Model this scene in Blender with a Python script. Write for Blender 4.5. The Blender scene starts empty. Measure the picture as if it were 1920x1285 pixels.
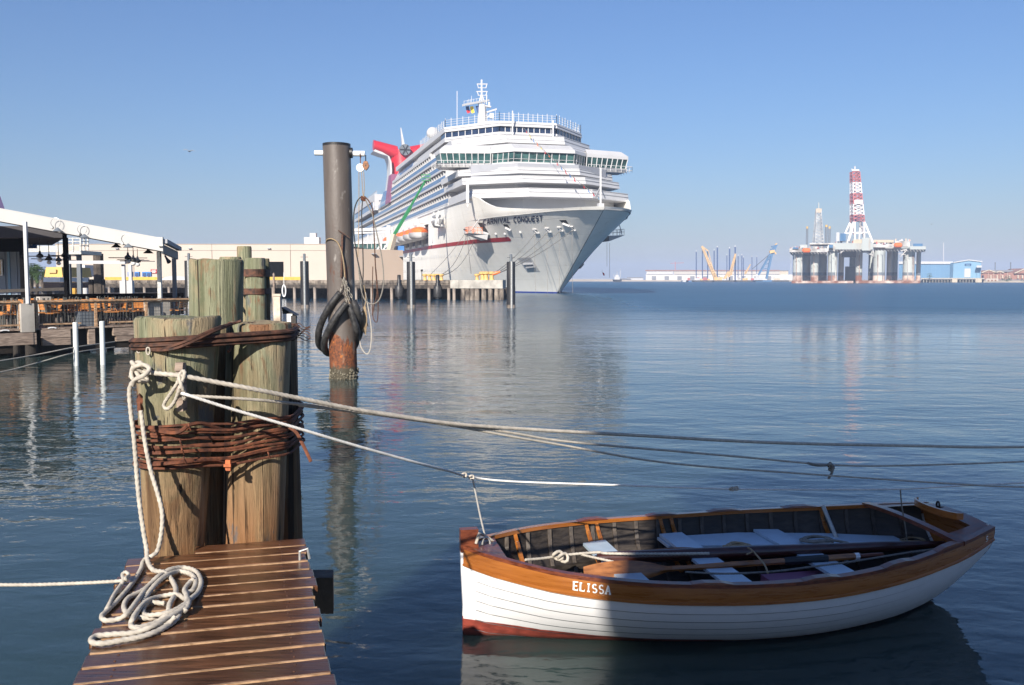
import bpy, math, random
from mathutils import Vector, Matrix, noise
R = math.radians
V = Vector
random.seed(11)
sc = bpy.context.scene
col = sc.collection

# ---------------------------------------------------------------- camera, sky, sun, exposure
F, EYE, HOR = 1750.0, 2.5, 524.0
PITCH = math.atan((642.5 - HOR) / F)
cam = bpy.data.cameras.new('camera')
cam.lens = 36.0 * F / 1920.0
cam.sensor_width = 36.0
cam.clip_start = 0.05
cam.clip_end = 40000
camo = bpy.data.objects.new('camera', cam)
camo.location = (0, 0, EYE)
camo.rotation_euler = (math.pi / 2 - PITCH, 0, 0)
col.objects.link(camo)
sc.camera = camo

SUN_AZ, SUN_EL = 18.0, 28.5           # degrees to the left of straight behind the camera, and up
SUNV = V((-math.sin(R(SUN_AZ)) * math.cos(R(SUN_EL)), -math.cos(R(SUN_AZ)) * math.cos(R(SUN_EL)), math.sin(R(SUN_EL))))
world = bpy.data.worlds.new('World')
sc.world = world
world.use_nodes = True
wn, wl = world.node_tree.nodes, world.node_tree.links
for n in list(wn):
    wn.remove(n)
wo = wn.new('ShaderNodeOutputWorld')
wb = wn.new('ShaderNodeBackground')
wk = wn.new('ShaderNodeTexSky')
wk.sky_type = 'NISHITA'
wk.sun_disc = False
wk.sun_elevation = R(SUN_EL)
wk.sun_rotation = math.atan2(SUNV.x, SUNV.y)
wk.air_density = 1.4
wk.dust_density = 0.6
wk.ozone_density = 8.0
wb.inputs['Strength'].default_value = 0.0625
wt = wn.new('ShaderNodeMix')                # white balance of the sky
wt.data_type = 'RGBA'
wt.blend_type = 'MULTIPLY'
wt.inputs[0].default_value = 1.0
wt.inputs[7].default_value = (.96, .955, 1.12, 1)
wl.new(wk.outputs[0], wt.inputs[6])
wl.new(wt.outputs[2], wb.inputs[0])
wl.new(wb.outputs[0], wo.inputs[0])
sl = bpy.data.lights.new('sun', 'SUN')
sl.energy = 5.0
sl.angle = R(0.53)
sl.color = (1.0, 0.92, 0.82)
slo = bpy.data.objects.new('sun', sl)
slo.rotation_euler = (-SUNV).to_track_quat('-Z', 'Y').to_euler()
slo.location = SUNV * 60
col.objects.link(slo)
sc.view_settings.view_transform = 'Standard'
sc.view_settings.look = 'None'
sc.view_settings.exposure = 0.72
sc.view_settings.gamma = 1.0
sc.view_settings.use_curve_mapping = False
sc.render.engine = 'CYCLES'
sc.cycles.use_denoising = True
sc.cycles.max_bounces = 8
sc.cycles.volume_bounces = 1
sc.cycles.sample_clamp_indirect = 6
HAZE = 0.00037

# ---------------------------------------------------------------- pixel rays of the photograph (1920 x 1285) used to survey real positions
_fw = V((0, math.cos(PITCH), -math.sin(PITCH)))
_up = V((0, math.sin(PITCH), math.cos(PITCH)))
EYEP = V((0, 0, EYE))
def ray(u, v):
    return V(((u - 960) / F, 0, 0)) + _up * ((642.5 - v) / F) + _fw
def onz(u, v, z=0.0):
    r = ray(u, v)
    return EYEP + r * ((z - EYE) / r.z)
def ony(u, v, y):
    r = ray(u, v)
    return EYEP + r * (y / r.y)

# ---------------------------------------------------------------- mesh helpers
ROOT = {}
class MB:
    def __init__(s):
        s.v, s.f, s.m = [], [], []
        s.cur = 0
    def add(s, vs, fs, m=None):
        b = len(s.v)
        s.v += [tuple(p) for p in vs]
        for f in fs:
            s.f.append(tuple(b + i for i in f))
            s.m.append(s.cur if m is None else m)
        return s
    def obox(s, o, a, b, c, m=None):
        o, a, b, c = V(o), V(a), V(b), V(c)
        p = [o, o + a, o + a + b, o + b, o + c, o + a + c, o + a + b + c, o + b + c]
        if a.cross(b).dot(c) < 0:
            fs = [(0, 1, 2, 3), (7, 6, 5, 4), (0, 4, 5, 1), (1, 5, 6, 2), (2, 6, 7, 3), (3, 7, 4, 0)]
        else:
            fs = [(3, 2, 1, 0), (4, 5, 6, 7), (1, 5, 4, 0), (2, 6, 5, 1), (3, 7, 6, 2), (0, 4, 7, 3)]
        return s.add(p, fs, m)
    def box(s, c, d, rz=0.0, m=None):
        c = V(c)
        ca, sa = math.cos(rz), math.sin(rz)
        a, b = V((ca, sa, 0)) * d[0], V((-sa, ca, 0)) * d[1]
        h = V((0, 0, d[2]))
        return s.obox(c - a / 2 - b / 2 - h / 2, a, b, h, m)
    def bar(s, p, q, w, h=None, m=None):
        p, q = V(p), V(q)
        h = w if h is None else h
        d = (q - p)
        n = d.normalized()
        up = V((0, 0, 1)) if abs(n.z) < 0.95 else V((0, 1, 0))
        x = n.cross(up).normalized() * w
        y = x.normalized().cross(n).normalized() * h
        return s.obox(p - x / 2 - y / 2, x, d, y, m)
    def tube(s, pts, r, n=6, cap=True, lob=0.0, twist=0.0, m=None, closed=False):
        pts = [V(p) for p in pts]
        k = len(pts)
        rr = r if isinstance(r, (list, tuple)) else [r] * k
        tg = []
        for i in range(k):
            if closed:
                t = pts[(i + 1) % k] - pts[i - 1]
            else:
                t = pts[min(i + 1, k - 1)] - pts[max(i - 1, 0)]
            tg.append(t.normalized() if t.length > 1e-9 else V((0, 0, 1)))
        nrm = tg[0].orthogonal().normalized()
        if abs(tg[0].z) < 0.9:
            nrm = (V((0, 0, 1)) - tg[0] * tg[0].z).normalized()
        vs, L = [], 0.0
        for i in range(k):
            if i:
                ax = tg[i - 1].cross(tg[i])
                if ax.length > 1e-7:
                    nrm = Matrix.Rotation(tg[i - 1].angle(tg[i]), 3, ax.normalized()) @ nrm
                nrm = (nrm - tg[i] * nrm.dot(tg[i])).normalized()
                L += (pts[i] - pts[i - 1]).length
            bn = tg[i].cross(nrm)
            for j in range(n):
                a = 2 * math.pi * j / n
                q = rr[i] * (1 + lob * math.cos(3 * a - L * twist))
                vs.append(pts[i] + (nrm * math.cos(a) + bn * math.sin(a)) * q)
        fs = []
        for i in range(k if closed else k - 1):
            i2 = (i + 1) % k
            for j in range(n):
                j2 = (j + 1) % n
                fs.append((i * n + j, i * n + j2, i2 * n + j2, i2 * n + j))
        if cap and not closed:
            fs.append(tuple(range(n))[::-1])
            fs.append(tuple((k - 1) * n + j for j in range(n)))
        return s.add(vs, fs, m)
    def cone(s, p, q, r0, r1=None, n=10, m=None):
        return s.tube([p, q], [r0, r0 if r1 is None else r1], n, m=m)
    def lathe(s, prof, c=(0, 0, 0), n=16, m=None, jit=None):
        c = V(c)
        vs, fs = [], []
        for i, (r, z) in enumerate(prof):
            for j in range(n):
                a = 2 * math.pi * j / n
                q = r if jit is None else r * jit(a, z)
                vs.append(c + V((q * math.cos(a), q * math.sin(a), z)))
        for i in range(len(prof) - 1):
            for j in range(n):
                j2 = (j + 1) % n
                fs.append((i * n + j, i * n + j2, (i + 1) * n + j2, (i + 1) * n + j))
        fs.append(tuple(range(n))[::-1])
        fs.append(tuple((len(prof) - 1) * n + j for j in range(n)))
        return s.add(vs, fs, m)
    def sheet(s, rows, m=None, flip=False, skip=None):
        nr, nc = len(rows), len(rows[0])
        vs = [p for r in rows for p in r]
        fs = []
        for i in range(nr - 1):
            for j in range(nc - 1):
                if skip and skip(i, j):
                    continue
                q = (i * nc + j, i * nc + j + 1, (i + 1) * nc + j + 1, (i + 1) * nc + j)
                fs.append(q[::-1] if flip else q)
        return s.add(vs, fs, m)
    def loft(s, lo, hi, m=None, caps=True):     # two closed outlines, counter-clockwise seen from above
        n = len(lo)
        fs = [(i, (i + 1) % n, n + (i + 1) % n, n + i) for i in range(n)]
        if caps:
            fs += [tuple(range(n))[::-1], tuple(range(n, 2 * n))]
        return s.add(list(lo) + list(hi), fs, m)
    def sphere(s, c, r, n=10, k=6, sz=1.0, m=None):
        prof = [(max(r * math.sin(math.pi * i / k), r * 0.02), -r * sz * math.cos(math.pi * i / k)) for i in range(k + 1)]
        return s.lathe(prof, c, n, m)
    def mesh(s, name, mats, off, smooth):
        me = bpy.data.meshes.new(name)
        me.from_pydata([tuple(V(p) - off) for p in s.v], [], s.f)
        mats = mats if isinstance(mats, (list, tuple)) else [mats]
        for m in mats:
            me.materials.append(m)
        if len(mats) > 1:
            me.polygons.foreach_set('material_index', s.m)
        if smooth:
            me.polygons.foreach_set('use_smooth', [True] * len(s.f))
            me.set_sharp_from_angle(angle=R(smooth if smooth is not True else 40))
        me.update()
        return me

def tagit(o, label=None, cat=None, group=None, kind=None):
    for k, x in (('label', label), ('category', cat), ('group', group), ('kind', kind)):
        if x:
            o[k] = x
    return o
def thing(name, label, cat, loc=(0, 0, 0), group=None):
    o = bpy.data.objects.new(name, None)
    o.empty_display_size = 0.2
    o.location = loc
    col.objects.link(o)
    ROOT[o.name] = V(loc)
    return tagit(o, label, cat, group)
def part(mb, name, parent, mats, smooth=False, label=None, kind=None):
    off = ROOT[parent.name]
    o = bpy.data.objects.new(name, mb.mesh(name, mats, off, smooth))
    o.parent = parent
    col.objects.link(o)
    ROOT[o.name] = off
    return tagit(o, label, kind=kind)
def single(mb, name, label, cat, mats, loc=None, group=None, smooth=False, kind=None):
    if loc is None:
        n = len(mb.v)
        loc = V((sum(p[0] for p in mb.v) / n, sum(p[1] for p in mb.v) / n, min(p[2] for p in mb.v)))
    loc = V(loc)
    o = bpy.data.objects.new(name, mb.mesh(name, mats, loc, smooth))
    o.location = loc
    col.objects.link(o)
    ROOT[o.name] = loc
    return tagit(o, label, cat, group, kind)
def shared(src, name, parent, loc, rz=0.0, label=None):      # a part that shares its mesh; loc in world units relative to the root
    o = bpy.data.objects.new(name, src.data)
    o.parent = parent
    o.location = loc
    o.rotation_euler = (0, 0, rz)
    col.objects.link(o)
    ROOT[o.name] = ROOT[parent.name]
    return tagit(o, label)
def dup(o, loc=None, rz=None, label=None, parent=None, scale=None):
    c = o.copy()
    col.objects.link(c)
    if parent is not None:
        c.parent = parent
    if loc is not None:
        c.location = loc
    if rz is not None:
        c.rotation_euler = (0, 0, rz)
    if scale is not None:
        c.scale = scale
    if label:
        c['label'] = label
    ROOT[c.name] = V(c.location)
    for ch in list(o.children):
        dup(ch, parent=c)
    return c

def smoothpath(pts, n=6):           # Catmull-Rom
    pts = [V(p) for p in pts]
    out = []
    for i in range(len(pts) - 1):
        p0 = pts[i - 1] if i else pts[0] * 2 - pts[1]
        p1, p2 = pts[i], pts[i + 1]
        p3 = pts[i + 2] if i + 2 < len(pts) else p2 * 2 - p1
        for k in range(n):
            t = k / n
            out.append(0.5 * ((2 * p1) + (p2 - p0) * t + (2 * p0 - 5 * p1 + 4 * p2 - p3) * t * t + (3 * p1 - p0 - 3 * p2 + p3) * t ** 3))
    out.append(pts[-1])
    return out
def interp(x, tab):
    if x <= tab[0][0]:
        return tab[0][1]
    for (a, b), (c, d) in zip(tab, tab[1:]):
        if x <= c:
            return b + (d - b) * (x - a) / (c - a)
    return tab[-1][1]
def sinterp(x, tab):               # smooth (monotone-ish) interpolation
    if x <= tab[0][0]:
        return tab[0][1]
    n = len(tab)
    for i in range(n - 1):
        a, b = tab[i]
        c, d = tab[i + 1]
        if x <= c:
            h = c - a
            m0 = (d - tab[i - 1][1]) / (c - tab[i - 1][0]) if i else (d - b) / h
            m1 = (tab[i + 2][1] - b) / (tab[i + 2][0] - a) if i + 2 < n else (d - b) / h
            t = (x - a) / h
            return (2 * t ** 3 - 3 * t * t + 1) * b + (t ** 3 - 2 * t * t + t) * h * m0 + (-2 * t ** 3 + 3 * t * t) * d + (t ** 3 - t * t) * h * m1
    return tab[-1][1]

# stroke letters, unit box
def _arc(cx, cy, rx, ry, a0, a1, n=9):
    return [(cx + rx * math.cos(R(a0 + (a1 - a0) * i / n)), cy + ry * math.sin(R(a0 + (a1 - a0) * i / n))) for i in range(n + 1)]
GLYPH = {
    'A': [[(0, 0), (.5, 1), (1, 0)], [(.2, .36), (.8, .36)]],
    'C': [_arc(.55, .5, .55, .5, 55, 305, 14)],
    'E': [[(1, 1), (.06, 1), (.06, 0), (1, 0)], [(.06, .52), (.8, .52)]],
    'I': [[(.5, 0), (.5, 1)]],
    'L': [[(.06, 1), (.06, 0), (.95, 0)]],
    'N': [[(.05, 0), (.05, 1), (.95, 0), (.95, 1)]],
    'O': [_arc(.5, .5, .5, .5, 0, 360, 18)],
    'Q': [_arc(.5, .5, .5, .5, 0, 360, 18), [(.6, .3), (1, -.08)]],
    'R': [[(.06, 0), (.06, 1), (.55, 1)] + _arc(.55, .75, .4, .25, 90, -90, 8) + [(.06, .5)], [(.5, .5), (1, 0)]],
    'S': [_arc(.5, .74, .42, .26, 40, 270, 10)[:-1] + _arc(.5, .25, .45, .25, 90, -140, 10)],
    'T': [[(0, 1), (1, 1)], [(.5, 0), (.5, 1)]],
    'U': [[(.05, 1), (.05, .4)] + _arc(.5, .4, .45, .4, 180, 360, 10) + [(.95, 1)]],
    'V': [[(0, 1), (.5, 0), (1, 1)]],
}
def strokes(mb, ch, place, w=0.16, thick=1.0, wv=None):     # place(x, y) -> world point; ribbons of width w
    for line in GLYPH[ch]:
        for (x0, y0), (x1, y1) in zip(line, line[1:]):
            dx, dy = x1 - x0, y1 - y0
            l = math.hypot(dx, dy)
            if l < 1e-6:
                continue
            ww = w if wv is None else (w + (wv - w) * (abs(dy) / l) ** 2)
            nx, ny = -dy / l * ww / 2, dx / l * ww / 2
            ex, ey = dx / l * 0.03, dy / l * 0.03
            mb.add([place(x0 - nx - ex, y0 - ny - ey), place(x1 - nx + ex, y1 - ny + ey), place(x1 + nx + ex, y1 + ny + ey), place(x0 + nx - ex, y0 + ny - ey)], [(0, 1, 2, 3)])

# ---------------------------------------------------------------- materials
def new_mat(name):
    m = bpy.data.materials.new(name)
    m.use_nodes = True
    n, l = m.node_tree.nodes, m.node_tree.links
    for x in list(n):
        n.remove(x)
    o = n.new('ShaderNodeOutputMaterial')
    b = n.new('ShaderNodeBsdfPrincipled')
    l.new(b.outputs[0], o.inputs[0])
    return m, n, l, b, o
def mth(n, l, op, a, b=None, c=None, clamp=False):
    x = n.new('ShaderNodeMath')
    x.operation = op
    x.use_clamp = clamp
    for i, q in enumerate((a, b, c)):
        if q is None:
            continue
        if isinstance(q, (int, float)):
            x.inputs[i].default_value = q
        else:
            l.new(q, x.inputs[i])
    return x.outputs[0]
def mixc(n, l, f, a, b, mode='MIX'):
    x = n.new('ShaderNodeMix')
    x.data_type = 'RGBA'
    x.blend_type = mode
    for s, q in ((x.inputs[0], f), (x.inputs[6], a), (x.inputs[7], b)):
        if isinstance(q, (int, float)):
            s.default_value = q
        elif isinstance(q, (tuple, list)):
            s.default_value = (*q[:3], 1)
        else:
            l.new(q, s)
    return x.outputs[2]
def nz(n, l, vec, scale=5.0, st=(1, 1, 1), detail=4.0, rough=0.55, dist=0.0, off=(0, 0, 0)):
    mp = n.new('ShaderNodeMapping')
    mp.inputs['Scale'].default_value = st
    mp.inputs['Location'].default_value = off
    l.new(vec, mp.inputs[0])
    t = n.new('ShaderNodeTexNoise')
    t.inputs['Scale'].default_value = scale
    t.inputs['Detail'].default_value = detail
    t.inputs['Roughness'].default_value = rough
    t.inputs['Distortion'].default_value = dist
    l.new(mp.outputs[0], t.inputs[0])
    return t.outputs[0]
def ramp(n, l, f, lo, hi):
    x = n.new('ShaderNodeMapRange')
    x.inputs[1].default_value = lo
    x.inputs[2].default_value = hi
    l.new(f, x.inputs[0])
    return x.outputs[0]
def texco(n, which='Object'):
    return n.new('ShaderNodeTexCoord').outputs[which]
def bumpn(n, l, b, h, strength, dist=0.02):
    x = n.new('ShaderNodeBump')
    x.inputs['Strength'].default_value = strength
    x.inputs['Distance'].default_value = dist
    l.new(h, x.inputs['Height'])
    l.new(x.outputs[0], b.inputs['Normal'])
def M(name, c, r=0.6, var=0.15, scale=4.0, c2=None, st=(1, 1, 1), bump=0.0, metal=0.0, rnd=0.0, bd=0.02, lo=0.35, hi=0.65, spec=0.5, detail=5.0):
    m, n, l, b, o = new_mat(name)
    co = texco(n)
    f = nz(n, l, co, scale, st, detail)
    fr = ramp(n, l, f, lo, hi)
    ca = tuple(x * (1 - var) for x in c)
    cb = tuple(x * (1 + var) for x in c) if c2 is None else c2
    cc = mixc(n, l, fr, ca, cb)
    if rnd:
        oi = n.new('ShaderNodeObjectInfo')
        h = n.new('ShaderNodeHueSaturation')
        l.new(mth(n, l, 'MULTIPLY_ADD', oi.outputs['Random'], 2 * rnd, 1 - rnd), h.inputs['Value'])
        l.new(cc, h.inputs['Color'])
        cc = h.outputs[0]
    l.new(cc, b.inputs['Base Color'])
    b.inputs['Metallic'].default_value = metal
    b.inputs['Specular IOR Level'].default_value = spec
    l.new(mth(n, l, 'MULTIPLY_ADD', f, 0.25, r - 0.12, clamp=True), b.inputs['Roughness'])
    if bump:
        f2 = nz(n, l, co, scale * 3, st, 4)
        bumpn(n, l, b, f2, bump, bd)
    return m

def wood_mat(name, c0, c1, st, scale=3.0, r=0.6, bump=0.4, rnd=0.2, crack=True, spec=0.5, coat=0.0, dk=.55):
    m, n, l, b, o = new_mat(name)
    co = texco(n)
    oi = n.new('ShaderNodeObjectInfo')
    va = n.new('ShaderNodeVectorMath')
    va.operation = 'MULTIPLY_ADD'
    va.inputs[1].default_value = (7.3, 3.1, 5.7)
    l.new(oi.outputs['Random'], va.inputs[0])
    l.new(co, va.inputs[2])
    co = va.outputs[0]
    f = nz(n, l, co, scale, st, 6, 0.6, 0.3)
    g = nz(n, l, co, scale * 5, st, 4, 0.6, 0.2)
    cc = mixc(n, l, ramp(n, l, f, .3, .7), c0, c1)
    cc = mixc(n, l, ramp(n, l, g, .62, .34), cc, tuple(x * dk for x in c0))
    h = n.new('ShaderNodeHueSaturation')
    l.new(mth(n, l, 'MULTIPLY_ADD', oi.outputs['Random'], 2 * rnd, 1 - rnd), h.inputs['Value'])
    l.new(cc, h.inputs['Color'])
    l.new(h.outputs[0], b.inputs['Base Color'])
    l.new(mth(n, l, 'MULTIPLY_ADD', g, 0.4, r - 0.2, clamp=True), b.inputs['Roughness'])
    b.inputs['Specular IOR Level'].default_value = spec
    b.inputs['Coat Weight'].default_value = coat
    b.inputs['Coat Roughness'].default_value = 0.12
    bumpn(n, l, b, g, bump, 0.01)
    return m

# treated marine timber: green preservative at the top, worn to brown lower down, grey rubbed patches, vertical checks
def pile_mat(name, zsplit=1.7, soft=0.5, dark=1.0):
    m, n, l, b, o = new_mat(name)
    geo = n.new('ShaderNodeNewGeometry')
    sp = n.new('ShaderNodeSeparateXYZ')
    l.new(geo.outputs['Position'], sp.inputs[0])
    co = texco(n)
    oi = n.new('ShaderNodeObjectInfo')
    vo = n.new('ShaderNodeVectorMath')
    vo.operation = 'MULTIPLY_ADD'
    l.new(oi.outputs['Random'], vo.inputs[0])
    vo.inputs[1].default_value = (9.1, 4.7, 3.3)
    l.new(co, vo.inputs[2])
    co = vo.outputs[0]
    grain = nz(n, l, co, 20, (1, 1, .045), 7, .65, .8)
    big = nz(n, l, co, 4.2, (1, 1, .22), 5, .6, 1.0)
    blot = nz(n, l, co, 6, (1.3, 1.3, .35), 6, .62, .5, (3, 1, 7))
    fine = nz(n, l, co, 75, (1, 1, .035), 6, .7)
    chk = nz(n, l, co, 26, (1, 1, .022), 3, .5, .6, (1, 8, 2))
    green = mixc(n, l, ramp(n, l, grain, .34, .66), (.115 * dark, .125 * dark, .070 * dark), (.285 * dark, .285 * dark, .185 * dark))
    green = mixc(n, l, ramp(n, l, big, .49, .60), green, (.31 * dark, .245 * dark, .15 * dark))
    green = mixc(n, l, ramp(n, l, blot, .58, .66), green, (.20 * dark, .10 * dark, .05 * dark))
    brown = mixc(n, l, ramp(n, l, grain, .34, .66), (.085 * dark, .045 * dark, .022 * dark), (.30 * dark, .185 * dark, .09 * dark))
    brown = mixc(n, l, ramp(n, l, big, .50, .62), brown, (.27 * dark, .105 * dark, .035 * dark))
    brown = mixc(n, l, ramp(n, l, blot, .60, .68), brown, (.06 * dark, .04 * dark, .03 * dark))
    hz = mth(n, l, 'ADD', sp.outputs['Z'], mth(n, l, 'MULTIPLY', mth(n, l, 'SUBTRACT', big, .5), 2.4))
    fz = ramp(n, l, hz, zsplit - soft, zsplit + soft)
    cc = mixc(n, l, fz, brown, green)
    grey = ramp(n, l, nz(n, l, co, 3.6, (1.6, 1.6, .8), 6, .65, .3, (8, 4, 2)), .60, .64)
    cc = mixc(n, l, mth(n, l, 'MULTIPLY', grey, .8), cc, (.10, .105, .11))
    crack = mth(n, l, 'MAXIMUM', ramp(n, l, fine, .37, .29), ramp(n, l, chk, .345, .315))
    cc = mixc(n, l, mth(n, l, 'MULTIPLY', crack, .85), cc, (.022, .015, .010))
    l.new(cc, b.inputs['Base Color'])
    b.inputs['Roughness'].default_value = .75
    b.inputs['Specular IOR Level'].default_value = .3
    hsum = mth(n, l, 'SUBTRACT', mth(n, l, 'ADD', grain, mth(n, l, 'MULTIPLY', fine, .5)), mth(n, l, 'MULTIPLY', crack, .8))
    bumpn(n, l, b, hsum, 1.0, .02)
    return m

# steel pipe: black painted collar, weathered grey-brown coat, rust from the splash zone up
def steel_mat():
    m, n, l, b, o = new_mat('weathered_steel')
    geo = n.new('ShaderNodeNewGeometry')
    sp = n.new('ShaderNodeSeparateXYZ')
    l.new(geo.outputs['Position'], sp.inputs[0])
    z = sp.outputs['Z']
    co = texco(n)
    blot = nz(n, l, co, 2.2, (1, 1, .5), 6, .6, .5)
    st = nz(n, l, co, 3.5, (1, 1, .12), 5, .6)
    fine = nz(n, l, co, 18, (1, 1, .7), 5, .65)
    base = mixc(n, l, ramp(n, l, st, .3, .7), (.082, .066, .056), (.135, .115, .10))
    base = mixc(n, l, ramp(n, l, nz(n, l, co, 4, (1, 1, .6), 6, .6, .3, (2, 9, 3)), .63, .68), base, (.22, .20, .18))
    rust = mixc(n, l, ramp(n, l, fine, .38, .66), (.055, .022, .013), (.25, .075, .022))
    rust = mixc(n, l, ramp(n, l, blot, .54, .66), rust, (.34, .22, .14))
    rust = mixc(n, l, ramp(n, l, nz(n, l, co, 6, (1, 1, 1), 5, .6, .6, (2, 2, 2)), .60, .68), rust, (.42, .13, .02))
    rust = mixc(n, l, ramp(n, l, mth(n, l, 'ADD', z, mth(n, l, 'MULTIPLY', mth(n, l, 'SUBTRACT', fine, .5), .3)), .36, .26), rust, (.06, .05, .03))
    f = ramp(n, l, mth(n, l, 'ADD', z, mth(n, l, 'MULTIPLY', mth(n, l, 'SUBTRACT', blot, .5), 2.0)), 1.0, .9)
    f2 = ramp(n, l, mth(n, l, 'MULTIPLY', ramp(n, l, nz(n, l, co, 3, (1.3, 1.3, .4), 6, .62, .2, (5, 5, 1)), .57, .62), ramp(n, l, z, 4.0, 2.6)), 0, 1)
    cc = mixc(n, l, mth(n, l, 'MULTIPLY', f2, .85), base, (.11, .045, .025))
    cc = mixc(n, l, f, cc, rust)
    top = ramp(n, l, mth(n, l, 'ADD', z, mth(n, l, 'MULTIPLY', mth(n, l, 'SUBTRACT', fine, .5), .03)), 5.795, 5.81)
    cc = mixc(n, l, top, cc, (.018, .016, .015))
    l.new(cc, b.inputs['Base Color'])
    b.inputs['Metallic'].default_value = .0
    l.new(mth(n, l, 'MULTIPLY_ADD', f, .35, .42), b.inputs['Roughness'])
    bumpn(n, l, b, mth(n, l, 'ADD', fine, mth(n, l, 'MULTIPLY', f, mth(n, l, 'MULTIPLY', blot, 2.0))), .35, .02)
    return m

# rowing boat paint: white topsides, red boot below a line that rises towards the bow
def boat_paint(axis):
    m, n, l, b, o = new_mat('boat_white_and_red_paint')
    co = texco(n)
    sp = n.new('ShaderNodeSeparateXYZ')
    l.new(co, sp.inputs[0])
    dt = n.new('ShaderNodeVectorMath')
    dt.operation = 'DOT_PRODUCT'
    l.new(co, dt.inputs[0])
    dt.inputs[1].default_value = axis
    wob = mth(n, l, 'MULTIPLY', mth(n, l, 'SUBTRACT', nz(n, l, co, 4.0, (1, 1, 1), 3), .5), .022)
    line = mth(n, l, 'ADD', wob, mth(n, l, 'MAXIMUM', mth(n, l, 'MULTIPLY_ADD', dt.outputs['Value'], -.055, .125), .02))
    f = ramp(n, l, mth(n, l, 'SUBTRACT', sp.outputs['Z'], line), -.002, .002)
    dirt = nz(n, l, co, 9, (1, 1, 1.5), 6)
    white = mixc(n, l, ramp(n, l, dirt, .55, .8), (.68, .68, .68), (.60, .61, .61))
    red = mixc(n, l, ramp(n, l, nz(n, l, co, 14, (1, 1, 2), 5), .35, .65), (.16, .035, .025), (.30, .06, .04))
    red = mixc(n, l, ramp(n, l, sp.outputs['Z'], .035, .0), red, (.05, .02, .015))
    l.new(mixc(n, l, f, red, white), b.inputs['Base Color'])
    b.inputs['Roughness'].default_value = .38
    return m

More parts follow.
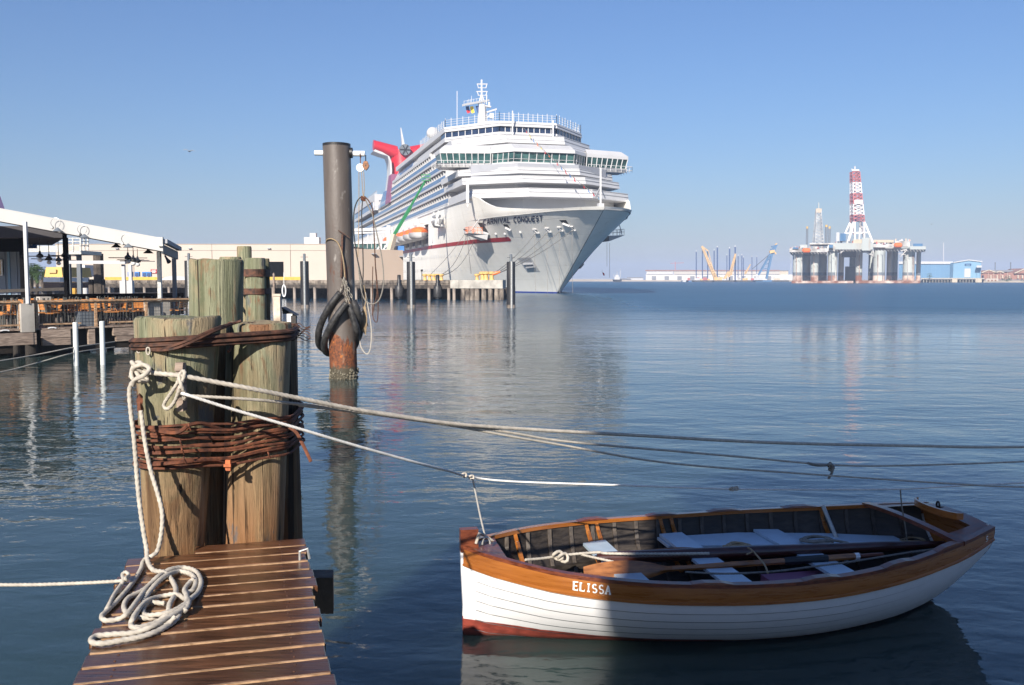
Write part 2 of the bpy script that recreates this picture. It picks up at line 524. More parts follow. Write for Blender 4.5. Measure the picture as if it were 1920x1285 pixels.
def water_mat():
    m, n, l, b, o = new_mat('harbour_water')
    n.remove(b)
    g = bpy.data.node_groups.new('wave_height', 'ShaderNodeTree')
    g.interface.new_socket('P', in_out='INPUT', socket_type='NodeSocketVector')
    g.interface.new_socket('H', in_out='OUTPUT', socket_type='NodeSocketFloat')
    gi, go = g.nodes.new('NodeGroupInput'), g.nodes.new('NodeGroupOutput')
    gl = g.links
    tot = None
    # scale (cells per metre), slope strength, stretch of crests, turn
    for k, a, sx, rot, det in ((.22, .010, .55, .25, 0), (.75, .020, .50, -.18, 1), (2.3, .030, .55, .1, 1), (7.0, .036, .6, .35, 1), (22.0, .022, .7, -.2, 1)):
        mp = g.nodes.new('ShaderNodeMapping')
        mp.inputs['Scale'].default_value = (sx, 1, 1)
        mp.inputs['Rotation'].default_value = (0, 0, rot)
        gl.new(gi.outputs[0], mp.inputs[0])
        t = g.nodes.new('ShaderNodeTexNoise')
        t.noise_dimensions = '2D'
        t.inputs['Scale'].default_value = k
        t.inputs['Detail'].default_value = det
        t.inputs['Roughness'].default_value = .45
        t.inputs['Distortion'].default_value = .35
        gl.new(mp.outputs[0], t.inputs[0])
        x = mth(g.nodes, gl, 'MULTIPLY', t.outputs[0], a * 2.0 / k)
        tot = x if tot is None else mth(g.nodes, gl, 'ADD', tot, x)
    gl.new(tot, go.inputs[0])
    geo = n.new('ShaderNodeNewGeometry')
    P = geo.outputs['Position']
    hs = []
    eps = .012
    for d in ((0, 0, 0), (eps, 0, 0), (0, eps, 0)):
        va = n.new('ShaderNodeVectorMath')
        va.inputs[1].default_value = d
        l.new(P, va.inputs[0])
        gn = n.new('ShaderNodeGroup')
        gn.node_tree = g
        l.new(va.outputs[0], gn.inputs[0])
        hs.append(gn.outputs[0])
    sp = n.new('ShaderNodeSeparateXYZ')
    l.new(P, sp.inputs[0])
    # wind: lee near the jetty, more open water further out, patches of calm
    patch = nz(n, l, P, .035, (.45, 1, 1), 3, .55, .6)
    edge = mth(n, l, 'MULTIPLY_ADD', mth(n, l, 'SUBTRACT', nz(n, l, P, .05, (.3, 1, 1), 3, .55, .4, (3, 3, 0)), .5), 40.0, sp.outputs['Y'])
    lee = mth(n, l, 'MAXIMUM', ramp(n, l, mth(n, l, 'ADD', sp.outputs['X'], mth(n, l, 'MULTIPLY', mth(n, l, 'SUBTRACT', nz(n, l, P, .06, (1, .4, 1), 3), .5), 16.0)), -10, 16), mth(n, l, 'MULTIPLY', ramp(n, l, edge, 74, 58), .6))      # sheltered water along the pier
    lee = mth(n, l, 'MULTIPLY_ADD', lee, .88, .12)
    wind = mth(n, l, 'MULTIPLY', mth(n, l, 'MULTIPLY', ramp(n, l, edge, 36, 62), WAVE_FAR), lee)
    amp = mth(n, l, 'MULTIPLY', mth(n, l, 'ADD', wind, WAVE_NEAR), mth(n, l, 'MULTIPLY_ADD', ramp(n, l, patch, .3, .7), .7, .6))
    sxv = mth(n, l, 'MULTIPLY', mth(n, l, 'MULTIPLY', mth(n, l, 'SUBTRACT', hs[0], hs[1]), 1 / eps), amp)
    syv = mth(n, l, 'MULTIPLY', mth(n, l, 'MULTIPLY', mth(n, l, 'SUBTRACT', hs[0], hs[2]), 1 / eps), amp)
    cb = n.new('ShaderNodeCombineXYZ')
    l.new(sxv, cb.inputs[0])
    l.new(syv, cb.inputs[1])
    cb.inputs[2].default_value = 1
    nm = n.new('ShaderNodeVectorMath')
    nm.operation = 'NORMALIZE'
    l.new(cb.outputs[0], nm.inputs[0])
    N = nm.outputs[0]
    pb = n.new('ShaderNodeBsdfPrincipled')
    pb.inputs['IOR'].default_value = 1.333
    pb.inputs['Specular IOR Level'].default_value = .5
    l.new(mth(n, l, 'MULTIPLY_ADD', mth(n, l, 'MULTIPLY', ramp(n, l, edge, 38, 75), lee), .27, .045), pb.inputs['Roughness'])
    l.new(N, pb.inputs['Normal'])
    mud = nz(n, l, P, .12, (1, 1, 1), 3, .5, .4)
    body = mixc(n, l, ramp(n, l, mud, .3, .7), WATER_A, WATER_B)
    body = mixc(n, l, ramp(n, l, edge, 25, 90), body, (.013, .062, .115))      # bluer body farther out makes up for its greyish sky reflection
    l.new(body, pb.inputs['Base Color'])
    pb.subsurface_method = 'BURLEY'            # light spreads in the murky water, so shadows on it have no hard edge
    pb.inputs['Subsurface Weight'].default_value = 1.0
    pb.inputs['Subsurface Radius'].default_value = (1, 1, 1)
    pb.inputs['Subsurface Scale'].default_value = .8
    l.new(pb.outputs[0], o.inputs[0])
    return m
WAVE_NEAR, WAVE_FAR = .43, 1.7
WATER_A, WATER_B = (.022, .047, .055), (.036, .052, .040)

def hull_mat():
    m, n, l, b, o = new_mat('ship_hull_paint')
    co = texco(n)
    streak = nz(n, l, co, .35, (1, 1, .05), 5, .6, .2)
    plate = nz(n, l, co, .16, (1, 1, 2.5), 3, .5)
    cc = mixc(n, l, ramp(n, l, streak, .42, .75), (.87, .85, .79), (.79, .775, .71))
    sp = n.new('ShaderNodeSeparateXYZ')
    l.new(co, sp.inputs[0])
    seam = mth(n, l, 'PINGPONG', sp.outputs['Z'], 1.2)
    sl_ = ramp(n, l, seam, .0, .05)
    cc = mixc(n, l, mth(n, l, 'MULTIPLY', mth(n, l, 'SUBTRACT', 1.0, sl_), .25), cc, (.5, .5, .46))
    dv = n.new('ShaderNodeVectorMath')
    dv.operation = 'DOT_PRODUCT'
    l.new(co, dv.inputs[0])
    dv.inputs[1].default_value = (-.2588, .9659, 0)
    sv = ramp(n, l, mth(n, l, 'PINGPONG', dv.outputs['Value'], 4.5), 0, .07)
    cc = mixc(n, l, mth(n, l, 'MULTIPLY', mth(n, l, 'SUBTRACT', 1.0, sv), .2), cc, (.5, .5, .46))
    run = ramp(n, l, nz(n, l, co, .9, (1, 1, .03), 4, .6, .1, (4, 2, 9)), .62, .72)
    cc = mixc(n, l, mth(n, l, 'MULTIPLY', run, .35), cc, (.52, .44, .34))
    f = ramp(n, l, sp.outputs['Z'], .25, .27)
    cc = mixc(n, l, f, (.02, .05, .32), cc)
    l.new(cc, b.inputs['Base Color'])
    b.inputs['Roughness'].default_value = .42
    bumpn(n, l, b, mth(n, l, 'ADD', mth(n, l, 'MULTIPLY', sl_, .4), plate), .25, .15)
    return m

m_pile = pile_mat('treated_timber', 1.75, .35)
m_piledark = pile_mat('dark_treated_timber', 2.2, .5, .62)  # same timber toned darker, with the brown reaching higher up
m_plank = wood_mat('wet_deck_hardwood', (.078, .031, .014), (.165, .068, .029), (.09, 1, 1), 16, .34, .25, .3, spec=.5, coat=.35)
m_edgeglint = wood_mat('plank_edge_glint', (.36, .205, .105), (.58, .38, .225), (.15, 1, 1), 14, .5, .2, .12)  # pale strips painted in for light caught on the plank edges
m_beam = wood_mat('dark_wet_timber', (.018, .014, .012), (.045, .034, .026), (1, 1, 1), 5, .6)
m_grey = wood_mat('weathered_dock_timber', (.26, .19, .145), (.42, .33, .26), (.12, .12, 1), 6, .8, .3, .2)
m_rail = wood_mat('sunlit_rail_timber', (.40, .24, .13), (.62, .42, .26), (.3, .3, 1), 5, .7, .2, .1)
m_varn = wood_mat('varnished_mahogany', (.30, .098, .018), (.37, .135, .027), (.12, .12, 1.4), 6, .3, .02, .04, spec=.5, coat=.4, dk=.82)
m_lapshade = M('lap_shade_and_grime', (.16, .165, .175), .8, .3, 20)  # dark tone painted in for the shade and dirt under plank laps
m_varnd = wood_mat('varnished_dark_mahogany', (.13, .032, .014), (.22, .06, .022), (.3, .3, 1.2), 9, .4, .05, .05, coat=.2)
m_inner = wood_mat('tarred_inner_planking', (.022, .017, .014), (.05, .04, .032), (.25, .25, 1), 8, .62, .3, .25)
m_rib = wood_mat('dark_boat_rib', (.05, .038, .03), (.09, .07, .052), (1, 1, .3), 8, .6, .2, .15)
m_seat = M('pale_blue_seat_paint', (.42, .52, .60), .45, .06, 8, rnd=.06)
m_oar = wood_mat('oiled_oar_wood', (.24, .085, .02), (.38, .15, .04), (.15, .5, 1), 9, .35, .05, .1, coat=.4)
m_spar = wood_mat('dark_varnished_spar', (.05, .014, .010), (.085, .024, .015), (.15, .4, 1), 9, .35, .08, .1, coat=.5)
m_rope = M('white_rope', (.43, .39, .325), .85, .16, 30, bump=.3, bd=.004)
m_litrope = M('sun_brightened_rope', (.70, .68, .63), .8, .1, 30, bump=.3, bd=.004)  # lighter copy of the white rope, missing sunlight put into its colour
m_ropeg = M('grey_weathered_rope', (.20, .185, .16), .85, .2, 40, bump=.3, bd=.004)
m_coir = M('tan_coir_rope', (.30, .22, .13), .85, .2, 40, bump=.3, bd=.004)
m_rust = M('rusty_wire_rope', (.07, .024, .013), .8, .3, 25, (.185, .06, .026), bump=.6, bd=.004)
m_dkwire = M('dark_rusty_cable', (.035, .018, .012), .75, .3, 25, (.12, .05, .028), bump=.5, bd=.004)
m_steel = steel_mat()
m_rubber = M('scuffed_black_rubber', (.018, .017, .017), .45, .3, 9, (.05, .048, .046), bump=.3)
m_black = M('black_paint', (.012, .012, .013), .45, .2, 6)
m_blackpile = M('black_sleeved_pile', (.016, .016, .017), .5, .2, 3, (.035, .034, .036), st=(1, 1, .2))
m_gal = M('galvanised_steel', (.42, .42, .40), .45, .2, 12, metal=.6)
m_chain = M('rusty_galvanised_chain', (.20, .17, .13), .6, .35, 30, (.5, .47, .40), metal=.3)
m_white = M('white_paint', (.80, .80, .78), .45, .04, 3)
m_pvc = M('white_pvc_pipe', (.62, .64, .61), .35, .05, 2)
m_shipw = M('ship_white_paint', (.51, .51, .51), .4, .035, .5)
m_hull = hull_mat()
m_shipd = M('ship_deck_grey', (.33, .34, .36), .7, .1, .5)
m_shade = M('ship_recess_shade', (.30, .31, .335), .6, .06, .5)  # recess walls coloured dark so the gaps between tiers look shaded
m_bglass = M('blue_balcony_glass', (.085, .15, .29), .12, .15, .4, rnd=.1)
m_dglass = M('dark_window_glass', (.012, .022, .05), .06, .3, .6, rnd=.4)
m_gglass = M('green_tinted_glass', (.02, .06, .06), .06, .3, .6, (.06, .14, .13), rnd=.3)
m_door = M('cabin_door_wood', (.20, .085, .04), .5, .3, 1.5)
m_red = M('red_funnel_paint', (.52, .012, .025), .32, .08, .6)
m_stripe = M('red_stripe_paint', (.36, .02, .03), .4, .1, .5)
m_orange = M('lifeboat_orange', (.82, .17, .035), .4, .06, 1.5)
m_plum = M('plum_paint', (.27, .10, .18), .5, .08, 1)
m_cream = M('cream_warehouse_cladding', (.47, .41, .35), .7, .04, .25)
m_cream2 = M('beige_warehouse_cladding', (.36, .285, .225), .7, .04, .25)
m_conc = M('weathered_concrete', (.36, .34, .30), .85, .2, 1.2, (.46, .43, .38), bump=.3)
m_concd = M('stained_concrete', (.075, .06, .05), .85, .3, 2, (.30, .25, .20), st=(1, 1, .4), bump=.3)
m_pierp = M('old_pier_pile', (.04, .033, .028), .85, .3, .8, (.36, .30, .25), st=(1, 1, .25), lo=.5, hi=.66)
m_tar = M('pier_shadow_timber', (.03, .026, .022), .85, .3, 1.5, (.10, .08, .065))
m_dark = M('dark_opening', (.006, .006, .007), .95, .2, 2, spec=.05)
m_bollard = M('faded_yellow_paint', (.62, .40, .14), .6, .2, 3)
m_yellow = M('safety_yellow_paint', (.60, .36, .07), .5, .12, 2)
m_green = M('boom_green_paint', (.03, .22, .075), .4, .1, 2)
m_navy = M('dark_blue_paint', (.02, .055, .17), .5, .1, 2)
m_blue = M('bright_blue_paint', (.03, .17, .46), .5, .15, 2)
m_lblue = M('pale_blue_cladding', (.115, .235, .375), .6, .06, .08, st=(1, 1, .1))
m_lblue2 = M('light_blue_cladding', (.185, .335, .47), .6, .05, .08, st=(1, 1, .1))
m_brick = M('far_brick', (.30, .155, .115), .85, .15, .4)
m_tan = M('tan_masonry', (.50, .42, .32), .85, .1, .5)
m_roofg = M('grey_roof', (.20, .21, .23), .8, .1, .4)
m_rigw = M('rig_pale_paint', (.43, .46, .44), .55, .06, .16, (.33, .25, .19), st=(1, 1, .18), lo=.56, hi=.72)
m_purple = M('dark_purple_paint', (.035, .02, .09), .6, .1, 1)
m_rigd = M('rig_dark_band', (.13, .15, .17), .6, .15, .1)
m_rigr = M('rig_rusty_base', (.30, .12, .07), .75, .3, .12, (.62, .50, .42), lo=.42, hi=.6)
m_rigg = M('rig_machinery', (.36, .34, .32), .7, .35, .15, (.70, .68, .64))
m_rred = M('faded_red_lattice', (.42, .12, .12), .6, .12, .1)
m_rwht = M('faded_white_lattice', (.74, .70, .68), .6, .06, .1)
m_crane = M('crane_yellow_paint', (.62, .40, .17), .5, .12, .2)
m_cblue = M('crane_blue_paint', (.06, .15, .28), .5, .12, .2)
m_barge = M('dark_barge_steel', (.05, .05, .055), .6, .3, .2)
m_shore = M('shore_ground', (.34, .29, .23), .9, .2, .02)
m_leaf = M('palm_green', (.05, .09, .03), .6, .4, 1.5)
m_bluegrey = M('blue_grey_siding', (.21, .26, .33), .6, .08, 1)
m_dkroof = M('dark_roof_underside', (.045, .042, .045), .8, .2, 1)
m_roofw = M('white_roof_fascia', (.42, .415, .40), .5, .05, .6, st=(1, 1, .3))
m_chair = wood_mat('orange_wood_slat', (.50, .19, .045), (.72, .30, .08), (1, 1, .3), 10, .45, .1, .15)
m_chairf = M('dark_chair_frame', (.06, .062, .055), .5, .2, 4)
m_table = M('dark_table_top', (.07, .055, .045), .45, .2, 3)
m_skin = M('bird_plumage', (.18, .17, .16), .8, .3, 8, (.5, .5, .5))
m_olive = M('barnacle_growth', (.10, .085, .05), .9, .4, 20, (.30, .27, .20), bump=1.0, bd=.03)

# ---------------------------------------------------------------- water, air
mb = MB()
ys = [-60, -10, 0, 5, 10, 20, 40, 80, 160, 320, 640, 1280, 2560, 5200]
xs = [-5200, -1600, -400, -100, -30, -8, 0, 8, 30, 100, 400, 1600, 5200]
mb.sheet([[V((x, y, 0)) for x in xs] for y in ys])
single(mb, 'water', None, None, water_mat(), (0, 0, 0), kind='structure')
mb = MB()
mb.box((0, 2560, 41), (10600, 5340, 86))
hm, hn, hl, hb_, ho = new_mat('air_haze')
hn.remove(hb_)
pv = hn.new('ShaderNodeVolumePrincipled')
pv.inputs['Color'].default_value = (.62, .73, .93, 1)
pv.inputs['Density'].default_value = HAZE
pv.inputs['Anisotropy'].default_value = 0.0
hl.new(pv.outputs[0], ho.inputs['Volume'])
single(mb, 'haze', None, None, hm, (0, 2560, -2), kind='stuff')

# ================================================================ JETTY (timber deck at 1.3 m)
DZ = 1.3
jr = onz(571, 1010, DZ)                                    # far right corner
jx = V((math.cos(R(15.6)), math.sin(R(15.6)), 0))          # along the planks
jy = V((jx.y, -jx.x, 0))                                   # towards the camera
JW = .75
jl = jr - jx * JW
jetty = thing('jetty', 'narrow wet plank jetty with a coiled white rope lying on it', 'jetty', (jl + jr) / 2 - V((0, 0, .2)))
NP, PP = 21, 0.1185
for i in range(NP):
    a = i * PP
    e0, e1 = random.uniform(-.012, .012), random.uniform(-.012, .012)
    if i == 0:
        e0 = .27                                           # the last board is cut short at the pile
    o = jl + jy * (a + .002) + jx * e0
    w, h = PP - .014, .034
    L = JW + e1 - e0
    mb = MB()
    bv = .004
    lo = [o, o + jx * L, o + jx * L + jy * w, o + jy * w]
    mid = [p - V((0, 0, bv)) for p in lo]
    bot = [p - V((0, 0, h)) for p in lo]
    top = [o + jx * bv + jy * bv, o + jx * (L - bv) + jy * bv, o + jx * (L - bv) + jy * (w - bv), o + jx * bv + jy * (w - bv)]
    dz = random.uniform(-.002, .002)
    ft = [(j + 4, (j + 1) % 4 + 4, (j + 1) % 4, j) for j in range(4)]
    mb.add([V(p) + V((0, 0, dz)) for p in bot + mid + top], [(j, j + 4, (j + 1) % 4 + 4, (j + 1) % 4) for j in range(4)] + [(j + 4, j + 8, (j + 1) % 4 + 8, (j + 1) % 4 + 4) for j in range(4)] + [(8, 11, 10, 9), (0, 1, 2, 3)])
    part(mb, 'plank', jetty, m_plank)
    for t_ in (.10, JW - .11):
        for w_ in (.028, .078):
            c_ = jl + jy * (a + w_) + jx * (t_ + random.uniform(-.004, .004)) + V((0, 0, .0005 + dz))
            if i or t_ > .3:
                mb = MB()
                mb.cone(c_ - V((0, 0, .004)), c_ + V((0, 0, .0012)), .0042, .0042, 8)
                part(mb, 'screw_head', jetty, m_dkwire)
    mb = MB()
    mb.obox(jl + jy * (a + PP - .0105) + jx * (.006 + e0) + V((0, 0, -.026)), jx * (JW - .012 - e0), jy * .0085, V((0, 0, .0275)))
    part(mb, 'edge_glint_strip', jetty, m_edgeglint)
for t in (.07, JW - .14):
    mb = MB()
    mb.obox(jl + jx * t + jy * .02 + V((0, 0, -.24)), jx * .07, jy * (NP * PP - .05), V((0, 0, .2)))
    part(mb, 'joist', jetty, m_beam)
p = onz(590, 1090, 1.12)
mb = MB()
mb.obox(p + V((-.5, .0, -.16)), V((.58, .02, 0)), V((-.02, .12, 0)), V((0, 0, .17)))
part(mb, 'cross_beam', jetty, m_beam)
mb = MB()
c = onz(571, 1049, DZ + .004)
mb.tube([c + V((-.02, 0, -.02)), c + V((-.02, 0, .035)), c + V((.012, .006, .045)), c + V((.02, .006, .0))], .006, 6)
part(mb, 'eye_bolt', jetty, m_gal)

# ================================================================ TIMBER PILES
def pile(bx, top, r0, r1, label, mat, n=28, seed=0, zb=-1.2, group='timber piles of the mooring cluster', split=True):
    """bx, top: axis points at deck height and at the top"""
    bx, top = V(bx), V(top)
    mb = MB()
    ax = (top - bx) / (top.z - bx.z)
    zs = [zb, 0.2, .9, bx.z] + [bx.z + (top.z - bx.z) * k / 6 for k in range(1, 6)] + [top.z - .012, top.z]
    rows = []
    for i, z in enumerate(zs):
        c = bx + ax * (z - bx.z)
        r = r0 + (r1 - r0) * (z - bx.z) / (top.z - bx.z)
        if i == len(zs) - 1:
            r -= .008
        row = []
        for j in range(n):
            a = 2 * math.pi * j / n
            q = 1 + .045 * noise.noise((math.cos(a) * 1.2 + seed * 7, math.sin(a) * 1.2, z * .35)) + .02 * noise.noise((math.cos(a) * 4 + seed, math.sin(a) * 4, z * .6))
            for (ca, wd, dp) in ((1.9 + seed, .09, .05), (4.4 + seed * 2, .07, .035)):      # long drying checks
                d = abs((a - ca + math.pi) % (2 * math.pi) - math.pi)
                if d < wd * 1.5:
                    q -= dp * (1 - d / (wd * 1.5))
            dz = .012 * noise.noise((math.cos(a) * 1.5 + seed * 3, math.sin(a) * 1.5, 5)) if i >= len(zs) - 2 else 0
            row.append(c + V((math.cos(a) * r * q, math.sin(a) * r * q, dz)))
        rows.append(row)
    for row in rows:
        row.append(row[0])
    mb.sheet(rows)
    k0 = len(mb.v)
    cen = top + V((0, 0, -.006))
    inner = [cen + (V(p) - cen) * .5 + V((0, 0, -.004 + .01 * noise.noise((p.x * 20, p.y * 20, seed)))) for p in rows[-1][:-1]]
    mb.add(rows[-1][:-1] + inner + [cen], [(j, (j + 1) % n, n + (j + 1) % n, n + j) for j in range(n)] + [(n + j, n + (j + 1) % n, 2 * n) for j in range(n)])
    return single(mb, 'timber_pile', label, 'pile', mat, (bx.x, bx.y, 0), group, smooth=38)
PILES = {}
def setpile(key, ub, ut, vt, wb, wt, yb, yt, label, mat, seed, **k):
    b = ony(ub, 1030, yb)
    b.z = DZ
    t = ony(ut, vt, yt)
    r0, r1 = wb / F * yb / 2, wt / F * yt / 2
    PILES[key] = (b, t, r0, r1)
    pile(b, t, r0, r1, label, mat, seed=seed, **k)
setpile('FL', 328, 335, 594, 112, 156, 4.20, 4.20, 'thick green pile with white rope cleats, front left of the cluster', m_pile, 1)
setpile('FR', 476, 486, 605, 112, 118, 4.42, 4.42, 'green pile with a grey rubbed patch, front right of the cluster', m_pile, 2)
setpile('RD', 515, 498, 612, 104, 108, 4.78, 4.78, 'dark brown pile behind the right front pile', m_piledark, 3)
setpile('MID', 408, 410, 612, 74, 78, 4.72, 4.72, 'dark pile in the gap between the two front piles', m_piledark, 4)
setpile('BT', 406, 406, 487, 92, 98, 5.0, 5.0, 'tallest green pile rising behind the left front pile', m_pile, 5)

def pilec(key, z):
    b, t, r0, r1 = PILES[key]
    k = (z - b.z) / (t.z - b.z)
    return b + (t - b) * k, r0 + (r1 - r0) * k
def hull2(pts):
    pts = sorted(set(pts))
    def half(ps):
        h = []
        for p in ps:
            while len(h) > 1 and (h[-1][0] - h[-2][0]) * (p[1] - h[-2][1]) - (h[-1][1] - h[-2][1]) * (p[0] - h[-2][0]) <= 0:
                h.pop()
            h.append(p)
        return h[:-1]
    return half(pts) + half(pts[::-1])
def wraploop(keys, z, grow, zf, n=72):
    pts = []
    for k in keys:
        c, r = pilec(k, z)
        for j in range(40):
            a = 2 * math.pi * j / 40
            pts.append((round(c.x + (r * 1.03 + grow) * math.cos(a), 5), round(c.y + (r * 1.03 + grow) * math.sin(a), 5)))
    h = hull2(pts)
    seg = [(V((*h[i], 0)), V((*h[(i + 1) % len(h)], 0))) for i in range(len(h))]
    tot = sum((b - a).length for a, b in seg)
    out, acc, i = [], 0.0, 0
    for k in range(n):
        d = tot * k / n
        while acc + (seg[i][1] - seg[i][0]).length < d:
            acc += (seg[i][1] - seg[i][0]).length
            i += 1
        a, b = seg[i]
        p = a + (b - a) * ((d - acc) / max((b - a).length, 1e-9))
        out.append(V((p.x, p.y, zf(p, k / n))))
    return out
ALL = ('FL', 'FR', 'RD', 'MID')
wr = thing('wire_rope_lashing', 'thick band of rusty wire rope wound around the pile cluster', 'lashing', pilec('FL', 1.75)[0])
zc = onz(330, 800, 1.0)
def zat(v, y=4.1):
    return ony(400, v, y).z
for k in range(13):
    zb = zat(797 + k * 6.3)
    ph, am = random.uniform(0, 6.28), random.uniform(.004, .012)
    tilt = random.uniform(-.012, .012)
    fn = lambda p, s, zb=zb, ph=ph, am=am, tilt=tilt: zb + am * math.sin(s * 12.566 + ph) + tilt * (p.x + 1.3) / .4 - .03 * math.exp(-((p.x + 1.27) / .09) ** 2) * (1 if p.y < 4.3 else 0) * .5
    mb = MB()
    mb.tube(wraploop(ALL, zb, .007 + random.uniform(0, .016), fn), random.uniform(.0052, .0068), 6, closed=True)
    part(mb, 'wire_turn', wr, m_rust, True)
for (pts, rr) in (([(283, 806), (330, 812), (356, 797), (385, 795), (420, 806), (445, 802), (500, 788), (545, 783)], .009),
                  ([(286, 872), (330, 868), (400, 862), (430, 868), (470, 850), (520, 842)], .009),
                  ([(540, 800), (556, 812), (570, 838), (583, 866)], .0085)):
    mb = MB()
    yy = lambda u: interp(u, [(280, 4.03), (335, 3.985), (400, 4.12), (445, 4.22), (480, 4.25), (540, 4.36), (590, 4.3)])
    mb.tube(smoothpath([ony(u, v, yy(u)) for u, v in pts], 5), rr, 6)
    part(mb, 'loose_wire_end', wr, m_rust, True)
mb = MB()
for u, v in ((288, 840), (356, 800), (347, 862), (428, 868), (505, 853), (340, 830), (343, 845)):
    c = ony(u, v, 3.97 if u < 400 else 4.2)
    mb.tube([c + V((-.006, 0, .012)), c + V((0, -.012, .004)), c + V((.004, 0, -.016))], .004, 5)
part(mb, 'staple', wr, m_rust)
mb = MB()
c = ony(428, 872, 4.14)
mb.box(c, (.022, .016, .045))
mb.box(c + V((0, -.012, 0)), (.032, .012, .012))
mb.box(c + V((.004, -.011, -.018)), (.02, .012, .011))
part(mb, 'wire_clamp', wr, M('orange_rust', (.50, .14, .05), .8, .3, 30))
w2 = thing('cable_lashing', 'thin band of dark cable around the pile tops', 'lashing', pilec('FL', 2.2)[0])
for k in range(5):
    zb = zat(632 + k * 4.2)
    tilt = random.uniform(-.004, .004)
    fn = lambda p, s, zb=zb, tilt=tilt: zb + tilt + .035 * (p.x + 1.4) / .35 * .5 + .004 * math.sin(s * 12)
    mb = MB()
    mb.tube(wraploop(('FL', 'FR', 'RD'), zb, .006 + .008 * (k % 2), fn), .0075, 6, closed=True)
    part(mb, 'cable_turn', w2, m_dkwire, True)
for pts in ([(258, 632), (268, 648), (300, 655), (350, 640), (405, 616), (440, 606), (452, 602)], [(258, 646), (285, 657), (335, 652), (400, 622), (435, 608)], [(428, 660), (440, 645), (470, 632), (520, 626)]):
    mb = MB()
    yy = lambda u: interp(u, [(256, 4.15), (280, 4.03), (335, 3.975), (400, 4.1), (445, 4.27), (480, 4.255), (540, 4.36)])
    mb.tube(smoothpath([ony(u, v, yy(u) - .01) for u, v in pts], 6), .0068, 6)
    part(mb, 'crossing_cable', w2, m_dkwire, True)
for u, v in ((262, 655), (280, 658)):
    c = ony(u, v, 4.02 + (.06 if u < 270 else 0))
    mb = MB()
    mb.tube([c + V((.008 * math.cos(a), -.012, .017 * math.sin(a))) for a in [k * .785 for k in range(8)]], .004, 6, closed=True)
    part(mb, 'rope_seizing', w2, m_rope, 85)
# frayed strands sticking out at the right end
for k in range(7):
    mb = MB()
    pts = [ony(528 + 2 * k, 610 + 4 * k, 4.66)]
    for j in range(7):
        pts.append(ony(540 + j * 7, 606 + 5 * k + j * (1.2 - .2 * k) + 3 * math.sin(j * 1.7 + k), 4.66 - .01 * j))
    mb.tube(smoothpath(pts, 3), .0022, 4)
    part(mb, 'frayed_strand', w2, m_dkwire)

# wooden cleats nailed to the front pile
mb = MB()
c = ony(337, 728, 3.985)
mb.obox(c + V((-.014, -.005, -.10)), V((.028, 0, 0)), V((0, .05, 0)), V((0, 0, .205)))
mb.obox(c + V((-.017, -.012, .075)), V((.034, 0, 0)), V((0, .03, 0)), V((.004, 0, .035)))
single(mb, 'wooden_cleat', 'upright wooden cleat on the front pile with rope looped around it', 'cleat', m_grey)
mb = MB()
c = ony(268, 694, 4.1)
mb.tube([c + V((.0, .08, 0)), c + V((-.01, -.05, .01)), c + V((-.012, -.075, .012))], [.022, .022, .015], 8)
single(mb, 'wooden_peg', 'short wooden peg at the left edge of the front pile', 'peg', m_grey, smooth=True)

# ================================================================ WHITE ROPES
def resample(P, step):
    out, acc = [P[0]], 0.0
    for a, b in zip(P, P[1:]):
        d = (b - a).length
        while acc + d >= step:
            t = (step - acc) / d
            a = a + (b - a) * t
            out.append(a)
            d = (b - a).length
            acc = 0.0
            if d < 1e-9:
                break
        acc += d
    out.append(P[-1])
    return out
def rope(mb, pts, r, sub=6, n=12, lob=.15, pitch=7.0):      # three laid strands
    r *= .80
    P = resample(smoothpath(pts, sub), max(r * .75, .006))
    mb.tube(P, r, n, lob=lob, twist=2.3 / r)
    return mb
def wpath(pl, z=None):
    return [ony(u, v, y) for (u, v, y) in pl]
ln = thing('mooring_line', 'thickest white mooring rope leading right from the front pile cleat', 'rope', ony(337, 705, 3.9))
mb = MB()
rope(mb, wpath([(250, 706, 4.03), (262, 697, 3.99), (300, 701, 3.93), (340, 705, 3.91), (400, 716, 3.96), (480, 731, 4.05), (560, 747, 4.2), (700, 774, 4.5), (850, 795, 4.9), (1000, 806, 5.3), (1200, 817, 5.8), (1440, 830, 6.3), (1700, 836, 6.8), (1960, 838, 7.2), (2500, 825, 8.2)]), .0125, 8)
part(mb, 'rope_strand', ln, m_rope, 85)
mb = MB()
for a in (.0, 1.2):
    mb.tube([ony(262, 697, 3.98) + V((.032 * math.cos(t + a), -.008 - .012 * math.sin(2 * t), .042 * math.sin(t))) for t in [k * .42 for k in range(15)]], .009, 8, closed=True)
mb.tube(smoothpath(wpath([(245, 706, 4.0), (252, 690, 3.96), (268, 684, 3.94), (280, 692, 3.92), (270, 704, 3.9), (254, 712, 3.92), (250, 722, 3.95)]), 5), .0095, 9, lob=.14, twist=80)
part(mb, 'hitch_knot', ln, m_rope, 85)
l2 = thing('mooring_line', 'white mooring rope crossing just below the thickest one', 'rope', ony(352, 742, 3.9))
mb = MB()
rope(mb, wpath([(345, 742, 3.93), (400, 745, 3.97), (480, 750, 4.08), (560, 758, 4.25), (700, 772, 4.55), (850, 795, 4.95), (960, 812, 5.2), (1060, 828, 5.45), (1250, 845, 5.9), (1400, 858, 6.3), (1560, 872, 6.7), (1700, 873, 7.0), (1960, 864, 7.5), (2500, 840, 8.4)]), .0085, 8)
part(mb, 'rope_strand', l2, m_rope, 85)
mb = MB()
for t in range(3):
    c = ony(1556 + t * 2, 872 + 5 * (t % 2), 6.68)
    mb.tube([c + V((.014 * math.cos(a), .009 * math.sin(2 * a), .017 * math.sin(a) - .008 * t)) for a in [k * .57 for k in range(11)]], .007, 6, closed=True)
mb.tube(smoothpath(wpath([(1562, 874, 6.66), (1560, 886, 6.66), (1553, 898, 6.67)]), 4), .009, 6)
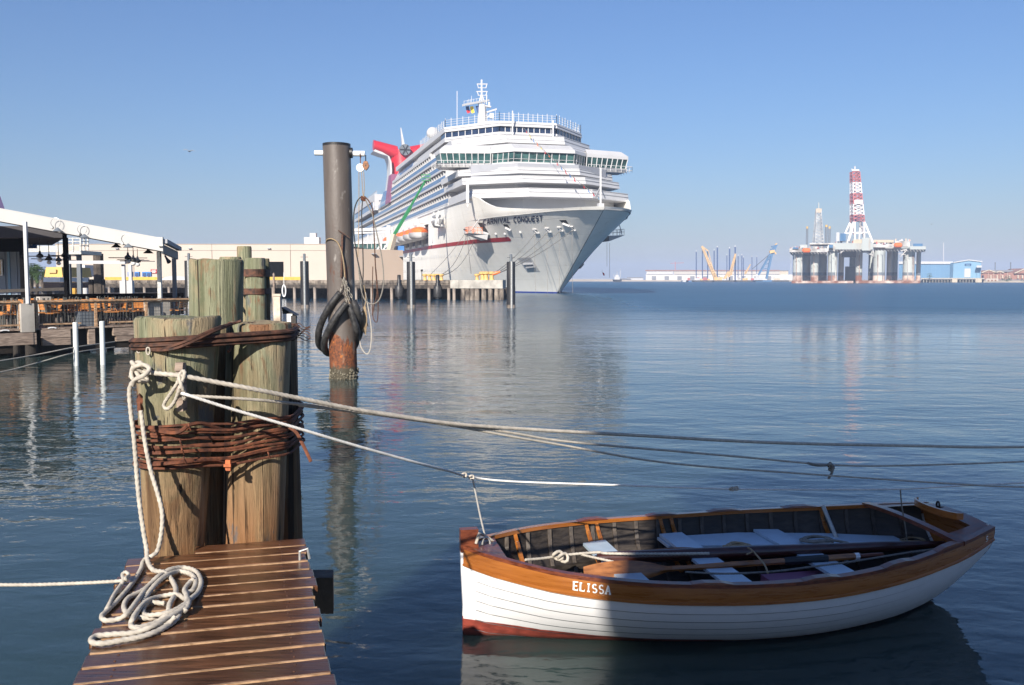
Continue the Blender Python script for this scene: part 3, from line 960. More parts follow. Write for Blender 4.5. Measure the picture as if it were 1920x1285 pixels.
mb.tube(smoothpath(wpath([(1515, 869, 6.57), (1535, 873, 6.62), (1558, 871, 6.67)]), 4), .010, 7, lob=.12, twist=90)
part(mb, 'rope_knot', l2, m_ropeg, 85)
l4 = thing('mooring_line', 'lower twin of the crossing mooring rope, nearest above the knotted line', 'rope', ony(352, 742, 3.9))
mb = MB()
rope(mb, wpath([(560, 760, 4.25), (700, 777, 4.55), (850, 799, 4.95), (960, 819, 5.2), (1060, 836, 5.45), (1250, 868, 5.85), (1500, 888, 6.5), (1800, 908, 7.1), (1960, 914, 7.4), (2500, 920, 8.2)]), .008, 8)
part(mb, 'rope_strand', l4, m_rope, 85)
l3 = thing('mooring_line', 'white rope sagging lowest, with two short lines down to the rowing boat', 'rope', ony(352, 742, 3.9))
mb = MB()
rope(mb, wpath([(340, 738, 3.93), (352, 741, 3.9), (430, 766, 4.0), (560, 804, 4.2), (640, 828, 4.37), (720, 851, 4.58), (800, 873, 4.9), (845, 884, 5.5), (880, 894, 6.25), (960, 903, 6.4), (1160, 910, 6.5), (1370, 917, 6.7), (1530, 918, 6.9), (1690, 917, 7.1), (1800, 911, 7.3), (1960, 903, 7.5), (2500, 870, 8.3)]), .0085, 8)
part(mb, 'rope_strand', l3, m_litrope, 85)
mb = MB()
rope(mb, wpath([(886, 896, 6.27), (892, 925, 6.36), (900, 965, 6.48), (909, 1003, 6.6)]), .0085, 5)
part(mb, 'bow_drop_line', l3, m_litrope, 85)
mb = MB()
rope(mb, wpath([(1688, 918, 7.09), (1691, 950, 7.11), (1697, 985, 7.14), (1701, 1016, 7.16)]), .0065, 5)
part(mb, 'stern_drop_line', l3, m_ropeg, 85)
mb = MB()
for c in (ony(870, 891, 6.1), ony(884, 895, 6.24), ony(1372, 917, 6.69), ony(1380, 916, 6.7)):
    mb.tube([c + V((.016 * math.cos(a), .009 * math.sin(2 * a), .012 * math.sin(a))) for a in [k * .57 for k in range(11)]], .007, 6, closed=True)
part(mb, 'rope_knot', l3, m_rope, 85)
# loop hanging at the cleat and turns around it
mb = MB()
rope(mb, wpath([(331, 700, 3.93), (334, 715, 3.92), (322, 735, 3.94), (309, 755, 3.97), (308, 764, 3.97), (316, 766, 3.95), (328, 752, 3.93), (338, 725, 3.9), (346, 702, 3.9), (343, 696, 3.93), (336, 706, 3.9), (340, 722, 3.89), (348, 742, 3.92), (346, 748, 3.94), (338, 740, 3.93)]), .0095, 6)
single(mb, 'rope_loop', 'slack loop of white rope hanging from the upright cleat', 'rope', m_rope, smooth=True)
# rope falling from the peg and lying in a heap on the jetty
def dk(x, y, up=0.0):       # position on the deck surveyed from the enlarged corner view
    return onz(140 + x / 2.544, 780 + y / 2.544, DZ + .012 + up)
heap = thing('rope_heap', 'white rope falling from the left peg into a tangled coil on the jetty', 'rope', dk(420, 880))
mb = MB()
P1 = wpath([(252, 712, 3.95), (243, 730, 3.95), (245, 770, 3.94), (251, 820, 3.93), (255, 870, 3.93), (260, 930, 3.92), (268, 990, 3.9), (275, 1030, 3.88)]) + [dk(348, 690, .02), dk(375, 735, .005), dk(430, 748, .01), dk(468, 790), dk(484, 840), dk(455, 895, .012), dk(440, 945), dk(385, 962), dk(310, 962), dk(255, 945), dk(236, 910), dk(258, 868), dk(330, 830), dk(395, 772), dk(450, 735, .01), dk(520, 724), dk(578, 742), dk(603, 790), dk(588, 842), dk(545, 880, .012), dk(510, 920), dk(450, 945, .014), dk(390, 985), dk(330, 1005), dk(285, 1010), dk(268, 995), dk(280, 965, .013), dk(320, 900), dk(350, 850), dk(390, 800, .012), dk(440, 760, .014), dk(500, 742), dk(555, 755), dk(578, 790), dk(565, 830), dk(535, 850), dk(545, 890, .02), dk(525, 930, .015)]
rope(mb, P1, .0115, 6)
part(mb, 'rope_length', heap, m_rope, 85)
mb = MB()
P2 = wpath([(264, 770, 3.93), (272, 830, 3.91), (282, 880, 3.9), (294, 920, 3.89), (303, 955, 3.88), (304, 985, 3.87), (300, 1015, 3.87), (294, 1035, 3.87)]) + [dk(368, 668, .03), dk(330, 690, .01), dk(315, 735), dk(270, 805), dk(215, 870), dk(160, 925), dk(130, 955), dk(145, 975), dk(200, 972), dk(250, 945, .014), dk(300, 880, .014), dk(350, 815), dk(400, 765, .014), dk(440, 755)]
rope(mb, P2, .011, 6)
part(mb, 'rope_length', heap, m_rope, 85)
mb = MB()
P3 = [dk(505, 930, .012), dk(480, 975), dk(410, 1020), dk(330, 1050), dk(230, 1070), dk(140, 1085), dk(88, 1082), dk(80, 1066), dk(105, 1050), dk(180, 1042), dk(280, 1035), dk(370, 1005, .012), dk(450, 960, .015), dk(530, 905, .02), dk(535, 860, .015), dk(525, 830), dk(550, 795), dk(570, 775, .012)]
rope(mb, P3, .0115, 6)
part(mb, 'rope_length', heap, m_rope, 85)
mb = MB()
P4 = [dk(480, 960, .02), dk(430, 1000), dk(340, 1020), dk(270, 1000), dk(300, 930, .014), dk(350, 880, .012), dk(420, 860), dk(480, 850, .013), dk(520, 870), dk(540, 885, .02), dk(470, 930, .02), dk(380, 950, .016), dk(330, 945), dk(335, 905), dk(365, 890), dk(430, 895)]
rope(mb, P4, .0105, 6)
part(mb, 'rope_length', heap, m_rope, 85)
mb = MB()
mb.tube(smoothpath(wpath([(262, 742, 4.0), (262, 755, 3.97), (264, 772, 3.95)]), 3), .012, 6, lob=.3, twist=90)
part(mb, 'rusty_shackle', heap, m_rust, True)
side = thing('tether_rope', 'thin rope running left over the water from the jetty edge', 'rope', dk(240, 770))
mb = MB()
P5 = [onz(-420, 1096, DZ - .0), onz(0, 1097, DZ), onz(120, 1095, DZ)] + [dk(225, 787, .012), dk(240, 775, .03), dk(258, 762, .02), dk(245, 745, .03), dk(228, 756, .015), dk(232, 785, .02), dk(205, 830), dk(175, 880), dk(150, 925), dk(165, 900, .01), dk(190, 850, .01), dk(225, 800, .01)]
rope(mb, P5, .0085, 6)
part(mb, 'rope_length', side, m_rope, 85)

# ================================================================ ROWING BOAT
BO = onz(868, 1190, 0)
ba = R(11.5)
BA = V((math.cos(ba), math.sin(ba), 0))      # towards the stern
BN = V((-math.sin(ba), math.cos(ba), 0))     # to the far side
BL = 3.92
def bp(s, t, z):
    return BO + BA * s + BN * t + V((0, 0, z))
T_B = [(0, .022), (.03, .18), (.079, .36), (.148, .575), (.27, .785), (.4, .885), (.5, .915), (.6, .905), (.675, .86), (.76, .775), (.824, .69), (.92, .55), (1, .40)]
T_Z = [(0, .635), (.08, .60), (.15, .575), (.3, .545), (.5, .53), (.7, .556), (.85, .60), (1, .66)]
T_W = [(0, .1), (.06, .16), (.128, .26), (.255, .38), (.43, .50), (.59, .53), (.76, .44), (.9, .24), (1, .06)]
T_K = [(0, -.06), (.05, -.12), (.3, -.16), (.7, -.15), (.85, -.10), (.93, -.02), (1, .16)]
def bexp(x):
    zs, k, w = sinterp(x, T_Z), sinterp(x, T_K), sinterp(x, T_W)
    return math.log(w) / math.log(1 - (zs / (zs - k)) ** 2.1)
def bsec(x, q):
    """x along the length 0-1, q 0 at the sheer, 1 at the keel -> half breadth, height"""
    q = max(q, 0.0)
    b, zs, k, w = sinterp(x, T_B), sinterp(x, T_Z), sinterp(x, T_K), sinterp(x, T_W)
    q0 = zs / (zs - k)
    m = 2.1
    e = math.log(max(w, .02)) / math.log(max(1 - q0 ** m, 1e-4))
    e = min(max(e, .35), 2.6)
    if x > .8:
        e = e0 + (1.5 - e0) * ((x - .8) / .2) ** 1.5 if (e0 := bexp(.8)) else e
    return b * max(1 - q ** m, 0) ** e + .018 * (q), zs + (k - zs) * q
boat = thing('rowing_boat', 'white clinker rowing boat with varnished top strake and red bottom paint', 'rowing boat', BO)
m_bpaint = boat_paint((BA.x, BA.y, 0))
QS = [0, .17, .275, .375, .475, .575, .68, .79, .89, 1.0]
NS = 30
XS = [(k / NS) ** 1.15 for k in range(NS + 1)]
for side in (-1, 1):
    for j in range(len(QS) - 1):
        mb = MB()
        rows = []
        for x in XS:
            s = x * BL
            bow = min(1, x / .05)
            r = []
            for q, off in ((QS[j] - .002, -.002), ((QS[j] + QS[j + 1]) / 2, .007), (QS[j + 1] + .006, .012), (QS[j + 1] + .012, .0125), (QS[j + 1] + .015, -.006)):
                b, z = bsec(x, min(q, 1))
                r.append(bp(s, side * (b + off * bow + .004 * (j == 0)), z))
            rows.append(r)
        mb.sheet(rows, flip=(side > 0))
        part(mb, 'sheer_strake' if j == 0 else 'clinker_plank', boat, m_varn if j == 0 else m_bpaint, 30)
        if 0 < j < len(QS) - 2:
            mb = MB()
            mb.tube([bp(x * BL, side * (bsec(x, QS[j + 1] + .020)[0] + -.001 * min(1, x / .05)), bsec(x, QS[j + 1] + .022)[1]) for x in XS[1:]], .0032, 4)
            part(mb, 'lap_shade_line', boat, m_lapshade)
    # rub rail below the top strake, and the gunwale capping
    mb = MB()
    mb.tube([bp(x * BL, side * (bsec(x, .172)[0] + .016), bsec(x, .172)[1]) for x in XS], .012, 6)
    part(mb, 'rub_rail', boat, m_varn, True)
    rows = []
    mb = MB()
    for x in XS:
        b, z = bsec(x, 0)
        s = x * BL
        rows.append([bp(s, side * (b + .016), z - .012), bp(s, side * (b + .016), z + .012), bp(s, side * max(b - .042, .004), z + .014), bp(s, side * max(b - .042, .004), z - .016)])
    mb.sheet([r + [r[0]] for r in rows], flip=(side < 0))
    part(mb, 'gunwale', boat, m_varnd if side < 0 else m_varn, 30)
    # inner planking
    mb = MB()
    rows = []
    for x in [.012 + .976 * k / 24 for k in range(25)]:
        r = []
        for q in [0.015 + .93 * i / 10 for i in range(11)]:
            b, z = bsec(x, q)
            r.append(bp(x * BL, side * max(b - .028, .002), z + (.0 if q < .8 else .02)))
        rows.append(r)
    mb.sheet(rows, flip=(side < 0))
    part(mb, 'inner_planking', boat, m_inner, 40)
    for q in (.17, .275, .375, .475, .575):
        mb = MB()
        mb.tube([bp(x * BL, side * (bsec(x, q)[0] - .024), bsec(x, q)[1]) for x in XS[1:-1]], .005, 4)
        part(mb, 'plank_land', boat, m_rib)
    for k in range(19):
        x = .05 + .9 * k / 18
        pts = []
        for i in range(9):
            b, z = bsec(x, .03 + .8 * i / 8)
            pts.append(bp(x * BL, side * max(b - .036, .01), z))
        mb = MB()
        for p, q_ in zip(pts, pts[1:]):
            mb.bar(p, q_, .03, .018)
        part(mb, 'rib', boat, m_rib)
    mb = MB()
    mb.sheet([[bp(x * BL, side * (bsec(x, .42)[0] - .03), bsec(x, .42)[1] + .02), bp(x * BL, side * (bsec(x, .42)[0] - .055), bsec(x, .42)[1] + .02), bp(x * BL, side * (bsec(x, .42)[0] - .055), bsec(x, .42)[1] - .03)] for x in XS[2:-1]])
    part(mb, 'seat_riser', boat, m_inner)
    for xr in (.30, .46, .60, .76) if side > 0 else (.38, .57, .73, .86):   # rowlock pads
        mb = MB()
        lo, hi = [], []
        for dx, hh, ww in ((-.034, .003, .03), (-.014, .015, .040), (.014, .015, .040), (.034, .003, .03)):
            x = xr + dx
            b, z = bsec(x, 0)
            lo.append((bp(x * BL, side * (b + .02), z + .012), bp(x * BL, side * (b - .05), z + .012)))
            hi.append((bp(x * BL, side * (b + .018), z + .012 + hh), bp(x * BL, side * (b - .046), z + .012 + hh)))
        rows = [[l[0], h[0], h[1], l[1], l[0]] for l, h in zip(lo, hi)]
        mb.sheet(rows, flip=(side < 0))
        mb.add(rows[0][:4], [(0, 1, 2, 3)])
        mb.add(rows[-1][:4], [(3, 2, 1, 0)])
        part(mb, 'rowlock_pad', boat, m_varnd)
# bent varnished knees on the far side
for u in (960, 1141, 1166, 1320, 1347, 1676):
    x = interp(u, [(900, .07), (960, .12), (1141, .285), (1320, .455), (1347, .48), (1676, .80), (1800, .95)])
    pts = []
    for i in range(8):
        q = .02 + .5 * i / 7
        b, z = bsec(x, q)
        pts.append(bp(x * BL + .012 * i, b - .045 - .10 * (i / 7) ** 2.2, z - .02 * i / 7))
    mb = MB()
    for p, q_ in zip(pts, pts[1:]):
        mb.bar(p, q_, .028, .02)
    part(mb, 'bent_knee', boat, m_varn)
# floor, stem, keel, transom, decks, seats
mb = MB()
for k in range(7):
    t = -.33 + k * .11
    rows = [[bp(x * BL, max(-bsec(x, .8)[0] + .02, min(bsec(x, .8)[0] - .02, tt)), .05) for tt in (t - .05, t + .05)] for x in XS[3:-2]]
    b2 = MB()
    b2.sheet(rows)
    part(b2, 'floor_board', boat, m_inner)
mb = MB()
st = [(-.012, .755), (-.016, .62), (-.012, .45), (.0, .2), (.02, 0), (.08, -.16)]
rows = []
for s, z in st:
    w = .026
    rows.append([bp(s + .10, w, z), bp(s, w * .8, z), bp(s, -w * .8, z), bp(s + .10, -w, z), bp(s + .10, w, z)])
mb.sheet(rows[1:])
part(mb, 'stem', boat, m_bpaint, 30)
mb = MB()
mb.obox(bp(-.018, -.034, .600), BA * .125, BN * .068, V((0, 0, .158)))
part(mb, 'stem_head', boat, m_varnd)
mb = MB()
mb.tube([bp(.09, -.036, .66), bp(.10, -.045, .70), bp(.115, -.045, .735)], .012, 6)
part(mb, 'stem_fender_strap', boat, m_rope, 85)
mb = MB()
rows = [[bp(x * BL, t * (bsec(x, 0)[0] - .02), bsec(x, 0)[1] + .004 - .012 * (1 - t * t) * (x > .05)) for t in (-1, -.5, 0, .5, 1)] for x in (.02, .045, .07)]
mb.sheet(rows, flip=True)
part(mb, 'breasthook', boat, m_varnd)
mb = MB()
for a, r in ((0, .03),):
    pts = [bp(.17 + .028 * math.cos(t), .01, .635 + .05 * math.sin(t)) for t in [k * .35 for k in range(10)]]
    mb.tube(pts, .007, 6)
part(mb, 'mooring_ring', boat, m_gal, True)
mb = MB()
tr = []
for i in range(13):
    b, z = bsec(1, i / 12)
    tr.append((b + .004, z + .010 * (i == 0)))
ring = tr + [(-b, z) for b, z in tr[::-1]]
mb.loft([bp(BL - .022, t, z) for t, z in ring], [bp(BL + .010, t, z) for t, z in ring])
part(mb, 'transom', boat, m_varn)
mb = MB()
rows = []
for k in range(9):
    x = .90 + .10 * k / 8
    b, z = bsec(x, 0)
    rows.append([bp(x * BL, t * (b - .02), z + .006 + .028 * (1 - t * t)) for t in (-1, -.72)])
mb.sheet(rows, flip=True)
rows = []
for k in range(9):
    x = .90 + .10 * k / 8
    b, z = bsec(x, 0)
    rows.append([bp(x * BL, t * (b - .02), z + .006 + .028 * (1 - t * t)) for t in (.72, 1)])
mb.sheet(rows, flip=True)
rows = []
for k in range(3):
    x = .965 + .035 * k / 2
    b, z = bsec(x, 0)
    rows.append([bp(x * BL, t * (b - .02), z + .006 + .028 * (1 - t * t)) for t in (-.72, -.36, 0, .36, .72)])
mb.sheet(rows, flip=True)
part(mb, 'quarter_deck', boat, m_varnd, 30)
mb = MB()
rows = []
for t in [k / 10 for k in range(-10, 11)]:
    x = .885 - .012 * (1 - t * t)
    b, z = bsec(x, 0)
    zz = z + .02 + .05 * (1 - t * t)
    rows.append([bp(x * BL, t * b, zz - .03), bp(x * BL, t * b, zz), bp(x * BL + .055, t * b, zz + .004), bp(x * BL + .055, t * b, zz - .03)])
mb.sheet([r + [r[0]] for r in rows])
part(mb, 'arched_stern_beam', boat, m_varnd, 30)
mb = MB()
rows = []
for k in range(11):
    a = math.pi * k / 10
    p = bp(BL * .955 - .09 * math.sin(a), .27 * math.cos(a), .695)
    rows.append([p, p + V((0, 0, .05)), p + V((0, 0, .05)) + BA * .02, p + BA * .02])
mb.sheet([r + [r[0]] for r in rows])
part(mb, 'curved_backrest', boat, m_varn, 30)
mb = MB()
mb.tube([bp(BL * .985, .16 + .018 * math.cos(t), .70 + .028 * math.sin(t)) for t in [k * .524 for k in range(12)]], .008, 6, closed=True)
mb.box(bp(BL * .99, .16, .675), (.03, .05, .03), ba)
part(mb, 'sculling_ring', boat, m_black, True)
mb = MB()
mb.obox(bp(.12, -.012, -.20), BA * (BL - .12), BN * .024, V((0, 0, .09)))
part(mb, 'keel', boat, m_bpaint)
def seat(name, pl):
    mb = MB()
    mb.loft([V((p.x, p.y, p.z - .022)) for p in pl], pl)
    part(mb, name, boat, m_seat)
sz = .39
def ins(x, side, q=.36, m=.05):
    return side * (bsec(x, q)[0] - m)
seat('side_bench', [bp(x * BL, t, sz) for x, t in ((.44, ins(.44, 1) - .26), (.93, ins(.93, 1) - .2), (.93, ins(.93, 1)), (.8, ins(.8, 1)), (.62, ins(.62, 1)), (.44, ins(.44, 1)))])
seat('side_bench', [bp(x * BL, t, sz) for x, t in ((.93, ins(.93, -1) + .2), (.62, ins(.62, -1) + .2), (.62, ins(.62, -1)), (.8, ins(.8, -1)), (.93, ins(.93, -1)))][::-1])
for x in (.27, .445, .655):
    w = .20
    seat('thwart', [bp(x * BL, ins(x, -1), sz + .026), bp(x * BL + w, ins(x + w / BL, -1), sz + .026), bp(x * BL + w, ins(x + w / BL, 1), sz + .026), bp(x * BL, ins(x, 1), sz + .026)])
mb = MB()
mb.box(bp(2.45, -.33, .2), (.5, .42, .26), ba)
part(mb, 'stern_locker', boat, m_plum)
mb = MB()
mb.cone(bp(3.12, .62, .62), bp(3.2, .36, .2), .017, .017, 8)
part(mb, 'steel_stanchion', boat, m_gal, True)
# name on the top strake and the small mark near the stern
def sheerplace(s0, h, wd):
    def f(x, y):
        s = s0 + x * wd
        q = .122 - y * h
        b, z = bsec(s / BL, max(q, 0))
        return bp(s, -(b + .0175), z)
    return f
mb = None
s0 = .635
for i, ch in enumerate('ELISSA'):
    wd = .027 if ch != 'I' else .020
    mb = MB()
    strokes(mb, ch, sheerplace(s0, .078, wd), .15, wv=.36)
    pl = sheerplace(s0, .078, wd)
    def slab(x0, x1, y):
        mb.add([pl(x0, y - .09), pl(x1, y - .09), pl(x1, y + .09), pl(x0, y + .09)], [(0, 1, 2, 3)])
    if ch == 'I':
        slab(.1, .9, .05), slab(.1, .9, .95)
    if ch in 'EL':
        slab(-.15, .35, .05), slab(-.15, .4, .95)
        mb.add([pl(.85, 0), pl(1.02, 0), pl(1.02, .3), pl(.85, .12)], [(0, 1, 2, 3)])
    if ch == 'A':
        slab(-.2, .3, .04), slab(.7, 1.2, .04)
    part(mb, 'letter', boat, m_white)
    s0 += wd + .0125
mb = MB()
strokes(mb, 'S', sheerplace(3.80, .07, .028), .22)
part(mb, 'letter', boat, m_white)

# oars, spar and coils lying in the boat
def oar(label, p0, p1, blade, mats):
    """p0 blade tip, p1 handle end"""
    t = thing('oar', label, 'oar', p0, 'oars lying in the rowing boat')
    d = (p1 - p0)
    L = d.length
    n = d / L
    x = V((0, 0, 1)).cross(n).normalized()
    mb = MB()
    rows = []
    for k in range(13):
        f = k / 12
        w = blade * (math.sin(math.pi * min(1, f * 1.02 + .16)) ** .55) if f < .95 else .022
        w = max(w, .022)
        th = .006 + .014 * f
        c = p0 + n * (f * L * .32)
        up = V((0, 0, 1))
        rows.append([c - x * w * .35 - up * w * .9 * .9, c - x * th + up * 0, c + x * w * .35 + up * w * .9, c + x * th])
    mb.sheet([r + [r[0]] for r in rows])
    part(mb, 'blade', t, mats[0], True)
    mb = MB()
    mb.tube([p0 + n * L * k for k in (.28, .45, .66)], [.018, .023, .024], 8)
    part(mb, 'shaft', t, mats[0], True)
    mb = MB()
    mb.tube([p0 + n * L * k for k in (.655, .665, .80, .805)], [.026, .030, .030, .027], 8)
    part(mb, 'leather_sleeve', t, m_black, True)
    mb = MB()
    mb.tube([p0 + n * L * k for k in (.80, .90)], [.025, .025], 8)
    part(mb, 'loom', t, mats[0], True)
    mb = MB()
    mb.tube([p0 + n * L * k for k in (.90, .915)], [.0265, .0265], 8)
    part(mb, 'white_band', t, m_white, True)
    mb = MB()
    mb.tube([p0 + n * L * k for k in (.915, .925, .995, 1)], [.025, .017, .018, .014], 8)
    part(mb, 'handle', t, m_varnd, True)
    return t
oar('orange oiled oar with black sleeve and white band, nearest in the boat', onz(1095, 1078, .42), onz(1655, 1040, .44), .085, [m_oar])
oar('oar half hidden behind the long dark spar in the boat', onz(1215, 1040, .42), onz(1690, 1026, .40), .05, [m_oar])
mb = MB()
a, b = onz(1120, 1047, .43), onz(1770, 1021, .44)
mb.tube([a + (b - a) * k for k in (0, .03, .4, .8, 1)], [.034, .046, .05, .042, .028], 12)
single(mb, 'spar', 'long dark red varnished spar laid along the rowing boat', 'spar', m_spar, smooth=True)
def coil(label, c, r, turns, rr, mat, loose):
    mb = MB()
    pts = []
    for k in range(turns * 12):
        a = k * math.pi / 6
        q = r * (1 - .35 * (k / (turns * 12))) * (1 + .1 * math.sin(a * .7 + k))
        pts.append(c + V((q * math.cos(a), q * .8 * math.sin(a), .01 + .004 * (k / 12) + .004 * math.sin(k))))
    for d in loose:
        pts.append(c + V(d))
    mb.tube(smoothpath(pts, 2), rr, 6)
    single(mb, 'rope_coil', label, 'rope', mat, group='rope coils in the rowing boat', smooth=True)
coil('flat grey rope coil on the middle seat of the boat', onz(1532, 1016, sz + .04), .125, 4, .010, m_ropeg, [(.2, -.1, .02), (.26, -.16, 0)])
coil('fuzzy tan rope bundle on the forward thwart of the boat', onz(1385, 1029, sz + .04), .10, 5, .012, m_coir, [(-.12, .02, .01)])
coil('thin loop of cord on the far bench near the stern', onz(1712, 1016, sz + .01), .10, 2, .005, m_coir, [(.1, .05, .0)])
bl = thing('boat_painter', 'white knotted painter rope inside the bow of the boat', 'rope', onz(1060, 1045, .45))
mb = MB()
rope(mb, [onz(985, 1050, .49), onz(1020, 1047, .47), onz(1060, 1041, .47), onz(1120, 1036, .47), onz(1140, 1038, .475), onz(1230, 1039, .485), onz(1330, 1038, .49)], .012, 5)
part(mb, 'rope_length', bl, m_rope, 85)
mb = MB()
rope(mb, [onz(1090, 1040, .46), onz(1120, 1047, .455), onz(1165, 1057, .45)], .011, 5)
part(mb, 'rope_length', bl, m_rope, 85)
mb = MB()
for c in (onz(1046, 1042, .48), onz(1056, 1046, .47)):
    mb.tube([c + V((.035 * math.cos(a), .02 * math.sin(2 * a), .03 * math.sin(a))) for a in [k * .57 for k in range(11)]], .012, 7, closed=True)
part(mb, 'rope_knot', bl, m_rope, 85)
mb = MB()
pts = [onz(885, 1000, .66), onz(893, 1000, .69), onz(905, 1003, .66), onz(925, 1015, .6), onz(938, 1030, .52)]
rope(mb, pts, .011, 5)
part(mb, 'rope_length', bl, m_rope, 85)
tie = MB()
rope(tie, [onz(1402, 1027, .52), onz(1410, 1032, .51), onz(1422, 1045, .49), onz(1434, 1060, .47), onz(1440, 1075, .46)], .008, 4)
rope(tie, [onz(1400, 1040, .5), onz(1412, 1034, .51)], .007, 3)
single(tie, 'lashing_cord', 'tan cord tied across the spar and oar amidships', 'cord', m_coir, smooth=True)
mb = MB()
rope(mb, [onz(1285, 1073, .45), onz(1360, 1076, .44), onz(1450, 1072, .44), onz(1530, 1062, .44), onz(1600, 1053, .44), onz(1700, 1037, .46), onz(1760, 1029, .50)], .009, 5)
single(mb, 'slack_rope', 'slack grey rope lying along the near side of the oars', 'rope', m_ropeg, smooth=True)

# ================================================================ BANDED DOLPHIN BEHIND THE CLUSTER, SMALL POSTS
band = thing('banded_pile_cluster', 'slim timber piles bound with two rusty steel bands behind the tall green pile', 'pile cluster', ony(458, 600, 11.2) * 1.0)
for u, w, vt, yy, m in ((432, 40, 482, 11.0, m_pile), (458, 27, 462, 11.6, m_pile), (478, 38, 484, 10.9, m_pile), (497, 16, 485, 11.2, m_piledark)):
    t = ony(u, vt, yy)
    mb = MB()
    r = w / F * yy / 2
    mb.lathe([(r, -1), (r, t.z - .02), (r * .93, t.z)], (t.x, t.y, 0), 16, jit=lambda a, z, u=u: 1 + .05 * noise.noise((math.cos(a) * 2 + u, math.sin(a) * 2, z * .4)))
    part(mb, 'pile', band, m, 40)
for v0, v1 in ((505, 519), (541, 552)):
    zt, zb = ony(470, v0, 10.9).z, ony(470, v1, 10.9).z
    pts = []
    for u, w, yy in ((432, 40, 11.0), (458, 27, 11.6), (478, 38, 10.9), (497, 16, 11.2)):
        c = ony(u, 520, yy)
        r = w / F * yy / 2 + .012
        pts += [(round(c.x + r * math.cos(a), 4), round(c.y + r * math.sin(a), 4)) for a in [k * .3 for k in range(21)]]
    h = hull2(pts)
    mb = MB()
    mb.sheet([[V((*p, zb)) for p in h + h[:1]], [V((*p, zt)) for p in h + h[:1]]])
    part(mb, 'steel_band', band, m_dkwire, 40)
mb = MB()
p = ony(520, 556, 14)
mb.box((p.x, p.y, p.z / 2 - .5), (.10, .10, p.z + 1))
mb.box((p.x, p.y, p.z + .02), (.125, .125, .035))
single(mb, 'capped_post', 'square cream post with a flat cap right of the banded piles', 'post', M('peeling_cream_paint', (.50, .38, .27), .7, .3, 6, (.66, .58, .48)))
rk = thing('wooden_rack', 'low dark wooden frame with a sloping top beside the cream post', 'rack', ony(540, 640, 14.2))
a, b = ony(528, 576, 14.2), ony(555, 592, 14.0)
mb = MB()
mb.sheet([[a, b], [a + V((0, .1, -.16)), b + V((0, .1, -.03))]])
mb.sheet([[a + V((0, .25, 0)), b + V((0, .25, 0))], [a, b]])
part(mb, 'sloping_top', rk, m_black)
mb = MB()
q = ony(551, 592, 14.05)
mb.box((q.x, q.y, q.z / 2 - .5), (.075, .075, q.z + 1))
part(mb, 'leg', rk, m_beam)
mb = MB()
q = ony(540, 590, 14.15)
mb.box((q.x, q.y, q.z - .05), (.14, .05, .12))
part(mb, 'white_block', rk, m_white)

# ================================================================ STEEL PIPE PILE
sp = onz(640, 712, 0)
sp = V((sp.x, sp.y + .345, 0))
SR = .345
steel = thing('steel_pile', 'tall weathered steel pipe pile with black collar and rusty foot in the water', 'pile', sp)
zt = ony(635, 270, sp.y).z
mb = MB()
LEAN = V((-.11, 0, 0))
n = 28
rows = [[sp + LEAN * (z / zt) + V((SR * math.cos(2 * math.pi * j / n), SR * math.sin(2 * math.pi * j / n), z)) for j in range(n + 1)] for z in (-1.5, 0, .4, 1, 2, 3, 4, 5, zt - .01, zt)]
mb.sheet(rows)
mb.sheet([[p for p in rows[-1]], [sp + LEAN + V((SR * .94 * math.cos(2 * math.pi * j / n), SR * .94 * math.sin(2 * math.pi * j / n), zt)) for j in range(n + 1)], [sp + LEAN + V((SR * .94 * math.cos(2 * math.pi * j / n), SR * .94 * math.sin(2 * math.pi * j / n), zt - .4)) for j in range(n + 1)]])
part(mb, 'pipe', steel, m_steel, 50)
mb = MB()
rr = random.Random(3)
for k in range(120):
    a, z = rr.uniform(0, 6.283), rr.uniform(-.05, .26) * rr.uniform(.6, 1)
    c = sp + V((SR * math.cos(a), SR * math.sin(a), z))
    mb.sphere(c, rr.uniform(.016, .045), 5, 3)
part(mb, 'barnacles', steel, m_olive, kind='stuff')
zc_ = ony(600, 287, sp.y).z
cx = sp + LEAN
mb = MB()
mb.cone((ony(590, 287, sp.y).x, sp.y, zc_), (ony(684, 290, sp.y).x, sp.y, zc_ - .02), .065, .07, 12)
part(mb, 'cross_pipe', steel, m_white, True)
mb = MB()
mb.cone((cx.x + SR - .01, sp.y, zc_), (cx.x + SR + .05, sp.y, zc_), .13, .13, 14)
part(mb, 'flange', steel, m_black, 40)
mb = MB()
c = ony(676, 290, sp.y)
mb.tube([c + V((0, .08 * math.cos(a), .08 * math.sin(a))) for a in [k * .524 for k in range(12)]], .012, 5, closed=True)
part(mb, 'hanger_strap', steel, m_rust)
mb = MB()
mb.bar(ony(642, 440, sp.y - SR - .03), ony(640, 520, sp.y - SR - .03), .045, .04)
mb.bar(ony(634, 432, sp.y - SR - .04), ony(656, 446, sp.y - SR - .04), .022, .022)
part(mb, 'welded_lug', steel, m_dkwire)
blk = thing('pulley_block', 'round white pulley block hanging from the cross pipe of the steel pile', 'pulley', ony(677, 316, sp.y))
c = ony(676, 315, sp.y - .05)
mb = MB()
mb.cone(c + V((-.0, -.05, 0)), c + V((.0, .05, 0)), .10, .10, 14)
mb.cone(c + V((.0, -.06, 0)), c + V((.0, .06, 0)), .035, .035, 8)
part(mb, 'sheave', blk, m_white, 40)
mb = MB()
mb.tube([c + V((0, 0, .09)), c + V((0, 0, .34))], .012, 5)
part(mb, 'hook', blk, m_rust)
blk2 = thing('pulley_block', 'orange wooden pulley block at the end of the cross pipe', 'pulley', ony(686, 312, sp.y))
c = ony(686, 311, sp.y - .05)
mb = MB()
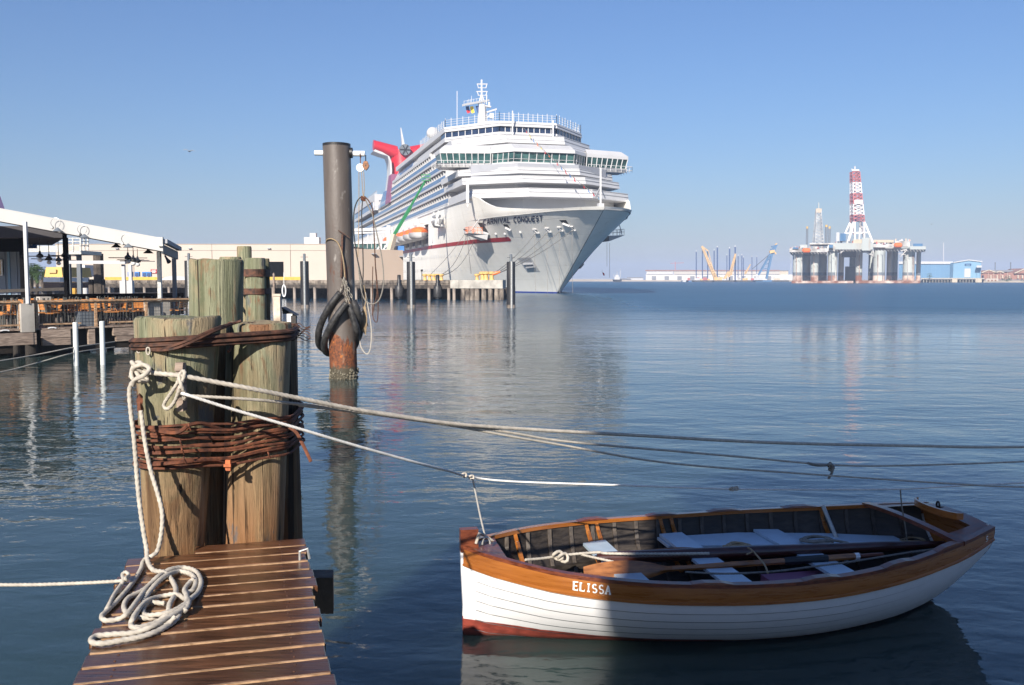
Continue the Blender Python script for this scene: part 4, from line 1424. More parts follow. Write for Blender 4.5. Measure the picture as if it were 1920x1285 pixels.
mb.loft([c + V((x * .085, -.05, z * .12)) for x, z in ((-.6, -.6), (0, -1), (.6, -.6), (1, 0), (.5, .9), (-.5, .9), (-1, 0))][::-1], [c + V((x * .085, .05, z * .12)) for x, z in ((-.6, -.6), (0, -1), (.6, -.6), (1, 0), (.5, .9), (-.5, .9), (-1, 0))][::-1])
part(mb, 'cheek', blk2, m_oar)
mb = MB()
mb.tube([c + V((0, -.0, .1)), c + V((0, 0, .26))], .014, 5)
mb.cone(c + V((0, -.062, 0)), c + V((0, .06, 0)), .018, .018, 8)
part(mb, 'hook', blk2, m_black)
fy = sp.y - SR - .05
def hang(name, label, pts, r, mat, y0=fy, dy=None, n=6):
    mb = MB()
    P = [ony(p[0], p[1], p[2] if len(p) > 2 else y0) for p in pts]
    mb.tube(smoothpath(P, 5), r, n)
    return single(mb, name, label, 'hose' if 'hose' in name else 'rope', mat, smooth=True)
yr = sp.y - .1
hang('rope', 'straight tan rope hanging from the white pulley block', [(673, 322), (673, 400), (672, 450), (671, 482)], .010, m_coir, yr)
hang('rope', 'second tan rope from the white pulley block to the knotted ring', [(678, 322), (679, 345), (681, 369)], .010, m_coir, yr)
hang('rope', 'double tan rope right of the pulley falling to the knotted ring', [(682, 322), (683, 350), (682, 369)], .010, m_coir, yr)
hang('hose', 'black hose bowing left against the steel pile from the knotted ring', [(679, 368), (670, 377), (664, 396), (663, 425), (665, 452), (671, 490), (680, 530), (688, 565)], .016, m_black, yr)
hang('hose', 'black hose hanging straight below the knotted ring', [(681, 370), (679, 385), (678, 410), (680, 460), (681, 510), (679, 556), (684, 590), (690, 612)], .016, m_rubber, yr)
hang('hose', 'brown hose arching right from the knotted ring then hanging down', [(683, 368), (692, 378), (699, 395), (701, 430), (704, 500), (707, 548), (701, 575), (698, 592)], .015, m_dkwire, yr)
hang('hose', 'pale hose swinging widest to the right in a long loop', [(683, 369), (691, 388), (699, 405), (707, 440), (715, 478), (719, 512), (718, 540), (711, 562), (700, 570), (687, 566), (679, 550), (675, 525), (672, 500)], .017, m_ropeg, yr)
hang('hose', 'black and white hose dangling lowest above the water', [(675, 575), (675, 610), (675, 642), (680, 657), (689, 664), (695, 650), (696, 615), (690, 575), (685, 548)], .013, m_rope, yr)
hang('hose', 'thin brown hose doubled back in a narrow upright bight', [(699, 500), (698, 560), (699, 592), (704, 604), (708, 598), (709, 560), (705, 505)], .012, m_dkwire, yr)
hang('hose', 'brown hose looped across the face of the steel pile', [(611, 456, sp.y - .1), (614, 449, sp.y - .3), (625, 449, fy), (636, 460, fy), (644, 490, fy), (649, 545, fy), (659, 578, fy - .05), (671, 589, fy), (681, 582, yr), (686, 562, yr), (682, 535, yr)], .016, m_coir)
mb = MB()
for k in range(4):
    c = ony(681 + k % 2, 370 + k * 2, yr)
    mb.tube([c + V((.05 * math.cos(a), .03 * math.sin(a), .02 * math.sin(2 * a))) for a in [j * .6 for j in range(10)]], .014, 5, closed=True)
single(mb, 'rope_knot', 'rusty knotted ring where the ropes and hoses meet', 'knot', m_rust, smooth=True)
mb = MB()
for k in range(5):
    mb.tube(smoothpath([ony(681 + k, 575, yr), ony(680 + 2 * k, 600, yr - .03), ony(679 + 1.5 * k, 620 + 2 * k, yr)], 3), .014, 5)
single(mb, 'frayed_rope_end', 'frayed tan rope end hanging at the right of the black fenders', 'rope', m_coir, smooth=True)
# rubber fenders slung on chains
for label, L in (('outer black rubber hose fender slung round the steel pile', [(638, 549, fy), (617, 577, fy + .05), (602, 607, fy + .2), (597, 632, sp.y), (603, 652, sp.y + .35), (640, 668, sp.y + .62), (668, 640, sp.y + .4), (676, 612, sp.y - .1), (670, 585, fy), (662, 564, fy - .02)]),
                 ('inner black rubber hose fender slung round the steel pile', [(650, 569, fy - .12), (629, 597, fy - .1), (614, 624, fy), (608, 645, sp.y - .2), (614, 662, sp.y + .2), (642, 660, sp.y + .60), (664, 650, sp.y + .45), (669, 625, sp.y - .3), (662, 595, fy - .02), (655, 570, fy - .03)])):
    fe = thing('rubber_fender', label, 'fender', ony(L[3][0], L[3][1], L[3][2]), 'rubber hose fenders on the steel pile')
    mb = MB()
    mb.tube(smoothpath([ony(*p) for p in L], 5), .088, 12)
    part(mb, 'hose_body', fe, m_rubber, 50)
    hub = ony(645, 520, fy - .04)
    for e in (L[0], L[-1]):
        q = ony(*e)
        k = 7
        for i in range(k):
            c = hub + (q - hub) * ((i + .5) / k)
            d = (q - hub).normalized()
            side = d.cross(V((0, 1, 0))).normalized() if i % 2 else V((0, 1, 0))
            mb = MB()
            l = (q - hub).length / k * .62
            mb.tube([c + d * l * math.cos(a) + side * l * .42 * math.sin(a) for a in [j * .785 for j in range(8)]], .008, 5, closed=True)
            part(mb, 'chain_link', fe, m_chain, True)

# ================================================================ BLACK DOLPHIN PILES
def dolphin(u, vt, vb, label):
    w = onz(u, vb, 0)
    yy = w.y + .37
    t = thing('mooring_post', label, 'post', (w.x, yy, 0), 'black mooring posts off the quay')
    z = ony(u, vt, yy).z
    c = V((w.x * yy / w.y, yy, 0))
    mb = MB()
    mb.lathe([(.37, -1), (.37, z - .03), (.33, z)], c, 18)
    part(mb, 'sleeve', t, m_blackpile, 40)
    mb = MB()
    mb.lathe([(.115, 0.0), (.115, z + .02)], c + V((.06, -.32, 0)), 10)
    part(mb, 'front_pipe', t, m_gal, True)
    mb = MB()
    mb.lathe([(.12, z - .1), (.12, z + .62), (.07, z + .66)], c, 10)
    part(mb, 'pin', t, m_rigd, True)
    mb = MB()
    mb.bar(c + V((-.33, 0, z + .36)), c + V((.33, 0, z + .36)), .035)
    part(mb, 'cross_bar', t, m_black)
    mb = MB()
    mb.lathe([(.395, -.1), (.395, .28)], c, 16)
    part(mb, 'marine_growth', t, m_concd, True)
dolphin(572, 490, 578, 'black mooring post with bright pipe just left of the steel pile')
dolphin(771, 491, 578, 'black mooring post in front of the ship side, middle of three')
dolphin(958, 491, 578, 'black mooring post just past the end of the concrete pier')
dolphin(356, 489, 578, 'black mooring post hidden behind the tall green pile')

# ================================================================ QUAY AND PIER
def S0(s, t, z=0.0):
    return SB + SA * s + ST * t + V((0, 0, z))
TH = R(15)
SB = V((8.07, 166.0, 0))
SA = V((-math.sin(TH), math.cos(TH), 0))
ST = V((-math.cos(TH), -math.sin(TH), 0))
QE, QW = V((-1.1, 112.0, 0)), V((-61.0, 132.0, 0))
QD = (QW - QE).normalized()
QN = V((-QD.y, QD.x, 0))
if QN.y < 0:
    QN = -QN
out = [QE, V((-8.6, 157, 0)), S0(6, 16.6), S0(225, 16.6), V((-170, 400, 0)), V((-170, 150, 0)), QW]
out = [V((p.x, p.y, 0)) for p in out]
mb = MB()
mb.loft([p + V((0, 0, 1.45)) for p in out], [p + V((0, 0, 2.38)) for p in out])
quay = single(mb, 'quay', None, None, m_concd, (-40, 150, 1.45), kind='structure')
mb = MB()
mb.obox(QE + QD * .0 - QN * .06 + V((0, 0, 1.4)), QD * 5.6, QN * 1.2, V((0, 0, 1.02)))
part(mb, 'concrete_cap', quay, m_conc)
mb = MB()
mb.obox(QE + QD * 5.65 - QN * .06 + V((0, 0, 1.4)), QD * 1.1, QN * 1.2, V((0, 0, 1.02)))
part(mb, 'concrete_cap', quay, m_conc)
mb = MB()
mb.obox(QE + QD * 6.9 - QN * .1 + V((0, 0, 2.0)), QD * 55, QN * .4, V((0, 0, .3)))
part(mb, 'edge_beam', quay, m_concd)
mb = MB()
mb.obox(QE + QD * 6.9 - QN * .02 + V((0, 0, 1.35)), QD * 55, QN * .3, V((0, 0, .5)))
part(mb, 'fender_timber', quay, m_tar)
mb = MB()
mb.obox(QE + QD * .5 + QN * 6 + V((0, 0, -1)), QD * 62, QN * .3, V((0, 0, 2.5)))
part(mb, 'pier_shade_wall', quay, m_tar)  # dark wall put in for the shade under the pier deck
def quayk(u):
    g = (u - 960) / F
    return (g * QE.y - QE.x) / (QD.x - g * QD.y)
pm = MB()
pm.lathe([(.21, -1), (.21, 1.47)], (0, 0, 0), 10)
pproto = None
us = [512, 552, 590, 629, 667, 697, 734, 768, 804, 841, 851, 471, 430, 394, 352, 317, 271, 240, 205, 172]
for u in us:
    p = QE + QD * quayk(u) + QN * .12
    if pproto is None:
        pproto = part(MB().lathe([(.21, -1), (.20, 1.47)], p, 10), 'pier_pile', quay, m_pierp, True)
        p0 = p
    else:
        shared(pproto, 'pier_pile', quay, p - p0)
for u in (867, 875, 884, 893, 906, 918, 930, 939):
    p = QE + QD * quayk(u) + QN * .3
    mb = MB()
    mb.lathe([(.34, -1), (.30, 1.42)], p, 10)
    part(mb, 'end_pile', quay, m_concd, True)
for u, lab in ((751, 'left'), (823, 'right')):
    p = QE + QD * quayk(u) - QN * .35
    fe = thing('pier_fender', 'dark cylindrical fender post on the pier face, %s of the pair' % lab, 'fender', (p.x, p.y, 0), 'fender posts on the pier face')
    mb = MB()
    mb.lathe([(.30, .1), (.30, 2.0), (.22, 2.1), (.22, 3.0), (.14, 3.06)], p, 12)
    part(mb, 'post', fe, m_black, True)
    mb = MB()
    mb.lathe([(.48, .35), (.52, .6), (.52, 1.5), (.42, 1.7)], p, 14)
    part(mb, 'rubber_roller', fe, m_rubber, True)
def bollard(u, back, label, grp, s=1.0):
    p = QE + QD * quayk(u) + QN * back
    t = thing('bollard', label, 'bollard', (p.x, p.y, 2.38), grp)
    mb = MB()
    mb.lathe([(.26 * s, 0), (.20 * s, .15 * s), (.18 * s, .5 * s)], p + V((0, 0, 2.38)), 10)
    part(mb, 'stem', t, m_bollard, True)
    mb = MB()
    mb.lathe([(.20 * s, .5 * s), (.34 * s, .58 * s), (.34 * s, .72 * s), (.2 * s, .8 * s)], p + V((0, 0, 2.38)), 10)
    part(mb, 'head', t, m_bollard, True)
for i, u in enumerate((788, 797, 805, 812, 819)):
    bollard(u, 1.5, 'yellow bollard on the pier deck, %s of the left row' % ('first', 'second', 'middle', 'fourth', 'last')[i], 'yellow bollards left on the pier')
for i, u in enumerate((887, 896, 904, 913)):
    bollard(u, 1.4 + .3 * (i % 2), 'large yellow bollard on the pier end holding ship lines, %s from the left' % ('first', 'second', 'third', 'fourth')[i], 'yellow bollards on the pier end', 1.0 + .35 * (i > 0))
mb = MB()
p = QE + QD * quayk(925) + QN * 1.0
mb.tube([p + V((-.45, 0, 3.1)), p + V((.0, 0, 3.25)), p + V((.5, 0, 3.42))], [.12, .2, .12], 8)
single(mb, 'rope_chafe_sleeve', 'orange sleeve around the mooring lines at the pier end', 'sleeve', m_orange, smooth=True)
p = QE + QD * quayk(784) + QN * 1.2
mb = MB()
mb.cone(p + V((0, 0, 2.38)), p + V((0, 0, 3.5)), .05, .05, 6)
mb.sphere(p + V((0, 0, 3.6)), .15, 8, 5)
single(mb, 'lamp_post', 'short black lamp post on the pier deck', 'lamp post', m_black, smooth=True)
p = QE + QD * quayk(534) - QN * .1
mb = MB()
mb.tube([p + V((.55 * .4 * math.cos(a), 0, 1.0 + .75 * math.sin(a))) for a in [k * .449 for k in range(14)]], .09, 8, closed=True)
mb.cone(p + V((0, 0, 1.75)), p + V((0, 0, 3.4)), .04, .03, 5)
single(mb, 'life_ring', 'long white fender loop hanging on the pier face by the dark door', 'fender', m_white, smooth=True)
p = QE + QD * quayk(516) - QN * .2
mb = MB()
mb.lathe([(.14, 0), (.14, 3.2), (.05, 3.35)], p, 10)
single(mb, 'timber_post', 'grey timber post standing at the pier face by the dark door', 'post', m_grey, smooth=True)
mb = MB()
mb.obox(QE + QD * 28.5 + QN * 3 + V((0, 0, 2.4)), QD * 33, QN * .3, V((0, 0, .42)))
single(mb, 'yellow_barrier', 'long yellow kerb barrier along the quay by the warehouse', 'barrier', m_yellow)

# ================================================================ WAREHOUSE
wh = thing('warehouse', 'long cream warehouse with dark loading door behind the quay', 'warehouse', (-45, 141, 2.38))
WY, WT = 141.0, None
def wpt(u, v, y=WY):
    return ony(u, v, y)
zt = wpt(400, 458.5).z
xe = [wpt(u, 500).x for u in (105, 251, 398, 545, 640)]
for a, b in zip(xe, xe[1:]):
    mb = MB()
    mb.obox((a + .04, WY, 2.38), (b - a - .08, 0, 0), (0, 1.2, 0), (0, 0, zt - 2.38 - .95))
    part(mb, 'wall_panel', wh, m_cream)
    mb = MB()
    mb.obox((a + .02, WY - .05, zt - .91), (b - a - .04, 0, 0), (0, 1.2, 0), (0, 0, .91))
    part(mb, 'parapet_panel', wh, m_cream)
mb = MB()
mb.obox((xe[0], WY + .12, 2.38), (xe[-1] - xe[0] - .05, 0, 0), (0, 30, 0), (0, 0, zt - 2.38 - .1))
part(mb, 'core_wall', wh, m_cream2)
mb = MB()
mb.obox((xe[0] - .05, WY - .1, zt), (xe[-1] - xe[0] + .1, 0, 0), (0, 31, 0), (0, 0, .08))
part(mb, 'coping', wh, m_cream2)
mb = MB()
a, b = wpt(502, 491), wpt(532, 523)
mb.obox((a.x, WY - .03, 2.40), (b.x - a.x, 0, 0), (0, .08, 0), (0, 0, a.z - 2.4))
part(mb, 'loading_door', wh, m_dark)
for u in (220, 357, 505):
    mb = MB()
    p = wpt(u, 466)
    mb.box((p.x, WY - .2, p.z), (.5, .35, .12))
    part(mb, 'wall_lamp', wh, m_shipd)
a, b = V((wpt(640, 500).x + .3, 141.6, 0)), V((ony(756, 500, 144.5).x, 144.5, 0))
d = (b - a)
nrm = V((-d.y, d.x, 0)).normalized()
z2 = ony(663, 466, 141.7).z
mb = MB()
mb.add([V((a.x, a.y, 2.38)), V((b.x, b.y, 2.38)), V((b.x, b.y, z2 - .2)), V((a.x, a.y, z2)), *(V((p.x, p.y, z)) + nrm * 18 for p, z in ((a, 2.38), (b, 2.38), (b, z2 - .2), (a, z2)))], [(0, 1, 2, 3), (1, 5, 6, 2), (5, 4, 7, 6), (4, 0, 3, 7), (3, 2, 6, 7)])
part(mb, 'end_block', wh, m_cream2)
for u, v in ((697, 477), (752, 482)):
    f = (u - 640) / 116
    p = a + d * f
    z = ony(u, v, p.y).z
    mb = MB()
    mb.obox(V((p.x, p.y, z)) - nrm * .8 - d.normalized() * .3, d.normalized() * .65, nrm * .8, V((0, 0, .14)))
    part(mb, 'wall_lamp', wh, m_shipd)
pl = [(245, m_navy), (258, m_navy), (272, m_navy), (280, m_navy)]
for i, (u, m) in enumerate(pl):
    p = ony(u, 523, 133)
    t = thing('phone_kiosk', 'blue hooded phone kiosk by the warehouse wall, %s of four' % ('first', 'second', 'third', 'last')[i], 'phone kiosk', (p.x, 133, 2.38), 'blue phone kiosks')
    mb = MB()
    z1, z0 = ony(u, 510, 133).z, ony(u, 519, 133).z
    mb.box((p.x, 133, (z0 + z1) / 2), (.62, .5, z1 - z0))
    part(mb, 'hood', t, m_blue)
    mb = MB()
    mb.box((p.x, 132.72, (z0 + z1) / 2 - .05), (.4, .06, (z1 - z0) * .7))
    part(mb, 'panel', t, m_navy)
    mb = MB()
    mb.box((p.x, 133, (2.38 + z0) / 2), (.3, .2, z0 - 2.38))
    part(mb, 'pedestal', t, m_white)
sg = thing('red_sign', 'small red sign with white lettering on the warehouse wall', 'sign', wpt(289, 509))
p = wpt(289, 509)
mb = MB()
mb.box((p.x, WY - .12, p.z), (.92, .06, .6))
part(mb, 'board', sg, m_stripe)
mb = MB()
for r_, wd in ((.16, .6), (-.02, .7), (-.18, .5)):
    mb.box((p.x, WY - .16, p.z + r_), (wd, .02, .07))
part(mb, 'lettering', sg, m_white, kind='stuff')
mb = MB()
c = ony(586, 452, 190)
mb.box((c.x, 190, c.z - .6), (3.0, 2, 2.6))
mb.box((c.x + .2, 190, c.z + 1.1), (1.2, 1.4, .9))
single(mb, 'rooftop_unit', 'pale rooftop machinery seen above the warehouse parapet', 'roof unit', m_shipw)

# gangway tower and boom lift between warehouse and ship
gw = thing('gangway', 'white steel passenger gangway with dark glazed walkway', 'gangway', ony(700, 520, 178))
GY = 178.0
def gq(u, v, dy=0):
    return ony(u, v, GY + dy)
for u0, v0, u1, v1, w in ((655, 432, 736, 429, .55), (655, 438, 736, 435, .3), (729, 423, 729, 523, .75), (736, 426, 736, 523, .4), (655, 456, 730, 455, .4), (655, 470, 730, 470, .5), (715, 445, 715, 470, .3), (700, 446, 715, 444, .25), (706, 470, 716, 456, .3), (718, 470, 728, 455, .3), (690, 440, 690, 456, .2), (672, 440, 672, 456, .2)):
    mb = MB()
    mb.bar(gq(u0, v0), gq(u1, v1), w)
    part(mb, 'steel_member', gw, m_shipw)
for k in range(9):
    u = 657 + k * 8
    mb = MB()
    a, b = gq(u + .6, 468.6, .1), gq(u + 7.2, 457, .1)
    mb.obox((a.x, GY, a.z), (b.x - a.x, 0, 0), (0, .1, 0), (0, 0, b.z - a.z))
    part(mb, 'glass_panel', gw, m_gglass)
mb = MB()
a, b = gq(655, 470, 2), gq(730, 440, 2)
mb.obox((a.x, GY + 2.2, a.z), (b.x - a.x, 0, 0), (0, .1, 0), (0, 0, (b.z - a.z) * .5))
part(mb, 'rear_panel', gw, m_shipw)
mb = MB()
p = gq(751, 466, -3)
mb.box((p.x, GY - 3, p.z), (1.4, .6, .9))
single(mb, 'blue_tarpaulin', 'small bright blue tarpaulin at the ship side above the warehouse', 'tarpaulin', m_blue)
bo = thing('boom_lift', 'green telescopic boom lift raised against the ship balconies', 'boom lift', ony(718, 522, 172))
mb = MB()
mb.bar(ony(723, 500, 172), ony(739, 441, 174), .9, .9)
part(mb, 'lower_arm', bo, m_tan)
mb = MB()
mb.bar(ony(737, 444, 174), ony(770, 388, 176), .5, .5)
part(mb, 'boom', bo, m_green)
mb = MB()
mb.bar(ony(769, 389, 176), ony(797, 340, 178), .32, .32)
part(mb, 'boom_extension', bo, m_green)
mb = MB()
c = ony(799, 334, 178)
for dx in (-.8, .8):
    for dz in (-.5, .6):
        mb.bar(c + V((dx, -.5, dz)), c + V((dx, .6, dz)), .06)
for dz in (-.5, .05, .6):
    for dy in (-.5, .6):
        mb.bar(c + V((-.8, dy, dz)), c + V((.8, dy, dz)), .09)
for dx in (-.8, 0, .8):
    mb.bar(c + V((dx, -.5, -.5)), c + V((dx, -.5, .6)), .09)
part(mb, 'basket', bo, m_green)
mb = MB()
mb.box((ony(720, 520, 172).x, 172, 3.2), (2.6, 4.5, 1.6))
part(mb, 'chassis', bo, m_barge)

# ================================================================ RESTAURANT PIER (left)
RA = V((-16.5, 29.3, 0))
RE = V((3.8, 3.9, 0)).normalized()
RB = V((-RE.y, RE.x, 0))
RZ = .9
def rq(k, back=0.0, z=RZ):
    return RA + RE * k + RB * back + V((0, 0, z))
def rk_(u, back=0.0):
    g = (u - 960) / F
    a = RA + RB * back
    return (g * a.y - a.x) / (RE.x - g * RE.y)
KR = rk_(372)
rd = thing('restaurant_deck', 'timber restaurant deck on piles over the water with wire mesh railing', 'deck', rq(2, 0, 0))
k = -4.0
while k < KR:
    mb = MB()
    mb.obox(rq(k, .02, RZ - .05), RE * .185, RB * 13, V((0, 0, .05)))
    part(mb, 'deck_plank', rd, m_grey)
    k += .2
k1, k2 = rk_(60), rk_(75)
for (ka, kb, z0, z1, bk) in ((-4, rk_(61, -.5), .42, .80, -.5), (rk_(76), rk_(131), .58, .84, 0), (rk_(78), rk_(131), .33, .565, .0), (rk_(212), rk_(262), .56, .82, 0), (rk_(217), rk_(262), .36, .545, 0), (rk_(262), KR, .36, .82, 0), (rk_(166), rk_(178), .3, .85, .05), (rk_(134), rk_(142), .3, .82, .3)):
    mb = MB()
    mb.obox(rq(ka, bk, z0), RE * (kb - ka), RB * .14, V((0, 0, z1 - z0)))
    part(mb, 'fascia_beam', rd, m_grey)
mb = MB()
mb.obox(rq(rk_(61, -.5) - .02, -.48, .42), RE * .12, RB * 1.6, V((0, 0, .36)))
part(mb, 'cross_beam', rd, m_grey)
mb = MB()
mb.obox(rq(-4, .5, .1), RE * (KR + 4), RB * .2, V((0, 0, .72)))
part(mb, 'inner_beam', rd, m_beam)
for u, bk, r in ((28, .3, .10), (54, .5, .28), (68, 1.2, .2), (146, .8, .13), (160, 2.6, .13), (246, .25, .12), (205, 4, .14), (100, 3, .15), (300, .6, .13), (20, 3, .15)):
    kk = rk_(u, bk)
    mb = MB()
    mb.cone(rq(kk, bk, -1), rq(kk, bk, .55), r, r, 10)
    part(mb, 'support_pile', rd, m_pierp if u in (28, 54) else m_beam, True)
# rails, pillars, mesh
for ka, kb in ((-4, rk_(40)), (rk_(59), rk_(150)), (rk_(150), KR)):
    mb = MB()
    mb.obox(rq(ka, .0, 1.76), RE * (kb - ka - .02), RB * .16, V((0, 0, .055)))
    part(mb, 'top_rail', rd, m_rail)
    mb = MB()
    mb.obox(rq(ka, .06, 1.69), RE * (kb - ka - .02), RB * .05, V((0, 0, .06)))
    part(mb, 'under_rail', rd, m_rail)
for ka, kb in ((-4, rk_(40)), (rk_(69), rk_(153)), (rk_(206), KR)):
    mb = MB()
    mb.obox(rq(ka, .05, 1.0), RE * (kb - ka), RB * .06, V((0, 0, .05)))
    part(mb, 'bottom_rail', rd, m_rail)
for u in (39, 70, 181, 276):
    kk = rk_(u)
    mb = MB()
    mb.obox(rq(kk - .04, .05, .86), RE * .08, RB * .06, V((0, 0, .9)))
    part(mb, 'rail_post', rd, m_rail)
mesh = MB()
kk = -4.0
while kk < KR:
    if not rk_(40) < kk < rk_(62):
        mesh.bar(rq(kk, .09, 1.02), rq(kk, .09, 1.74), .006)
    kk += .11
for z in [1.06 + .11 * i for i in range(7)]:
    for ka, kb in ((-4, rk_(40)), (rk_(64), KR)):
        mesh.bar(rq(ka, .09, z), rq(kb, .09, z), .006)
part(mesh, 'wire_mesh', rd, m_barge, kind='stuff')
for u, bk, w, z0, z1 in ((52, -.1, .40, .8, 1.72), (86, 1.8, .36, .9, 1.9), (290, .2, .42, .85, 1.74), (311, 1.4, .36, .9, 1.8)):
    kk = rk_(u, bk)
    mb = MB()
    mb.obox(rq(kk - w / 2, bk, z0), RE * w, RB * w, V((0, 0, z1 - z0)))
    part(mb, 'concrete_pillar', rd, m_conc)
mb = MB()
for kk, z in ((rk_(97), .86), (rk_(8), .83)):
    mb.tube([rq(kk - .13, .02, z + .03), rq(kk - .05, .02, z + .05), rq(kk + .05, .02, z + .05), rq(kk + .13, .02, z + .03)], .022, 6)
part(mb, 'mooring_cleat', rd, m_white, True)

# chairs and tables
def chair(label):
    t = thing('bar_chair', label, 'chair', (0, 0, 0), 'wooden chairs on the restaurant deck')
    for x in (-.2, .2):
        mb = MB()
        mb.bar((x, .2, 0), (x * .9, .2, .45), .035)
        part(mb, 'leg', t, m_chairf)
        mb = MB()
        mb.bar((x, -.2, 0), (x, -.19, .5), .035)
        mb.bar((x, -.19, .5), (x, -.27, .96), .035)
        part(mb, 'leg', t, m_chairf)
    mb = MB()
    mb.box((0, 0, .46), (.44, .44, .035))
    part(mb, 'seat', t, m_chair)
    for i in range(4):
        mb = MB()
        z = .60 + i * .085
        y = -.205 - .075 * (z - .5) / .46
        mb.box((0, y, z), (.40, .02, .075))
        part(mb, 'slat', t, m_chair)
    return t
def table(label):
    t = thing('table', label, 'table', (0, 0, 0), 'dark tables on the restaurant deck')
    mb = MB()
    mb.box((0, 0, .75), (.8, .8, .04))
    part(mb, 'table_top', t, m_table)
    mb = MB()
    mb.cone((0, 0, 0), (0, 0, .73), .04, .04, 8)
    part(mb, 'pedestal', t, m_chairf)
    mb = MB()
    mb.box((0, 0, .02), (.5, .5, .03))
    part(mb, 'foot', t, m_chairf)
    return t
rang = math.atan2(RE.y, RE.x)
CH = [(10, .7, 1.0), (30, 2.2, 2.6), (33, .8, -1.2), (75, 1.6, 1.2), (98, .75, -1.9), (104, 2.4, 1.8), (118, 2.2, .4), (130, 2.8, 1.0), (140, 1.5, 3.0), (160, .6, 3.1), (172, 1.9, -1.3), (208, .9, -1.8), (218, 2.5, .6), (228, 3.0, 1.0), (240, 2.2, .3), (262, .7, 2.9), (335, .8, .4), (5, 3.0, .5), (55, 4.5, 2.0), (186, 4, .4)]
desc = ['by the left rail end', 'behind the first left table', 'right against the concrete pillar', 'just right of the big concrete pillar', 'turned sideways under the first light post', 'tucked behind the sideways chair', 'behind the mesh left of the white pipe', 'in the second row left of the white pipe', 'right behind the first white pipe', 'with its back to the rail between the white pipes', 'sideways by the orange rail post', 'turned sideways right of the second white pipe', 'in the row behind the second white pipe', 'deepest right of the second white pipe', 'beside the right table', 'with its back to the rail before the right pillar', 'right of the double concrete pillars', 'deep in shade at the left end', 'deep in shade behind the big pillar', 'deep in shade in the middle']
proto = None
for (u, bk, rz), dsc in zip(CH, desc):
    p = rq(rk_(u, bk), bk)
    lab = 'orange slatted chair ' + dsc
    if proto is None:
        proto = chair(lab)
        proto.location, proto.rotation_euler = p, (0, 0, rang + rz)
        proto_chair = proto
    else:
        dup(proto, p, rang + rz, lab)
proto = None
for (u, bk), dsc in zip([(20, 1.3), (118, 1.4), (122, 3.4), (232, 1.6), (195, 3.0)], ['at the left end of the deck', 'left of the white pipes', 'in the second row left of the pipes', 'right of the white pipes', 'deep between the white pipes']):
    p = rq(rk_(u, bk), bk)
    if proto is None:
        proto = table('dark square table ' + dsc)
        proto.location, proto.rotation_euler = p, (0, 0, rang)
    else:
        dup(proto, p, rang, 'dark square table ' + dsc)
mb = MB()
p = rq(rk_(160, .35), .35)
mb.box((p.x, p.y, 1.16), (.52, .35, .5), rang)
single(mb, 'grey_bin', 'grey box standing at the rail between the two white pipes', 'bin', m_rigd)

mb = MB()
mb.obox(rq(-6, 8.5, RZ), RE * (rk_(345, 8.5) + 6), RB * .3, V((0, 0, .98)))
shade_back = single(mb, 'shade_back_wall', 'long near-black low wall standing in for shade behind the seating', 'counter', m_dark)  # near-black wall put in for the under-roof shade behind the chairs
XT = [(14, 1.9, .2), (24, 3.4, 1.7), (66, 3.0, 2.2), (84, 3.6, .1), (92, 1.5, -1.4), (110, 3.4, 2.9), (126, 4.4, .6), (136, 1.9, -2.0), (150, 3.2, 1.2), (168, 3.2, 2.4), (178, 2.6, -.5), (200, 2.2, .9), (214, 4.2, -1.0), (222, 1.2, 1.6), (236, 3.6, 2.7), (246, 1.3, -1.7), (254, 2.6, .2), (268, 2.4, 1.9), (48, 2.6, .7), (322, 2.2, 1.4)]
words = ['second from the left end of the deck', 'deep at the left end of the deck', 'behind the first light rail post', 'in the third row above the white cleat', 'facing left by the first light rail post', 'in the third row left of the white pipes', 'farthest back left of the white pipes', 'touching the left white pipe in view', 'in the third row at the left white pipe', 'above the grey bin in the third row', 'behind the orange rail post', 'close right of the right white pipe', 'farthest back right of the white pipes', 'near the rail right of the right white pipe', 'in the third row before the right pillar', 'near the rail left of the right pillar', 'in the second row left of the right pillar', 'beside the right concrete pillar', 'behind the big concrete pillar', 'in the gap right of the double pillars']
for (u, bk, rz), dsc in zip(XT, words):
    dup(proto_chair, rq(rk_(u, bk), bk), rang + rz, 'orange slatted chair ' + dsc)

# white pipes in the water with tether lines
for u, v0, v1, lab in ((142, 605, 686, 'left'), (192, 603, 684, 'right')):
    w = onz(u + 1, v1, 0)
    t = ony(u - 1, v0, w.y)
    mb = MB()
    mb.tube([w + V((0, 0, -.5)), t, t + V((0, 0, .01))], [.072, .072, .05], 12)
    single(mb, 'white_pipe_post', 'white plastic pipe post in the water, %s of the pair' % lab, 'post', m_pvc, group='white pipe posts', smooth=40)
for v0, v1, lab in ((677, 651, 'upper'), (698, 661, 'lower')):
    mb = MB()
    mb.tube(smoothpath([ony(-160, v0 + 26, 22), ony(0, v0, 24.5), ony(70, (v0 + v1) / 2 + 1, 25.8), ony(142, v1, 27), ony(215, v1 - 10, 30)], 5), .016, 6)
    single(mb, 'tether_line', 'pale line strung to the white pipes, %s one' % lab, 'rope', m_rope, group='lines strung to the white pipes', smooth=True)

